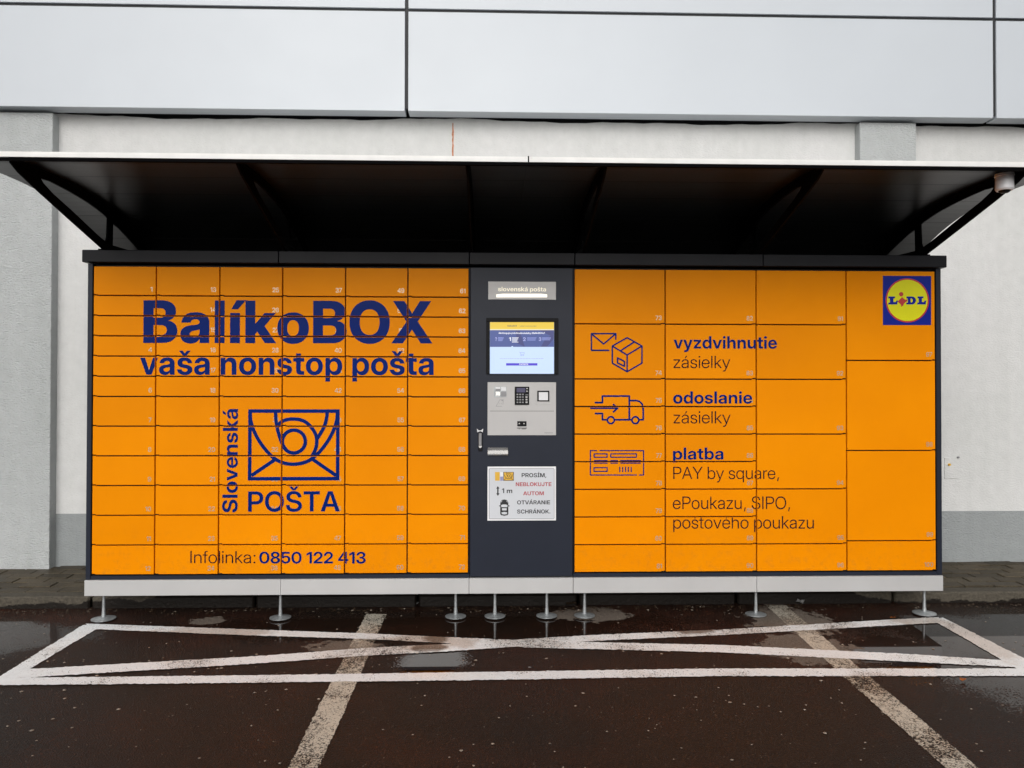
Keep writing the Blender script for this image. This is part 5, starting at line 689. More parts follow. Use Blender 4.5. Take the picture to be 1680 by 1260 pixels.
'MŠ': '658;333 -12 -36 1 -34 4 -32 6 -30 8 -27 11 -26 14 -23 15 -20 18 -18 19 -15 22 -13 24 -10 25 -7 28 -4 29 -2 31 134 0 1 -21 4 -20 6 -18 9 -16 11 -15 13 -13 15 -11 17 -10 19 -7 21 -5 23 -3 25 -2 22 1 21 3 19 4 18 5 21 10 17 12 15 15 10 17 7 18 2 21 -4 24 -10 21 -11 12 -15 11 -18 10 -17 7 -18 7 -21 6 -24 6 -79 18 -43 11 -37 13 -33 15 -29 17 -23 19 -19 21 -15 24 -11 26 -6 28 -2 30 1 26 4 25 7 23 10 23 12 20 15 19 17 18 20 15 21 14 24 12 26 10 27 8 29 6 30 3 33 1 32 -1 31 -4 29 -5 27 -8 25 -11 24 -12 21 -15 19 -16 17 -19 14 -20 13 -22 10 -24 7 -25 5 -28 2 -28 -130 0 -3 22 -5 20 -9 18 -12 16 -14 14 -17 12 -18 9 -21 7 -23 4 -25 1 -26 -1 -24 -5 -21 -7 -20 -9 -16 -12 -14 -14 -10 -17 -6 -17 -2 -19 4 -23 10 -20 11 -11 14 -11 18 -9 16 -7 18 -6 21 -6 23 -6 74 -17 23 -5 21 -6 21 -7 19 -6 17 -8 20 -9 19 -11 16 -12 15 -12 13 -13 11 -15 10 -15 7 -16 8 -23 4 -24 1 -27 -1 -27 -4 -26 -7 -24 -10 -23 -13 -21 -15 -20 -18 -17 -20 -16 -22 -14 -25 -12 -26 -10 -29 -8 -31 -6 -33 -3;260 928 66 -85 68 85 108 0 0 -1 -121 -146 -109 0 -120 146 0 1',
'Mš': '520;265 -13 -26 1 -24 3 -23 4 -23 5 -21 8 -20 9 -18 10 -16 12 -15 14 -13 15 -12 16 -9 18 -7 19 -5 21 -3 22 129 0 5 -24 10 -19 16 -16 14 -9 17 -7 20 -4 21 -1 28 2 24 6 19 10 14 13 9 14 3 18 -5 21 -14 16 -15 9 -17 7 -21 5 -90 19 -29 7 -26 9 -23 11 -20 12 -18 15 -14 16 -11 18 -8 20 -4 21 -2 23 2 24 5 22 8 21 12 19 11 14 13 13 15 11 17 10 18 9 20 7 22 6 23 4 24 3 25 0 25 0 25 -3 22 -4 22 -6 20 -8 19 -9 17 -11 15 -12 14 -14 12 -15 10 -16 8 -18 6 -19 4 -20 2 -21 -122 0 -4 22 -9 19 -14 16 -14 10 -16 7 -19 5 -20 1 -25 -2 -21 -6 -18 -10 -13 -13 -8 -15 -3 -16 5 -21 14 -17 13 -9 17 -7 20 -5 96 -20 30 -7 27 -9 23 -11 20 -11 16 -14 14 -15 10 -17 8 -18 4 -21 2 -22 -2 -25 -6 -23 -9 -22 -12 -20 -13 -15 -14 -13 -16 -11 -18 -11 -19 -9 -21 -7 -22 -6 -24 -4 -24 -3;193 748 67 -84 68 84 108 0 -122 -147 -108 0 -120 147',
'L,': '275;78 -140 43 238 75 0 -67 -238',
'L:': '275;139 -8 -20 4 -18 12 -11 17 -4 21 4 21 11 17 18 12 20 3 21 -3 18 -12 11 -17 4 -21 -4 -21 -11 -17 -18 -12;139 400 -20 4 -18 12 -11 17 -4 21 4 21 11 17 18 12 20 3 21 -3 18 -12 11 -17 4 -21 -4 -21 -11 -17 -18 -12',
'LA': '654;10 0 276 745 84 0 274 -745 -78 0 -172 481 -6 18 -6 18 -7 19 -7 21 -7 20 -8 23 -8 24 -8 26 -10 29 -10 31 22 0 -10 -31 -10 -29 -8 -26 -8 -24 -8 -23 -7 -20 -7 -21 -7 -19 -6 -18 -7 -18 -174 -481;144 218 0 66 366 0 0 -66',
'LI': '226;150 745 0 -745 -74 0 0 745',
'LO': '750;375 -11 -37 2 -37 6 -34 10 -33 13 -30 18 -29 21 -26 24 -23 27 -21 31 -18 33 -16 35 -12 38 -8 40 -5 41 -2 44 2 44 5 42 9 40 11 38 16 35 18 33 21 31 23 27 26 24 29 21 31 18 32 13 34 10 37 6 37 2 38 -2 36 -6 35 -10 32 -13 31 -18 29 -21 26 -24 23 -27 21 -31 18 -33 15 -35 12 -38 8 -40 6 -42 1 -44 -1 -44 -6 -42 -8 -39 -12 -38 -15 -35 -18 -34 -21 -30 -23 -27 -26 -24 -29 -21 -31 -18 -32 -13 -35 -10 -36 -6;375 58 29 1 27 5 26 7 25 11 24 13 22 16 20 19 19 22 17 24 14 27 13 29 10 32 6 33 5 37 1 38 -1 39 -5 36 -6 34 -10 32 -13 29 -14 27 -17 24 -19 22 -20 19 -22 16 -24 13 -25 11 -26 7 -27 5 -29 1 -28 -1 -27 -5 -26 -7 -25 -11 -24 -13 -22 -16 -21 -19 -18 -22 -17 -24 -15 -27 -12 -29 -10 -32 -7 -34 -4 -36 -1 -39 1 -38 4 -37 7 -33 10 -32 12 -29 15 -27 16 -24 19 -22 20 -19 23 -16 24 -13 25 -11 26 -7 27 -5',
'LP': '610;76 0 0 745 262 0 28 -1 28 -3 25 -6 24 -7 23 -10 21 -12 19 -14 17 -15 15 -17 13 -20 10 -20 9 -23 6 -23 3 -25 1 -27 -1 -26 -3 -25 -7 -24 -8 -22 -11 -21 -13 -19 -16 -17 -17 -15 -19 -14 -21 -12 -23 -10 -24 -7 -26 -6 -28 -3 -29 -1 -221 0 0 65 222 0 26 2 24 3 22 6 20 9 18 10 16 13 14 14 12 17 9 19 7 20 4 21 1 23 -1 24 -4 21 -7 20 -9 19 -12 16 -14 15 -16 12 -18 11 -20 8 -22 6 -24 4 -26 1 -185 0 0 -679',
'LS': '612;310 -12 -32 1 -30 4 -28 6 -27 8 -25 10 -23 13 -20 14 -19 17 -17 18 -14 20 -12 22 -9 23 -7 25 -4 27 -2 28 75 0 2 -25 4 -24 8 -21 10 -20 10 -14 12 -13 13 -12 15 -10 17 -9 18 -7 19 -6 20 -4 22 -3 24 0 27 1 26 3 24 5 22 8 20 10 17 11 16 14 13 15 10 17 7 18 5 19 1 21 -1 21 -6 20 -8 17 -9 12 -11 12 -13 10 -16 10 -14 7 -16 7 -18 7 -20 6 -21 6 -83 22 -41 12 -36 13 -31 15 -27 17 -22 17 -17 20 -14 22 -10 24 -6 26 -2 28 2 24 3 23 7 22 8 21 12 19 13 18 15 16 18 14 19 13 21 12 24 9 24 7 26 6 28 3 28 1 29 -1 28 -4 26 -5 24 -8 23 -10 21 -12 19 -13 17 -16 15 -17 14 -19 11 -21 9 -22 7 -24 4 -25 2 -26 -72 0 -4 27 -7 25 -10 23 -14 20 -17 18 -21 15 -23 12 -25 8 -28 5 -30 2 -24 -1 -23 -3 -22 -6 -20 -7 -19 -10 -16 -11 -14 -13 -13 -15 -9 -16 -7 -17 -5 -18 -1 -20 2 -19 5 -19 9 -16 8 -12 12 -11 13 -10 15 -9 18 -9 21 -8 23 -8 25 -7 85 -23 21 -5 19 -7 18 -6 18 -7 16 -8 18 -9 17 -11 15 -11 14 -12 12 -13 10 -13 9 -14 7 -15 7 -22 4 -23 2 -24 -2 -25 -4 -23 -6 -22 -9 -21 -12 -20 -14 -18 -17 -17 -18 -15 -20 -13 -23 -12 -24 -10 -26 -7 -28 -5 -29 -4',
'LY': '646;286 0 0 318 -276 427 85 0 157 -243 12 -18 11 -17 11 -17 10 -18 11 -18 11 -17 11 -17 10 -18 -31 0 11 18 10 17 11 17 11 18 11 18 11 17 11 17 11 18 156 243 85 0 -276 -427 0 -318',
'La': '523;222 -8 -25 1 -24 3 -22 6 -22 7 -19 10 -18 12 -15 14 -14 17 -10 18 -8 21 -5 23 -1 25 2 26 5 23 9 20 12 18 15 14 18 12 15 8 16 7 18 6 19 5 19 5 21 4 21 3 22 4 24 3 21 3 19 2 16 3 27 6 18 8 11 12 3 17 0 8 -2 20 -5 19 -9 17 -12 16 -15 13 -18 10 -21 8 -22 5 -26 2 -25 -2 -23 -5 -22 -7 -19 -11 -17 -12 -13 -15 -10 -17 -7 -18 -3 -19 -71 0 3 23 6 23 9 20 12 20 11 14 13 13 15 12 16 11 18 10 19 7 21 7 21 4 23 3 23 1 22 -1 21 -3 20 -4 19 -5 17 -7 17 -8 15 -10 13 -10 13 -12 11 -13 9 -15 8 -15 8 -22 4 -23 2 -24 0 -366 -69 0 0 84 -2 0 -8 -16 -11 -14 -12 -15 -16 -13 -18 -11 -21 -10 -17 -6 -20 -4 -21 -2;230 55 26 1 23 4 21 6 19 8 16 11 15 13 12 14 10 16 8 18 6 18 3 20 1 21 0 72 -8 -6 -12 -5 -15 -4 -17 -4 -20 -4 -22 -4 -24 -4 -24 -3 -26 -4 -24 -6 -22 -7 -19 -8 -17 -10 -13 -12 -9 -14 -6 -17 -2 -20 1 -18 6 -16 8 -15 11 -12 15 -10 17 -9 19 -6 21 -3',
'Lb': '574;309 -10 -25 2 -24 4 -23 7 -16 6 -16 9 -15 9 -13 11 -13 13 -12 13 -10 15 -9 16 -1 0 0 -95 -68 0 0 745 70 0 0 -311 9 16 9 14 12 13 12 13 14 11 14 9 16 8 17 7 23 7 24 4 25 2 27 -2 25 -4 24 -7 23 -9 21 -13 20 -15 18 -17 16 -19 14 -21 13 -24 10 -25 8 -27 6 -29 4 -30 1 -32 -1 -32 -4 -30 -6 -29 -8 -27 -10 -25 -13 -24 -14 -21 -16 -19 -18 -17 -20 -15 -21 -12 -23 -10 -24 -7 -25 -4;299 54 24 1 23 5 21 7 20 11 14 11 14 12 12 15 10 16 10 18 8 19 6 21 4 23 3 25 0 26 0 26 -3 25 -4 23 -7 21 -7 20 -10 18 -10 16 -12 14 -14 13 -14 10 -20 11 -21 8 -23 4 -24 2 -25 -2 -23 -5 -22 -8 -20 -11 -15 -11 -13 -13 -12 -15 -11 -16 -9 -18 -7 -20 -6 -21 -4 -22 -3 -24 -1 -25 1 -25 3 -23 4 -23 6 -20 7 -20 9 -18 11 -17 12 -14 13 -13 15 -11 20 -12 22 -8 23 -5',
'Le': '543;277 -11 -29 1 -28 5 -26 7 -24 10 -22 12 -21 16 -19 17 -16 20 -15 21 -13 24 -10 25 -8 27 -6 29 -4 29 -1 31 1 32 4 29 6 29 9 27 11 26 13 23 14 22 17 20 19 17 20 15 22 13 24 10 24 7 26 5 27 1 27 -1 25 -4 24 -6 22 -9 17 -9 16 -10 15 -11 14 -12 13 -14 12 -16 11 -16 9 -17 9 -18 7 -20 6 -20 4 -21 4 -22 2 -23 1 -24 0 -20 -438 0 0 60 398 0 -29 -20 -1 22 -3 21 -4 21 -6 18 -7 18 -10 16 -10 15 -12 14 -13 11 -14 11 -20 10 -21 7 -23 5 -25 1 -24 -1 -23 -5 -21 -7 -20 -11 -14 -10 -13 -13 -12 -13 -11 -15 -9 -17 -7 -18 -6 -19 -5 -21 -2 -22 -1 -22 0 -28 1 -23 2 -22 4 -21 6 -20 8 -18 9 -18 10 -16 12 -14 14 -13 14 -11 21 -11 22 -8 24 -5 26 -2 25 2 24 4 22 8 20 10 17 12 15 15 13 16 10 19 8 20 69 0 -5 -20 -6 -18 -9 -18 -10 -17 -12 -15 -13 -15 -15 -13 -15 -12 -17 -11 -18 -9 -19 -7 -20 -6 -21 -5 -21 -2',
'Lf': '296;278 528 0 -60 -272 0 0 60;100 0 0 628 1 23 6 21 8 19 12 16 15 13 18 11 20 8 23 4 26 2 15 0 15 0 12 0 7 0 0 -61 -8 0 -12 0 -13 0 -10 0 -21 -1 -17 -5 -13 -9 -8 -13 -5 -17 -2 -21 0 -618',
'Lh': '554;134 318 0 -318 -70 0 0 745 70 0 0 -343 -22 0 11 26 13 24 14 20 16 18 18 15 20 11 21 10 22 6 24 4 24 2 22 -1 20 -3 20 -5 19 -7 18 -8 17 -10 15 -12 14 -14 12 -16 12 -17 9 -19 7 -21 5 -23 3 -24 2 -26 0 -332 -70 0 0 328 -1 26 -5 25 -7 21 -10 19 -14 17 -15 13 -18 11 -20 7 -22 5 -25 1 -20 -1 -20 -3 -18 -5 -18 -8 -16 -9 -14 -12 -13 -14 -10 -16 -9 -19 -7 -20 -3 -23',
'Li': '198;64 0 0 528 70 0 0 -528;99 640 -19 3 -16 11 -11 16 -4 19 4 19 11 16 16 11 19 3 19 -3 16 -11 11 -16 3 -19 -3 -19 -11 -16 -16 -11',
'Lk': '496;128 199 0 85 7 0 251 244 90 0 -248 -242 -7 -1;64 0 0 745 70 0 0 -745;408 0 -223 271 49 48 262 -319',
'Ll': '198;134 745 0 -745 -70 0 0 745',
'Ln': '554;134 318 0 -318 -70 0 0 528 68 0 0 -126 -20 0 11 26 13 24 14 20 16 18 18 15 20 11 21 10 22 6 24 4 24 2 22 -1 20 -3 20 -5 19 -7 18 -8 17 -10 15 -12 14 -14 12 -16 12 -17 9 -19 7 -21 5 -23 3 -24 2 -26 0 -332 -70 0 0 328 -1 26 -5 25 -7 21 -10 19 -14 17 -15 13 -18 11 -20 7 -22 5 -25 1 -20 -1 -20 -3 -18 -5 -18 -8 -16 -9 -14 -12 -13 -14 -10 -16 -9 -19 -7 -20 -3 -23',
'Lo': '554;277 -11 -28 1 -27 5 -25 7 -24 10 -22 12 -21 15 -19 18 -17 19 -15 22 -13 23 -11 26 -9 27 -6 28 -4 30 -1 31 1 32 4 30 6 28 9 27 11 26 13 24 15 21 17 20 19 17 21 16 22 12 24 10 25 7 27 5 28 1 28 -1 27 -5 25 -7 24 -10 22 -12 21 -16 19 -17 17 -20 15 -21 13 -24 11 -26 9 -27 6 -28 3 -30 1 -32 -1 -31 -3 -30 -6 -28 -9 -27 -11 -26 -13 -23 -15 -22 -17 -19 -19 -18 -21 -15 -22 -12 -24 -10 -25 -7 -27 -5;277 52 25 2 24 5 22 8 20 12 15 11 13 13 12 15 10 17 9 18 8 19 6 21 4 22 2 24 1 24 -1 25 -2 24 -4 22 -6 21 -8 19 -9 19 -10 16 -12 15 -13 13 -15 12 -20 11 -22 9 -24 5 -25 2 -25 -2 -24 -5 -22 -8 -20 -12 -15 -11 -13 -14 -12 -14 -10 -17 -10 -18 -7 -20 -6 -21 -4 -22 -3 -24 0 -25 0 -24 3 -24 4 -22 6 -21 7 -19 10 -19 10 -16 12 -15 13 -13 15 -11 20 -12 22 -8 24 -5',
'Lp': '574;64 -209 0 737 68 0 0 -94 1 0 8 16 10 14 11 13 13 13 14 11 15 9 15 8 17 7 24 7 24 4 25 2 27 -2 25 -4 24 -7 23 -9 21 -13 20 -15 18 -17 16 -19 14 -21 13 -24 10 -25 8 -27 6 -29 4 -30 1 -32 -1 -32 -4 -30 -6 -29 -8 -27 -10 -25 -13 -24 -14 -21 -16 -19 -18 -17 -20 -15 -21 -12 -23 -10 -24 -7 -25 -4 -27 -2 -25 2 -24 4 -22 7 -17 6 -15 9 -15 9 -13 11 -13 13 -11 13 -11 15 -9 16 0 -304;299 54 24 1 23 5 21 7 20 11 14 11 14 12 12 15 10 16 10 18 8 19 6 21 4 23 3 25 0 26 0 26 -3 25 -4 23 -7 21 -7 20 -10 18 -10 16 -12 14 -14 13 -14 10 -20 11 -21 8 -23 4 -24 2 -25 -2 -23 -5 -22 -8 -20 -11 -15 -11 -13 -13 -12 -15 -11 -16 -9 -18 -7 -20 -6 -21 -4 -22 -3 -24 -1 -25 1 -25 3 -23 4 -23 6 -20 7 -20 9 -18 11 -17 12 -14 13 -13 15 -11 20 -12 22 -8 23 -5',
'Lq': '574;510 -209 -70 0 0 304 -9 -16 -11 -15 -11 -13 -13 -13 -13 -11 -15 -9 -15 -9 -16 -6 -23 -7 -24 -4 -25 -2 -27 2 -25 4 -24 7 -22 10 -22 12 -20 15 -18 17 -16 19 -14 21 -13 24 -10 25 -8 27 -6 29 -4 30 -1 32 1 32 4 30 6 29 8 27 10 25 13 24 14 21 16 19 18 17 20 15 22 13 22 9 24 7 26 4 26 2 25 -2 25 -4 23 -7 17 -7 15 -8 15 -9 14 -11 13 -13 11 -13 10 -14 8 -16 1 0 0 94 68 0;275 54 25 1 23 5 22 8 20 12 15 11 13 13 12 14 11 17 9 18 7 20 6 20 4 23 3 23 1 25 -1 25 -3 24 -4 22 -6 21 -7 20 -9 18 -11 16 -12 15 -13 13 -15 11 -20 11 -22 8 -23 5 -25 2 -24 -2 -22 -4 -22 -8 -19 -11 -15 -10 -13 -13 -12 -14 -11 -16 -10 -18 -7 -20 -7 -21 -4 -23 -3 -25 0 -26 0 -26 3 -25 4 -23 7 -21 7 -19 10 -18 11 -16 12 -15 13 -12 15 -11 19 -11 22 -7 22 -5',
'Lr': '315;64 0 0 528 66 0 0 -87 2 0 9 20 12 18 14 16 16 14 19 11 20 8 23 5 25 2 9 0 8 -1 7 -1 6 -1 0 -69 -6 1 -10 2 -12 1 -14 1 -22 -2 -21 -5 -20 -9 -13 -9 -12 -10 -11 -13 -9 -14 -7 -17 -5 -18 -3 -20 -1 -22 0 -329',
'Ls': '479;243 -11 -23 1 -21 2 -20 4 -20 5 -18 7 -17 9 -16 10 -15 11 -13 13 -11 14 -10 16 -8 17 -6 18 -4 21 -3 21 69 0 4 -24 8 -22 11 -18 16 -16 15 -10 17 -8 19 -6 21 -3 23 -1 23 1 21 3 19 5 17 8 15 9 16 14 11 16 6 18 2 19 -2 21 -8 17 -14 14 -13 8 -15 8 -17 6 -19 5 -87 21 -27 7 -25 9 -22 11 -19 12 -16 13 -13 15 -11 17 -7 18 -4 20 -2 22 2 21 4 21 8 19 10 18 10 13 12 12 13 10 15 10 16 8 23 9 23 6 26 4 27 1 26 -2 25 -3 24 -7 22 -9 16 -9 15 -10 14 -11 12 -13 10 -15 11 -20 9 -21 5 -24 2 -25 -68 0 -3 23 -6 21 -11 19 -14 16 -18 13 -21 9 -24 5 -26 2 -26 -1 -23 -5 -20 -8 -18 -12 -14 -14 -10 -15 -6 -17 -2 -19 2 -21 8 -18 14 -14 13 -9 16 -8 18 -7 20 -6 87 -20 27 -8 25 -8 22 -10 18 -12 16 -12 13 -15 9 -16 7 -17 5 -20 1 -22 -1 -23 -5 -21 -8 -20 -11 -18 -12 -14 -12 -12 -14 -11 -16 -9 -17 -8 -18 -7 -20 -5 -20 -4 -22 -2',
'Lt': '298;275 528 0 -60 -269 0 0 60;97 672 69 0 0 -551 2 -20 4 -15 8 -12 12 -7 16 -5 21 -2 11 0 12 0 12 0 11 0 0 -60 -12 0 -14 0 -13 0 -13 0 -24 1 -22 4 -19 5 -16 8 -14 11 -14 16 -9 19 -6 24 -2 26',
'Lu': '554;258 -10 -21 1 -20 3 -20 5 -19 7 -18 8 -17 10 -15 12 -14 14 -13 16 -11 17 -9 20 -8 20 -5 23 -3 24 -1 26 0 332 70 0 0 -328 1 -26 4 -25 8 -21 10 -19 13 -17 16 -13 18 -11 20 -7 22 -5 24 -1 21 1 19 3 19 5 17 8 16 9 15 12 12 14 11 17 9 18 6 21 4 22 1 25 0 318 70 0 0 -528 -68 0 0 126 19 0 -11 -26 -12 -24 -14 -20 -17 -18 -18 -14 -20 -12 -21 -10 -22 -6 -23 -4',
'Lv': '518;223 0 -207 528 75 0 122 -318 8 -19 7 -19 7 -19 7 -19 7 -19 6 -19 7 -19 7 -19 -17 0 7 19 6 19 7 19 7 19 7 19 6 19 7 19 8 19 121 318 74 0 -207 -528',
'Ly': '518;65 -209 0 62 50 0 17 2 15 5 13 9 12 13 7 11 7 14 7 16 31 79 -208 526 75 0 123 -318 7 -19 7 -19 7 -19 7 -19 7 -19 7 -19 7 -19 7 -19 -19 0 7 19 7 19 7 19 7 19 7 19 7 19 7 19 7 19 121 318 74 0 -248 -628 -7 -18 -9 -16 -9 -14 -9 -13 -14 -15 -15 -12 -17 -9 -18 -7 -20 -4 -21 -1 -13 0 -12 0 -12 0',
'Lz': '482;45 0 0 54 304 410 0 1 -303 0 0 63 388 0 0 -57 -301 -407 0 -1 304 0 0 -63',
'Lá': '523;222 -8 -25 1 -24 3 -22 6 -22 7 -19 10 -18 12 -15 14 -14 17 -10 18 -8 21 -5 23 -1 25 2 26 5 23 9 20 12 18 15 14 18 12 15 8 16 7 18 6 19 5 19 5 21 4 21 3 22 4 24 3 21 3 19 2 16 3 27 6 18 8 11 12 3 17 0 8 -2 20 -5 19 -9 17 -12 16 -15 13 -18 10 -21 8 -22 5 -26 2 -25 -2 -23 -5 -22 -7 -19 -11 -17 -12 -13 -15 -10 -17 -7 -18 -3 -19 -71 0 3 23 6 23 9 20 12 20 11 14 13 13 15 12 16 11 18 10 19 7 21 7 21 4 23 3 23 1 22 -1 21 -3 20 -4 19 -5 17 -7 17 -8 15 -10 13 -10 13 -12 11 -13 9 -15 8 -15 8 -22 4 -23 2 -24 0 -366 -69 0 0 84 -2 0 -8 -16 -11 -14 -12 -15 -16 -13 -18 -11 -21 -10 -17 -6 -20 -4 -21 -2;230 55 26 1 23 4 21 6 19 8 16 11 15 13 12 14 10 16 8 18 6 18 3 20 1 21 0 72 -8 -6 -12 -5 -15 -4 -17 -4 -20 -4 -22 -4 -24 -4 -24 -3 -26 -4 -24 -6 -22 -7 -19 -8 -17 -10 -13 -12 -9 -14 -6 -17 -2 -20 1 -18 6 -16 8 -15 11 -12 15 -10 17 -9 19 -6 21 -3;226 596 68 149 79 0 -88 -149',
'Lé': '543;277 -11 -29 1 -28 5 -26 7 -24 10 -22 12 -21 16 -19 17 -16 20 -15 21 -13 24 -10 25 -8 27 -6 29 -4 29 -1 31 1 32 4 29 6 29 9 27 11 26 13 23 14 22 17 20 19 17 20 15 22 13 24 10 24 7 26 5 27 1 27 -1 25 -4 24 -6 22 -9 17 -9 16 -10 15 -11 14 -12 13 -14 12 -16 11 -16 9 -17 9 -18 7 -20 6 -20 4 -21 4 -22 2 -23 1 -24 0 -20 -438 0 0 60 398 0 -29 -20 -1 22 -3 21 -4 21 -6 18 -7 18 -10 16 -10 15 -12 14 -13 11 -14 11 -20 10 -21 7 -23 5 -25 1 -24 -1 -23 -5 -21 -7 -20 -11 -14 -10 -13 -13 -12 -13 -11 -15 -9 -17 -7 -18 -6 -19 -5 -21 -2 -22 -1 -22 0 -28 1 -23 2 -22 4 -21 6 -20 8 -18 9 -18 10 -16 12 -14 14 -13 14 -11 21 -11 22 -8 24 -5 26 -2 25 2 24 4 22 8 20 10 17 12 15 15 13 16 10 19 8 20 69 0 -5 -20 -6 -18 -9 -18 -10 -17 -12 -15 -13 -15 -15 -13 -15 -12 -17 -11 -18 -9 -19 -7 -20 -6 -21 -5 -21 -2;241 596 67 149 79 0 -88 -149',
'Lš': '479;243 -11 -23 1 -21 2 -20 4 -20 5 -18 7 -17 9 -16 10 -15 11 -13 13 -11 14 -10 16 -8 17 -6 18 -4 21 -3 21 69 0 4 -24 8 -22 11 -18 16 -16 15 -10 17 -8 19 -6 21 -3 23 -1 23 1 21 3 19 5 17 8 15 9 16 14 11 16 6 18 2 19 -2 21 -8 17 -14 14 -13 8 -15 8 -17 6 -19 5 -87 21 -27 7 -25 9 -22 11 -19 12 -16 13 -13 15 -11 17 -7 18 -4 20 -2 22 2 21 4 21 8 19 10 18 10 13 12 12 13 10 15 10 16 8 23 9 23 6 26 4 27 1 26 -2 25 -3 24 -7 22 -9 16 -9 15 -10 14 -11 12 -13 10 -15 11 -20 9 -21 5 -24 2 -25 -68 0 -3 23 -6 21 -11 19 -14 16 -18 13 -21 9 -24 5 -26 2 -26 -1 -23 -5 -20 -8 -18 -12 -14 -14 -10 -15 -6 -17 -2 -19 2 -21 8 -18 14 -14 13 -9 16 -8 18 -7 20 -6 87 -20 27 -8 25 -8 22 -10 18 -12 16 -12 13 -15 9 -16 7 -17 5 -20 1 -22 -1 -23 -5 -21 -8 -20 -11 -18 -12 -14 -12 -12 -14 -11 -16 -9 -17 -8 -18 -7 -20 -5 -20 -4 -22 -2;159 748 81 -95 81 95 71 0 -118 -137 -68 0 -118 137',
}

_gc = {}
def glyph(st, ch):
    k = st+ch
    if k not in _gc:
        adv, *cs = GLYPHS[k].split(';'); out = []
        for c in cs:
            v = list(map(int, c.split())); x = y = 0; pts = []
            for i in range(0, len(v), 2):
                x += v[i]; y += v[i+1]; pts.append((x/1024, y/1024))
            out.append(pts)
        _gc[k] = (int(adv)/1024, out)
    return _gc[k]
def text(st, s, x0, x1, base0, size, base1=None, track=0.0):
    """contours of s between x0 and x1 (metres) on the baseline; size = em height"""
    base1 = base0 if base1 is None else base1
    x = 0; raw = []
    for ch in s:
        if ch == ' ': x += .235+track; continue
        a, cs = glyph(st, ch); raw += [[(px+x, py) for px, py in c] for c in cs]; x += a+track
    lo = min(p[0] for c in raw for p in c); hi = max(p[0] for c in raw for p in c); k = (x1-x0)/(hi-lo)
    return [[(x0+(px-lo)*k, py*size+base0+(base1-base0)*((px-lo)/(hi-lo))) for px, py in c] for c in raw]
def winding(pts, contours):
    w = np.zeros(len(pts), int); X = pts[:, 0]; Y = pts[:, 1]
    for c in contours:
        a = np.asarray(c); b = np.roll(a, -1, 0)
        x0, y0, x1, y1 = a[:, 0][:, None], a[:, 1][:, None], b[:, 0][:, None], b[:, 1][:, None]
        cr = (x1-x0)*(Y-y0)-(X-x0)*(y1-y0)
        w += ((y0 <= Y) & (y1 > Y) & (cr > 0)).sum(0) - ((y0 > Y) & (y1 <= Y) & (cr < 0)).sum(0)
    return w
def fill(contours, rect=None):
    """triangles of the non-zero filled outlines, clipped to rect (x0,x1,z0,z1)"""
    if rect:
        contours = [c for c in contours if max(p[0] for p in c) > rect[0] and min(p[0] for p in c) < rect[1] and max(p[1] for p in c) > rect[2] and min(p[1] for p in c) < rect[3]]
    if not contours: return [], []
    vs2, es = [], []
    for c in contours:
        b = len(vs2); vs2 += [Vector(p) for p in c]; es += [(b+i, b+(i+1) % len(c)) for i in range(len(c))]
    if rect:
        b = len(vs2); vs2 += [Vector(p) for p in ((rect[0], rect[2]), (rect[1], rect[2]), (rect[1], rect[3]), (rect[0], rect[3]))]; es += [(b+i, b+(i+1) % 4) for i in range(4)]
    ov, oe, of, *_ = delaunay_2d_cdt(vs2, es, [], 0, 1e-7)
    V_ = np.array([(v.x, v.y) for v in ov]); T_ = np.array([f for f in of if len(f) == 3])
    cen = V_[T_].mean(1); keep = winding(cen, contours) != 0
    if rect: keep &= (cen[:, 0] > rect[0]) & (cen[:, 0] < rect[1]) & (cen[:, 1] > rect[2]) & (cen[:, 1] < rect[3])
    T_ = T_[keep]
    if not len(T_): return [], []
    used = np.unique(T_); mp = {int(a): i for i, a in enumerate(used)}
    return [tuple(V_[a]) for a in used], [tuple(mp[int(i)] for i in t) for t in T_]
def decal(name, contours, y, mat, parent, rect=None, label=None):
    v, t = fill(contours, rect)
    if not t: return None
    # keep every triangle facing the viewer (towards -y)
    ff = []
    for a, b, c in t:
        cr = (v[b][0]-v[a][0])*(v[c][1]-v[a][1])-(v[b][1]-v[a][1])*(v[c][0]-v[a][0])
        ff.append((a, b, c) if cr > 0 else (a, c, b))
    o = mesh_obj(name, [(p[0], y, p[1]) for p in v], ff, mat, parent)
    if label: o['label'] = label
    return o
def on_doors(name, contours, y, mat):
    xa = min(p[0] for c in contours for p in c); xb = max(p[0] for c in contours for p in c)
    za = min(p[1] for c in contours for p in c); zb_ = max(p[1] for c in contours for p in c)
    for (n_, x0, x1, z0_, z1_, side) in DOORS:
        if x1 < xa or x0 > xb or z1_ < za or z0_ > zb_: continue
        e = GAP/2+.0012
        o = decal(name, contours, y, mat, door_obj[n_], (x0+e, x1-e, z0_+e, z1_-e))
        if o is None: continue
        # follow the tiny tilt of the door
        p = door_obj[n_]; o.location = p.rotation_euler.to_matrix().inverted() @ (WPOS[o]-WPOS[p]) if False else WPOS[o]-WPOS[p]
P0 = lambda px, py: on_y(px, py, 0.0)
def txt_px(st, s, px0, px1, pybase, em_px, pybase1=None):
    a = P0(px0, pybase); b = P0(px1, pybase if pybase1 is None else pybase1)
    k = (P0(px0, pybase-100)[1]-a[1])/100
    return text(st, s, a[0], b[0], a[1], em_px*k, b[1])
def ccw(c):
    ar = sum(c[i][0]*c[(i+1) % len(c)][1]-c[(i+1) % len(c)][0]*c[i][1] for i in range(len(c)))
    return c if ar > 0 else c[::-1]
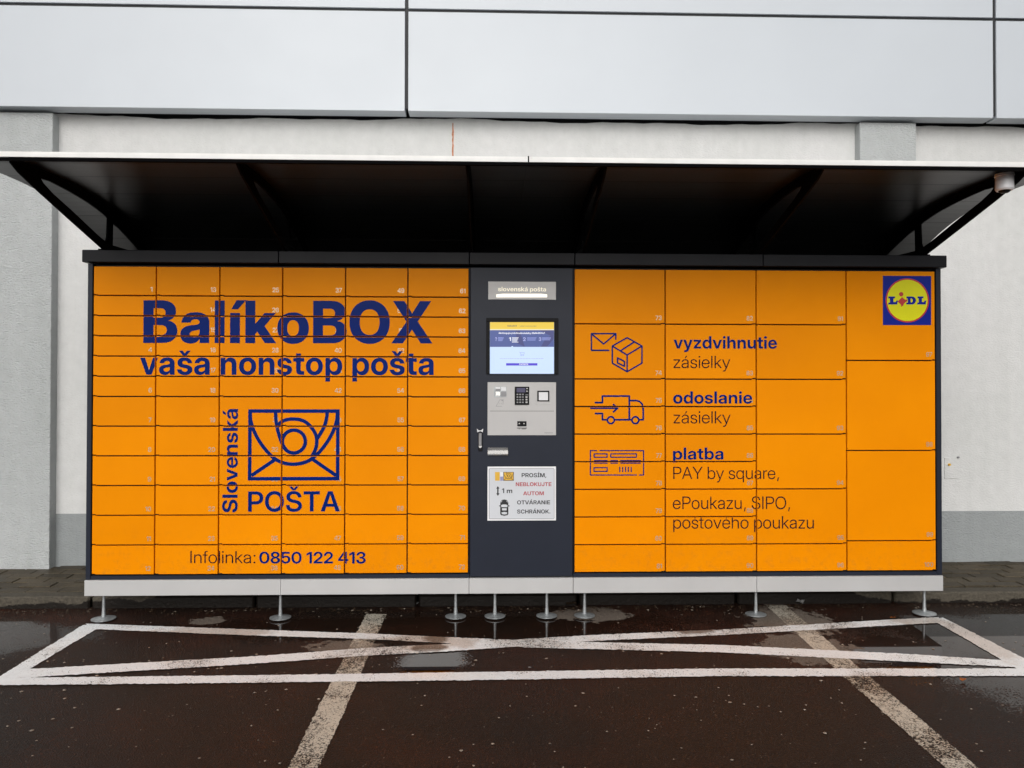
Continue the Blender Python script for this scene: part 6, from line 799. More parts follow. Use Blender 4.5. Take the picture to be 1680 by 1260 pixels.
def stroke(pts, w, closed=False, caps=False, n=12):
    out = []; h = w/2; m = len(pts)
    for i in range(m if closed else m-1):
        a, b = Vector(pts[i]), Vector(pts[(i+1) % m]); d = (b-a)
        if d.length < 1e-7: continue
        d.normalize(); q = Vector((-d.y, d.x))*h
        out.append(ccw([tuple(a+q), tuple(b+q), tuple(b-q), tuple(a-q)]))
    js = range(m) if (closed or caps) else range(1, m-1)
    for i in js:
        out.append([(pts[i][0]+h*math.cos(2*math.pi*j/n), pts[i][1]+h*math.sin(2*math.pi*j/n)) for j in range(n)])
    return out
def arc(c, r, a0, a1, n=24, ry=None):
    ry = ry or r
    return [(c[0]+r*math.cos(math.radians(a0+(a1-a0)*i/n)), c[1]+ry*math.sin(math.radians(a0+(a1-a0)*i/n))) for i in range(n+1)]
def spline(P, n=6):
    P = [Vector(p) for p in P]; P = [2*P[0]-P[1]]+P+[2*P[-1]-P[-2]]; out = []
    for i in range(1, len(P)-2):
        for j in range(n):
            t = j/n; a, b, c, d = P[i-1:i+3]
            out.append(tuple(.5*((2*b)+(c-a)*t+(2*a-5*b+4*c-d)*t*t+(3*b-a-3*c+d)*t**3)))
    out.append(tuple(P[-2])); return out

# locker numbers (silver), one on every door
for (n_, x0, x1, z0_, z1_, side) in DOORS:
    s = str(n_); k = .027/.7275; wd = sum(glyph('M', c)[0] for c in s)*k*.85
    xr_ = x1-.021
    decal('door_number', text('M', s, xr_-wd, xr_, z0_+.0235, k), -.0012, 'number', door_obj[n_])
# blue headings
I = 1/.7275
on_doors('lettering', txt_px('H', 'BalíkoBOX', 235.2, 709.5, 562.6, 70*I, 563.4), -.0016, 'blue')
on_doors('lettering', txt_px('B', 'vaša nonstop pošta', 229.8, 711.4, 614.6, 29.4/.546, 615.2), -.0016, 'blue')
on_doors('lettering', txt_px('M', 'POŠTA', 407, 557.5, 839.4, 33.2*I, 838.9), -.0016, 'blue')
# the word running upwards
vert = text('B', 'Slovenská', 0, 1, 0, 1)
a = P0(389.6, 840.7); b = P0(389.6, 671); kx = (b[1]-a[1]); ks = (a[0]-P0(364.8, 840)[0])*I
on_doors('lettering', [[(a[0]-p[1]*ks, a[1]+p[0]*kx) for p in c] for c in vert], -.0016, 'blue')
on_doors('lettering', txt_px('L', 'Infolinka:', 312.4, 419, 923.8, 20*I, 923.9), -.0016, 'navy')
on_doors('lettering', txt_px('B', '0850 122 413', 425.3, 600, 924.2, 19.0*I, 924.4), -.0016, 'blue')
on_doors('lettering', txt_px('B', 'vyzdvihnutie', 1105, 1274.5, 571.7, 21.2/.757, 572), -.0016, 'blue')
on_doors('lettering', txt_px('L', 'zásielky', 1105, 1198, 603.8, 20.8/.757), -.0016, 'navy')
on_doors('lettering', txt_px('B', 'odoslanie', 1104.3, 1234, 662, 20.8/.757), -.0016, 'blue')
on_doors('lettering', txt_px('L', 'zásielky', 1105, 1198.5, 694.5, 20.8/.757), -.0016, 'navy')
on_doors('lettering', txt_px('B', 'platba', 1104, 1186.8, 753.8, 20.4/.757), -.0016, 'blue')
on_doors('lettering', txt_px('L', 'PAY by square,', 1104.5, 1278, 785.8, 20*I), -.0016, 'navy')
on_doors('lettering', txt_px('L', 'ePoukazu, SIPO,', 1103.8, 1296, 835, 20.5*I), -.0016, 'navy')
on_doors('lettering', txt_px('L', 'poštového poukazu', 1104.5, 1335, 867, 15.4/.546), -.0016, 'navy')

# post horn emblem
E = lambda u_, v_: P0(340+u_/6.46, 650+v_/6.46)
kk = P0(500, 700)[0]-P0(499, 700)[0]; sw = 38/6.46*kk
cs = []
cs += stroke([E(454, 157), E(1382, 157), E(1382, 873), E(454, 873)], sw, True, n=4) if False else []
def rectring(a, b, w):
    (xa, za), (xb, zb_) = a, b; h = w/2
    return [ccw([(xa-h, za+h), (xb+h, za+h), (xb+h, za-h), (xa-h, za-h)]), ccw([(xa-h, zb_+h), (xb+h, zb_+h), (xb+h, zb_-h), (xa-h, zb_-h)]),
            ccw([(xa-h, za), (xa+h, za), (xa+h, zb_), (xa-h, zb_)]), ccw([(xb-h, za), (xb+h, za), (xb+h, zb_), (xb-h, zb_)])]
cs += rectring(E(454, 157), E(1382, 873), sw)
def emb(pts, **k): return stroke(spline([E(*p) for p in pts]), sw, **k)
cs += emb([(455, 165), (462, 260), (495, 365), (555, 480), (635, 585), (720, 665), (815, 708), (918, 720), (1020, 705), (1105, 665), (1190, 590), (1275, 480), (1335, 370), (1372, 260), (1382, 165)])
cs += emb([(724, 165), (730, 260), (748, 360), (775, 450), (800, 515), (835, 565)])
cs += emb([(755, 300), (800, 264), (860, 245), (918, 242), (980, 248), (1040, 272), (1095, 320), (1140, 385), (1160, 450), (1158, 520), (1140, 580), (1105, 645)])
cs += stroke([(E(918, 480)[0]+122/6.46*kk*math.cos(t*math.pi/24), E(918, 480)[1]+122/6.46*kk*math.sin(t*math.pi/24)) for t in range(48)], sw, True)
cs += emb([(1272, 165), (1265, 235), (1240, 320), (1200, 395), (1165, 450)])
cs += stroke([E(470, 840), E(725, 668)], sw)+stroke([E(1366, 840), E(1105, 660)], sw)
on_doors('post_horn_emblem', cs, -.0018, 'blue')

# pictograms
D1 = lambda u_, v_: P0(930+u_/4.2, 420+v_/4.2)
w1 = 10.5/4.2*kk
def pic(f, paths, w, closed=False): 
    out = []
    for p in paths: out += stroke([f(*q) for q in p], w, closed, caps=True)
    return out
cs = pic(D1, [[(288, 650), (169, 650), (169, 535), (337, 535), (337, 574)], [(172, 538), (253, 606), (334, 538)],
              [(415, 682), (415, 797)], [(314, 621), (415, 682), (516, 621)], [(464, 592), (371, 652)]], w1)
cs += pic(D1, [[(415, 563), (517, 620), (517, 738), (415, 797), (313, 738), (313, 620)], [(349, 702), (397, 727), (397, 760), (349, 736)]], w1, True)
on_doors('pictogram', cs, -.0016, 'blue')
w2 = 12.5/4.2*kk
cs = pic(D1, [[(196, 1010), (245, 1010), (245, 965), (430, 965), (430, 1128)], [(197, 1085), (245, 1085), (245, 1128), (278, 1128)], [(330, 1128), (447, 1128)],
              [(498, 1128), (526, 1128), (526, 1050), (518, 1020), (500, 1002), (478, 996), (436, 996)], [(165, 1048), (350, 1048)], [(321, 1024), (350, 1048), (321, 1073)]], w2)
for cx_ in (303, 472): cs += stroke([(D1(cx_, 1131)[0]+24/4.2*kk*math.cos(t*math.pi/12), D1(cx_, 1131)[1]+24/4.2*kk*math.sin(t*math.pi/12)) for t in range(24)], w2, True)
on_doors('pictogram', cs, -.0016, 'blue')
D2 = lambda u_, v_: P0(930+u_/4, 680+v_/4)
w3 = 7.5/4*kk
cs = pic(D2, [[(195, 237), (154, 237), (154, 397), (455, 397)], [(216, 237), (503, 237), (503, 397), (475, 397)]]
         + [[(a_, y_), (b_, y_)] for y_ in (302, 319) for a_, b_ in ((179, 264), (288, 332), (354, 482))] + [[(x_, 346), (x_, 375)] for x_ in (347, 366, 385, 403, 422)], w3)
cs += pic(D2, [[(178, 258), (264, 258), (264, 280), (178, 280)], [(288, 258), (456, 258), (456, 280), (288, 280)], [(178, 349), (264, 349), (264, 373), (178, 373)]], w3, True)
on_doors('pictogram', cs, -.0016, 'blue')

# supermarket sticker on the upper right door
D3 = lambda u_, v_: P0(1330+u_/4.8, 400+v_/4.8)
kl = kk/4.8
dr = door_obj[97]
def poly(f, pts): return [ccw([f(*p) for p in pts])]
def disc(c, r, n=64): return [(c[0]+r*math.cos(2*math.pi*i/n), c[1]+r*math.sin(2*math.pi*i/n)) for i in range(n)]
st_ = decal('shop_sticker', poly(D3, [(568, 252), (948, 254), (948, 640), (568, 640)]), -.0016, 'logo_blue', dr, label='square blue sticker with a yellow disc and red rim')
cc = D3(760, 446)
def on_sticker(cs_, k_, mat, name='sticker_print'):
    o = decal(name, cs_, -.0016-.0004*k_, mat, dr)
on_sticker([disc(cc, 180*kl)], 1, 'logo_red'); on_sticker([disc(cc, 168*kl)], 2, 'logo_yellow')
Lp = [(610, 415), (662, 415), (662, 430), (650, 430), (650, 459), (668, 459), (674, 447), (686, 447), (680, 478), (610, 478), (610, 463), (622, 463), (622, 430), (610, 430)]
L2 = [(x_+223 if x_ < 655 else x_+225, y_) for x_, y_ in Lp]
cs = poly(D3, Lp)+poly(D3, [(840, 415), (886, 415), (886, 430), (875, 430), (875, 459), (891, 459), (896, 447), (908, 447), (905, 478), (838, 478), (838, 463), (849, 463), (849, 430), (840, 430)])
Dout = [(752, 415), (796, 415), (812, 419), (824, 429), (829, 446), (824, 463), (812, 474), (796, 478), (752, 478), (752, 463), (763, 463), (763, 430), (752, 430)]
Din = [(786, 430), (794, 431), (800, 437), (802, 446), (800, 456), (794, 462), (786, 463)]
cs += poly(D3, Dout)+[poly(D3, Din)[0][::-1]]
on_sticker(cs, 3, 'logo_blue')
cs = [disc(D3(711, 397), 18*kl, 24)]+poly(D3, [(683, 455), (718, 420), (754, 452), (718, 488)])+poly(D3, [(722, 476), (734, 480), (712, 496), (708, 490)])+poly(D3, [(745, 440), (762, 440), (754, 456)])
on_sticker(cs, 4, 'logo_red')

# ------------------------------------------------------------------ terminal
TZ0, TZ1 = -.020, 1.800
term = box('terminal_panel', TX0, TX1, -.004, .028, TZ0, TZ1, 'anthracite', lock, .0025)
TF = -.004
def pbox(name, x0, y0, x1, y1, ya, yb, mat, parent=term, bev=.0008):
    a = P0(x0, y0); b = P0(x1, y1)
    return box(name, a[0], b[0], ya, yb, b[1], a[1], mat, parent, bev)
# lit name plate
plate = pbox('name_plate', 801, 462, 912, 492, TF-.003, TF+.001, 'silver')
q = lambda u_, v_: P0(760+u_/8.4, 400+v_/8.4)
a, b = q(480, 655), q(1140, 655); k = (q(480, 555)[1]-a[1])/100
decal('lit_lettering', text('M', 'slovenská pošta', a[0], b[0], a[1], 60*k*I), TF-.0036, 'glow_text', plate)
cs = [ccw([q(455, 700), q(540, 690), q(1070, 690), q(1155, 700), q(1155, 740), q(455, 740)])]
decal('light_strip', cs, TF-.0038, 'glow', plate)
# display: a raised black surround with a sunk screen
sc = lambda u_, v_: P0(780+u_/10.5, 510+v_/10.5)
a = P0(798, 522); b = P0(915.5, 617)
bez = link('display', None, lock, ((a[0]+b[0])/2, 0, b[1]))
def bar(x0, x1, z0_, z1_, nm='display_bezel', mat='black', y0_=-.018): box(nm, x0, x1, y0_, TF+.001, z0_, z1_, mat, bez, .0015)
sa, sb = sc(250, 195), sc(1352, 1085)
bar(a[0], b[0], sa[1]+.002, a[1]); bar(a[0], sa[0]-.002, b[1]+.012, sa[1]+.0015); bar(sb[0]+.002, b[0], b[1]+.012, sa[1]+.0015)
bar(a[0]+.008, b[0]-.008, b[1]+.006, sb[1]-.002, mat='anthracite', y0_=-.010)
SY = -.0065
scr = mesh_obj('screen', [(sa[0], SY, sb[1]), (sb[0], SY, sb[1]), (sb[0], SY, sa[1]), (sa[0], SY, sa[1])], [(0, 1, 2, 3)], 'scr_white', bez)
def sq(u0, v0, u1, v1, mat, lv, name='screen_graphic'):
    decal(name, poly(sc, [(u0, v0), (u1, v0), (u1, v1), (u0, v1)]), SY-.0003*lv, mat, bez)
sq(251, 196, 1351, 316, 'scr_yellow', 1); sq(251, 316, 1351, 334, 'scr_cream', 1)
sq(251, 334, 1351, 622, 'scr_blue', 1)
decal('screen_graphic', poly(sc, [(600, 335), (1100, 335), (1290, 430), (1180, 520), (1130, 620), (1230, 620), (1351, 480), (1351, 335)])+poly(sc, [(690, 340), (760, 340), (850, 620), (720, 560)]), SY-.0006, 'scr_blue2', bez)
decal('screen_graphic', poly(sc, [(610, 622), (633, 605), (656, 622)]), SY-.0009, 'scr_white', bez)
def stxt(st, s, u0, u1, vb, cap, mat, lv=3):
    a, b = sc(u0, vb), sc(u1, vb); k = (sc(u0, vb-100)[1]-a[1])/100
    decal('screen_text', text(st, s, a[0], b[0], a[1], cap*k*I), SY-.0003*lv, mat, bez)
stxt('B', 'BalíkoBOX', 552, 712, 272, 26, 'scr_ink'); stxt('L', 'vašanonstoppošta', 760, 1046, 272, 20, 'scr_ink')
stxt('B', 'Akofungujevyzdvihnutiezásielky', 398, 955, 398, 30, 'scr_text'); stxt('B', 'zBalíkoBOXu?', 965, 1195, 398, 30, 'scr_text')
for s_, u0, u1, m_ in (('?', 338, 372, 'scr_lilac'), ('1', 578, 610, 'scr_text'), ('2', 820, 864, 'scr_lilac'), ('3', 1090, 1132, 'scr_lilac')):
    stxt('B', s_, u0, u1, 520, 62, m_)
for u0, u1, vs_, m_ in ((390, 490, (462, 480, 498, 516), 'scr_dim'), (628, 742, (464, 483, 502, 521, 540), 'scr_text'), (890, 1050, (466, 486, 506), 'scr_dim'), (1145, 1300, (466, 484, 502), 'scr_dim')):
    for i, v_ in enumerate(vs_): sq(u0, v_-5, u1-(i*37 % 29), v_+4, m_, 3)
# trolley pictogram, line of small print and button
cs = []
for p_ in ([(758, 712), (772, 718), (785, 755), (832, 755), (843, 722), (776, 722)], [(785, 755), (776, 766), (836, 766)]): cs += stroke([sc(*z_) for z_ in p_], 5/10.5*kk, caps=True, n=8)
cs += [disc(sc(785, 775), 4.5/10.5*kk, 10), disc(sc(824, 775), 4.5/10.5*kk, 10)]
decal('screen_graphic', cs, SY-.0009, 'scr_dim', bez)
rr2 = random.Random(2); u_ = 420
while u_ < 1170:
    w_ = rr2.choice((14, 22, 30, 46)); sq(u_, 819, min(u_+w_, 1175), 827, 'scr_lilac', 2); u_ += w_+8
sq(528, 902, 1066, 943, 'scr_button', 2); stxt('B', 'ZAČNITE', 752, 908, 933, 24, 'scr_text')
# control plate
cp = pbox('control_plate', 800, 627, 912, 714, TF-.0035, TF+.001, 'silver', lock)
c7 = lambda u_, v_: (770+u_/8.4, 610+v_/8.4)
def cb(name, u0, v0, u1, v1, ya, mat, par=cp, bev=.0006, yb=TF-.003): 
    a, b = c7(u0, v0), c7(u1, v1); return pbox(name, a[0], a[1], b[0], b[1], ya, yb, mat, par, bev)
YF = TF-.0035
cb('plate_groove', 285, 538, 1163, 543, YF-.0004, 'black', bev=0)
cb('card_reader', 340, 205, 512, 350, YF-.002, 'galv')
cb('card_reader_slot', 362, 212, 427, 236, YF-.004, 'white_plastic', yb=YF-.001); cb('card_reader_slot', 362, 238, 427, 262, YF-.0045, 'key', yb=YF-.001)
cb('card_reader_slot', 362, 272, 425, 330, YF-.006, 'chrome', yb=YF-.001); cb('card_reader_slot', 435, 275, 505, 340, YF-.003, 'key', yb=YF-.001); cb('card_reader_slot', 437, 210, 505, 262, YF-.003, 'white_plastic', yb=YF-.001)
cs = []
cu = lambda u_, v_: P0(*c7(u_, v_))
for p_ in ([(420, 385), (372, 470)], [(420, 385), (470, 385), (462, 450)], [(365, 475), (450, 475)], [(410, 430), (410, 445)], [(440, 430), (440, 445)]): cs += stroke([cu(*z_) for z_ in p_], 5/8.4*kk, caps=True, n=6)
cs += [disc(cu(452, 396), 9/8.4*kk, 10)]
decal('card_pictogram', cs, YF-.0004, 'key', cp)
kp = cb('keypad', 625, 205, 823, 455, YF-.006, 'black')
kf = YF-.006
cb('keypad_display', 650, 222, 772, 285, kf-.0008, 'scr_lcd', yb=kf+.001) if 'scr_lcd' in MAT else cb('keypad_display', 650, 222, 772, 285, kf-.0008, 'lcd', yb=kf+.001) if 'lcd' in MAT else None
for r_ in range(4):
    for c_ in range(3): cb('keypad_key', 650+c_*37, 302+r_*36, 674+c_*37, 322+r_*36, kf-.003, 'key', yb=kf+.001)
    if r_: cb('keypad_key', 773, 336+(r_-1)*36, 801, 358+(r_-1)*36, kf-.003, 'silver', yb=kf+.001)
cb('keypad_key', 773, 312, 812, 324, kf-.002, 'key', yb=kf+.001)
for v_ in (222, 258): cb('keypad_key', 785, v_, 803, v_+18, kf-.003, 'silver', yb=kf+.001)
fr = cb('contactless_surround', 915, 205, 1115, 455, YF-.0008, 'silver')
cb('contactless_reader', 935, 260, 1100, 406, YF-.006, 'black'); cb('contactless_pad', 955, 280, 1082, 392, YF-.009, 'white_plastic', yb=YF-.005)
so = cb('coin_socket', 660, 680, 787, 750, YF-.003, 'black')
for u_ in (688, 752): lathe('socket_lamp', [(.004, -.0015), (.004, .001)], (cu(u_, 712)[0], YF-.003, cu(u_, 712)[1]), 'silver', cp, 'y', 12)
rr3 = random.Random(4); u_ = 655
while u_ < 785:
    cb('small_print', u_, 768, u_+9, 792 if rr3.random() > .3 else 782, YF-.0003, 'ink_black', bev=0); u_ += 14
u_ = 1035
while u_ < 1150:
    cb('small_print', u_, 834, u_+8, 846, YF-.0003, 'key', bev=0); u_ += 13
# pocket below the plate
a, b = P0(800, 734), P0(833.5, 746.5)
pk = prism('parcel_slip_pocket', [(TF, a[1]), (TF-.004, a[1]), (TF-.022, a[1]-.016), (TF-.022, b[1]+.008), (TF-.014, b[1]), (TF, b[1])], 'x', a[0], b[0], 'chrome', lock, .0008)
# swing handle; its white highlight is modelled as a pale solid piece
a, b = P0(784, 709), P0(792, 740)
hd = link('lock_handle', None, lock, ((a[0]+b[0])/2, TF, b[1]))
box('handle_base', a[0]+.002, b[0]-.002, TF-.008, TF+.001, b[1], a[1], 'dark_trim', hd, .003)
box('handle_lever', a[0]+.005, b[0]-.006, TF-.018, TF-.007, b[1]+.03, a[1]-.004, 'key', hd, .003)
cz = P0(788, 732); lathe('lock_cylinder', [(.009, -.016), (.009, -.006)], (cz[0], TF, cz[1]), 'chrome', hd, 'y', 16)
c7p = lambda u_, v_: P0(*c7(u_, v_))
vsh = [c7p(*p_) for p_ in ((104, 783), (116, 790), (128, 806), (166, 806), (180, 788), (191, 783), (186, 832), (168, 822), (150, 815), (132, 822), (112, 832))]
prism('handle_highlight', vsh, 'y', TF-.014, TF-.004, 'white_plastic', hd)

# warning sign
sgp = lambda u_, v_: P0(780+u_/11.2, 750+v_/11.2)
a, b = sgp(222, 172), sgp(1478, 1160)
sign = box('warning_sign', a[0], b[0], TF-.0035, TF+.001, b[1], a[1], 'sign_edge', lock, .0008)
sign['label'] = 'white warning sign with black and red lettering and a small car'
SF = TF-.0035; kq = kk/11.2
def sd_(cs_, lv, mat, name='sign_print'): decal(name, cs_, SF-.0003*lv, mat, sign)
def rrect(u0, v0, u1, v1, r, f=sgp):
    out = []
    for (cx_, cy_, a0_) in ((u1-r, v0+r, 0), (u0+r, v0+r, 90), (u0+r, v1-r, 180), (u1-r, v1-r, 270)):
        for i in range(6):
            t = math.radians(a0_+18*i); out.append(f(cx_+r*math.cos(t), cy_-r*math.sin(t)))
    return ccw(out)
sd_([rrect(248, 203, 1450, 1134, 22)], 1, 'key'); sd_([rrect(256, 211, 1442, 1126, 16)], 2, 'sign_white')
def sg(st, s, u0, u1, vb, cap, mat):
    a, b = sgp(u0, vb), sgp(u1, vb); k = (sgp(u0, vb-100)[1]-a[1])/100
    decal('sign_lettering', text(st, s, a[0], b[0], a[1], cap*k*I), SF-.0009, mat, sign)
sg('B', 'PROSÍM,', 848, 1300, 366, 74, 'ink_black'); sg('B', 'NEBLOKUJTE', 740, 1396, 530, 70, 'ink_red'); sg('B', 'AUTOM', 876, 1256, 697, 70, 'ink_red')
sg('B', 'OTVÁRANIE', 765, 1370, 864, 72, 'ink_black'); sg('B', 'SCHRÁNOK.', 765, 1374, 1032, 72, 'ink_black')
sg('B', '1', 488, 528, 657, 86, 'ink_black'); sg('B', 'm', 575, 676, 657, 86, 'ink_black')
sd_(poly(sgp, [(360, 270), (446, 270), (446, 430), (360, 430)]), 3, 'ink_yellow'); sd_(poly(sgp, [(454, 275), (505, 275), (505, 352), (454, 352)]), 3, 'sign_edge'); sd_(poly(sgp, [(454, 355), (505, 355), (505, 430), (454, 430)]), 3, 'ink_lilac')
sd_(poly(sgp, [(512, 270), (705, 270), (705, 430), (512, 430)]), 3, 'ink_yellow')
se = lambda u_, v_: sgp(512+(u_-433)*193/969, 270+(v_-137)*160/756)
w5 = 8*kq; cs = rectring(sgp(516, 274), sgp(701, 426), w5)
for p_ in ([(455, 165), (495, 365), (635, 585), (815, 708), (918, 720), (1105, 665), (1275, 480), (1382, 165)], [(724, 165), (748, 360), (835, 565)], [(755, 300), (918, 242), (1095, 320), (1160, 480), (1105, 645)]):
    cs += stroke(spline([se(*z_) for z_ in p_], 4), w5)
cs += stroke([(se(918, 480)[0]+22*kq*math.cos(t*math.pi/8), se(918, 480)[1]+22*kq*math.sin(t*math.pi/8)) for t in range(16)], w5, True)+stroke([se(470, 840), se(725, 668)], w5)+stroke([se(1366, 840), se(1105, 660)], w5)
sd_(cs, 4, 'ink_black')
sd_(poly(sgp, [(412, 528), (442, 575), (425, 575), (425, 662), (442, 662), (412, 710), (382, 662), (399, 662), (399, 575), (382, 575)]), 3, 'ink_black')
car = [ccw([sgp(*p_) for p_ in ((456, 850), (462, 815), (485, 785), (530, 774), (576, 785), (598, 815), (604, 850), (604, 880), (628, 888), (628, 900), (604, 902), (605, 1040), (590, 1062), (530, 1074), (470, 1062), (455, 1040), (456, 902), (432, 900), (432, 888), (456, 880))])]
sd_(car, 3, 'ink_black')
sd_(poly(sgp, [(470, 880), (500, 866), (560, 866), (590, 880), (584, 915), (476, 915)])+poly(sgp, [(488, 935), (572, 935), (572, 975), (488, 975)])+poly(sgp, [(478, 1010), (530, 1000), (584, 1010), (578, 1042), (530, 1050), (484, 1042)])
    +poly(sgp, [(466, 828), (480, 803), (496, 794), (476, 826)])+poly(sgp, [(594, 828), (580, 803), (564, 794), (584, 826)]), 4, 'sign_white')

# ------------------------------------------------------------------ canopy
CX0, CX1, YFR, YRE = -.19, W+.19, -.93, .62
def under(y):
    t = y+.42
    return 2.178-(.088*t*t if t < 0 else .17*t*t+.048*t**3)
can = link('canopy', None, lock, (W/2, -.1, 1.885))
tk = .018
xm = on_y(867, 268, YFR)[0]
# roof skin: outer sheet in two halves, dark boards below
for a, b in ((CX0, xm-.003), (xm+.003, CX1)):
    ys = np.linspace(YFR, YRE, 25)
    outl = [(y, under(y)+.008) for y in ys]+[(y, under(y)+tk+.006) for y in ys[::-1]]
    prism('roof_sheet', outl, 'x', a, b, 'fascia', can)
    box('roof_fascia', a, b, YFR-.003, YFR-.0005, 2.153, 2.153+.019, 'fascia', can, .0006)
bs = [YFR+.006, -.80, -.52, -.20, .13, .40, YRE-.002]
for a, b in ((CX0+.003, xm-.001), (xm+.001, CX1-.003)):
    for y0_, y1_ in zip(bs, bs[1:]):
        ys = np.linspace(y0_+.0015, y1_-.0015, 6)
        prism('ceiling_board', [(y, under(y)) for y in ys]+[(y, under(y)+.0075) for y in ys[::-1]], 'x', a, b, 'ceiling', can)
box('edge_trim', CX0+.004, CX1-.004, YFR+.0005, YFR+.020, 2.138, 2.1515, 'bracket', can, .001)
box('seam_cover', xm-.02, xm+.02, YFR-.0002, YFR+.004, 2.1535, 2.173, 'bracket', can, 0)
ys = np.linspace(YFR, YRE, 12)
prism('seam_cover', [(y, under(y)+.0078) for y in ys]+[(y, under(y)+.0275) for y in ys[::-1]], 'x', xm-.0029, xm+.0029, 'bracket', can)
# curved brackets with two openings, drawn in the (y, z) plane
Xb = .065
def yz(px, py):
    d = ray(px, py); p = CAM+d*(Xb-CAM[0])/d[0]; return float(p[1]), float(p[2])
c1 = lambda u_, v_: yz(u_/4, 230+v_/4)
ys = np.linspace(YFR+.02, .58, 30)
outer = [(y, under(y)-.001) for y in ys]+[(.58, 1.886)]+[(c1(680, 727)[0], 1.886)]+[c1(480, 543), c1(250, 335), c1(120, 212), (YFR+.022, c1(50, 138)[1]), (YFR+.02, 2.14)]
w_a = [c1(262, 250), c1(330, 272), c1(400, 308), c1(460, 340), c1(520, 375), c1(580, 412), c1(640, 455), c1(690, 495), c1(705, 512), c1(700, 640), c1(692, 668), c1(640, 625), c1(470, 465), c1(340, 348), c1(280, 282)]
w_b = [c1(738, 545), c1(780, 580), c1(820, 622), c1(860, 665), c1(900, 708), c1(925, 735), c1(860, 728), c1(735, 690)]
w_b = [(y, max(z, 1.895)) for y, z in w_b]
def bracket(x, th=.010, kind='canopy_bracket'):
    vs2, es = [], []
    rings = [ccw(outer), ccw(w_a)[::-1], ccw(w_b)[::-1]]
    for c in rings:
        b = len(vs2); vs2 += [Vector(p) for p in c]; es += [(b+i, b+(i+1) % len(c)) for i in range(len(c))]
    ov, oe, of, *_ = delaunay_2d_cdt(vs2, es, [], 0, 1e-7)
    V_ = np.array([(v.x, v.y) for v in ov]); T_ = [f for f in of if len(f) == 3]
    cen = V_[np.array(T_)].mean(1); k_ = winding(cen, rings) != 0
    T_ = [f for f, kk_ in zip(T_, k_) if kk_]
    n = len(V_); verts = [(x-th/2, y, z) for y, z in V_]+[(x+th/2, y, z) for y, z in V_]
    faces = [tuple(f) for f in T_]+[tuple(i+n for i in f[::-1]) for f in T_]
    for c in rings:
        idx = [int(np.argmin(((V_-np.array(p))**2).sum(1))) for p in c]
        for i in range(len(idx)):
            a, b = idx[i], idx[(i+1) % len(idx)]
            if a != b: faces.append((a, b, b+n, a+n))
    bm = bmesh.new(); me = bpy.data.meshes.new(kind)
    me.from_pydata(verts, [], faces); bm.from_mesh(me); bmesh.ops.recalc_face_normals(bm, faces=bm.faces); bmesh.ops.translate(bm, vec=(-x, 0, -1.886), verts=bm.verts); bm.to_mesh(me); bm.free()
    me.materials.append(MAT['bracket']); return me
bme = bracket(Xb)
bx = [Xb, 1.115, 2.20, 2.86, 3.91, on_y(1515, 418, -.02)[0]+.012]
for x in bx:
    br = link('canopy_bracket', bme, can, (x, 0, 1.886))
    # flanges: top rail under the boards and lower lip along the strut
    box('bracket_foot', x-.03, x+.03, -.02, .60, 1.8855, 1.8935, 'bracket', br, .001)
    ys = np.linspace(YFR+.03, .58, 14)
    prism('bracket_flange', [(y, under(y)-.0095) for y in ys]+[(y, under(y)-.0015) for y in ys[::-1]], 'x', x-.012, x+.012, 'bracket', br)

# ------------------------------------------------------------------ camera under the roof
sx0 = on_y(1648, 296, -.80)
cz_ = under(-.80)-.0095
sec = link('security_camera', None, None, (sx0[0], -.80, cz_))
tag(sec, 'small white cylindrical security camera hanging under the right end of the dark canopy', 'security camera')
lathe('mount_ring', [(.045, cz_), (.045, cz_-.012), (.041, cz_-.014)], (sx0[0], -.80, 0), 'white_plastic', sec)
lathe('camera_body', [(.041, cz_-.013), (.042, cz_-.074), (.036, cz_-.083)], (sx0[0], -.80, 0), 'white_plastic', sec)
lathe('lens_dome', [(.028, cz_-.082), (.026, cz_-.087), (.018, cz_-.093), (.004, cz_-.095)], (sx0[0], -.80, 0), 'black', sec)

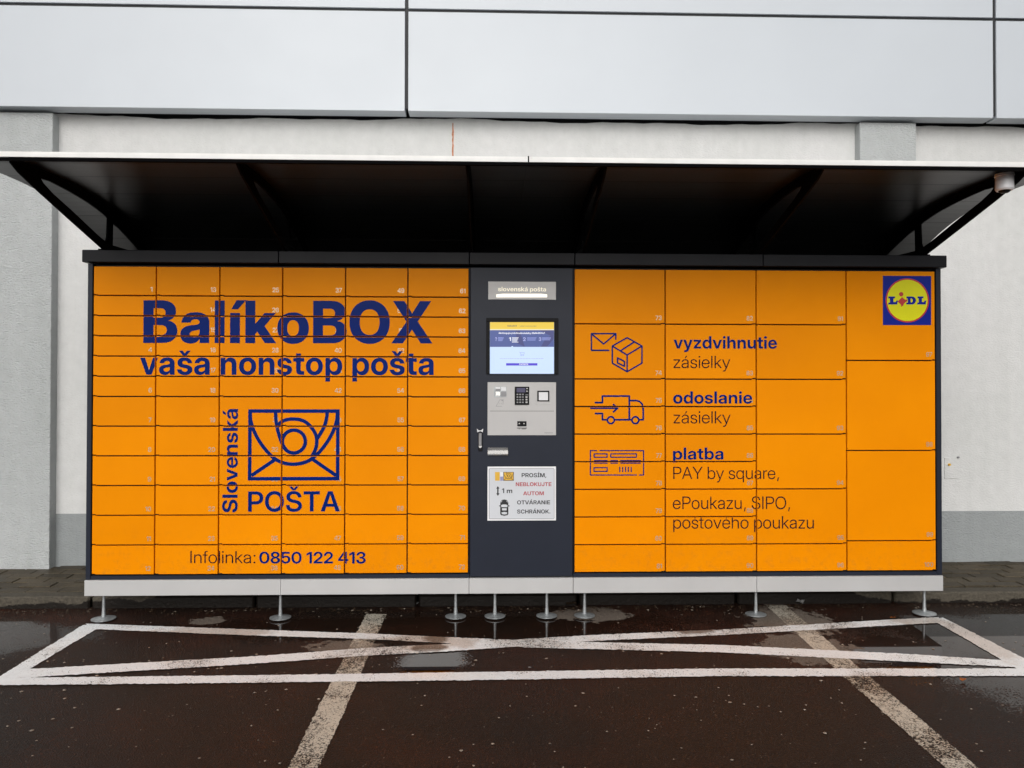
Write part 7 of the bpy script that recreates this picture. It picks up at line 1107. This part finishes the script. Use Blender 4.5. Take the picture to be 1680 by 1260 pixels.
# ------------------------------------------------------------------ litter, leaves, grit
def flake(name, px, py, size, mat, label, cat, seed, lift=.012):
    r = random.Random(seed); x, y = on_ground(px, py); bm = bmesh.new(); n = 9
    c = bm.verts.new((x, y, ground_z(y)+.010+lift*.6)); ring = []
    for i in range(n):
        t = 2*math.pi*i/n; q_ = size*(.6+.4*r.random()); ring.append(bm.verts.new((x+q_*math.cos(t), y+q_*math.sin(t)*.8, ground_z(y)+.0095+lift*r.random())))
    for i in range(n): bm.faces.new((c, ring[i], ring[(i+1) % n]))
    bmesh.ops.solidify(bm, geom=bm.faces[:], thickness=.0008)
    return tag(bm_obj(name, bm, mat, None, (x, y, ground_z(y))), label, cat)
flake('fallen_leaf', 1580, 1118.5, .022, 'leaf', 'orange fallen leaf on wet asphalt in front of the right end of the white box', 'leaf', 1, .008)
flake('fallen_leaf', 1464, 1016, .018, 'leaf', 'small orange leaf lying by the white line below the right end of the locker', 'leaf', 2, .006)
flake('crumpled_wrapper', 1313, 992, .036, 'litter', 'crumpled pale wrapper in the gutter under the right half of the locker', 'litter', 3, .03)
flake('paper_scrap', 686, 993.5, .026, 'litter', 'flat white paper scrap in the gutter left of the terminal', 'litter', 4, .014)
flake('dry_leaf', 938, 994.5, .038, 'brown_leaf', 'pale curled dry leaf in the gutter right below the terminal', 'leaf', 5, .02)
flake('cigarette_end', 869, 1098.5, .011, 'litter', 'tiny white stub beside the long front line of the box', 'litter', 6, .004)
def scatter(name, spots, smin, smax, mat, seed):
    r = random.Random(seed); bm = bmesh.new()
    for (x, y) in spots:
        s = r.uniform(smin, smax); a = r.uniform(0, 6.28); z = ground_z(y)+.0005; n = 5
        b_ = [bm.verts.new((x+s*math.cos(a+i*1.257)*r.uniform(.6, 1.2), y+s*math.sin(a+i*1.257)*r.uniform(.6, 1.2), z)) for i in range(n)]
        t_ = bm.verts.new((x, y, z+s*r.uniform(.2, .5)))
        for i in range(n): bm.faces.new((b_[i], b_[(i+1) % n], t_))
    return tag(bm_obj(name, bm, mat, None, (2, -1, ground_z(-1))), kind='stuff')
r = random.Random(21)
scatter('grit_flakes', [(r.uniform(-1.3, 6.0), -.35-abs(r.gauss(0, .9))) for _ in range(150)], .005, .011, 'grit', 7)
scatter('loose_grit', [(r.uniform(-1.4, 6.2), r.uniform(-2.3, .2)) for _ in range(700)], .002, .0065, 'grit', 1)
scatter('gutter_paper_bits', [(r.uniform(.3, 5.0), KERB_Y-.03-abs(r.gauss(0, .06))) for _ in range(60)], .004, .012, 'grit', 12)
scatter('gutter_leaf_litter', [(r.uniform(-1.5, 6.5), KERB_Y-.02-abs(r.gauss(0, .05))) for _ in range(900)], .003, .013, 'brown_leaf', 2)
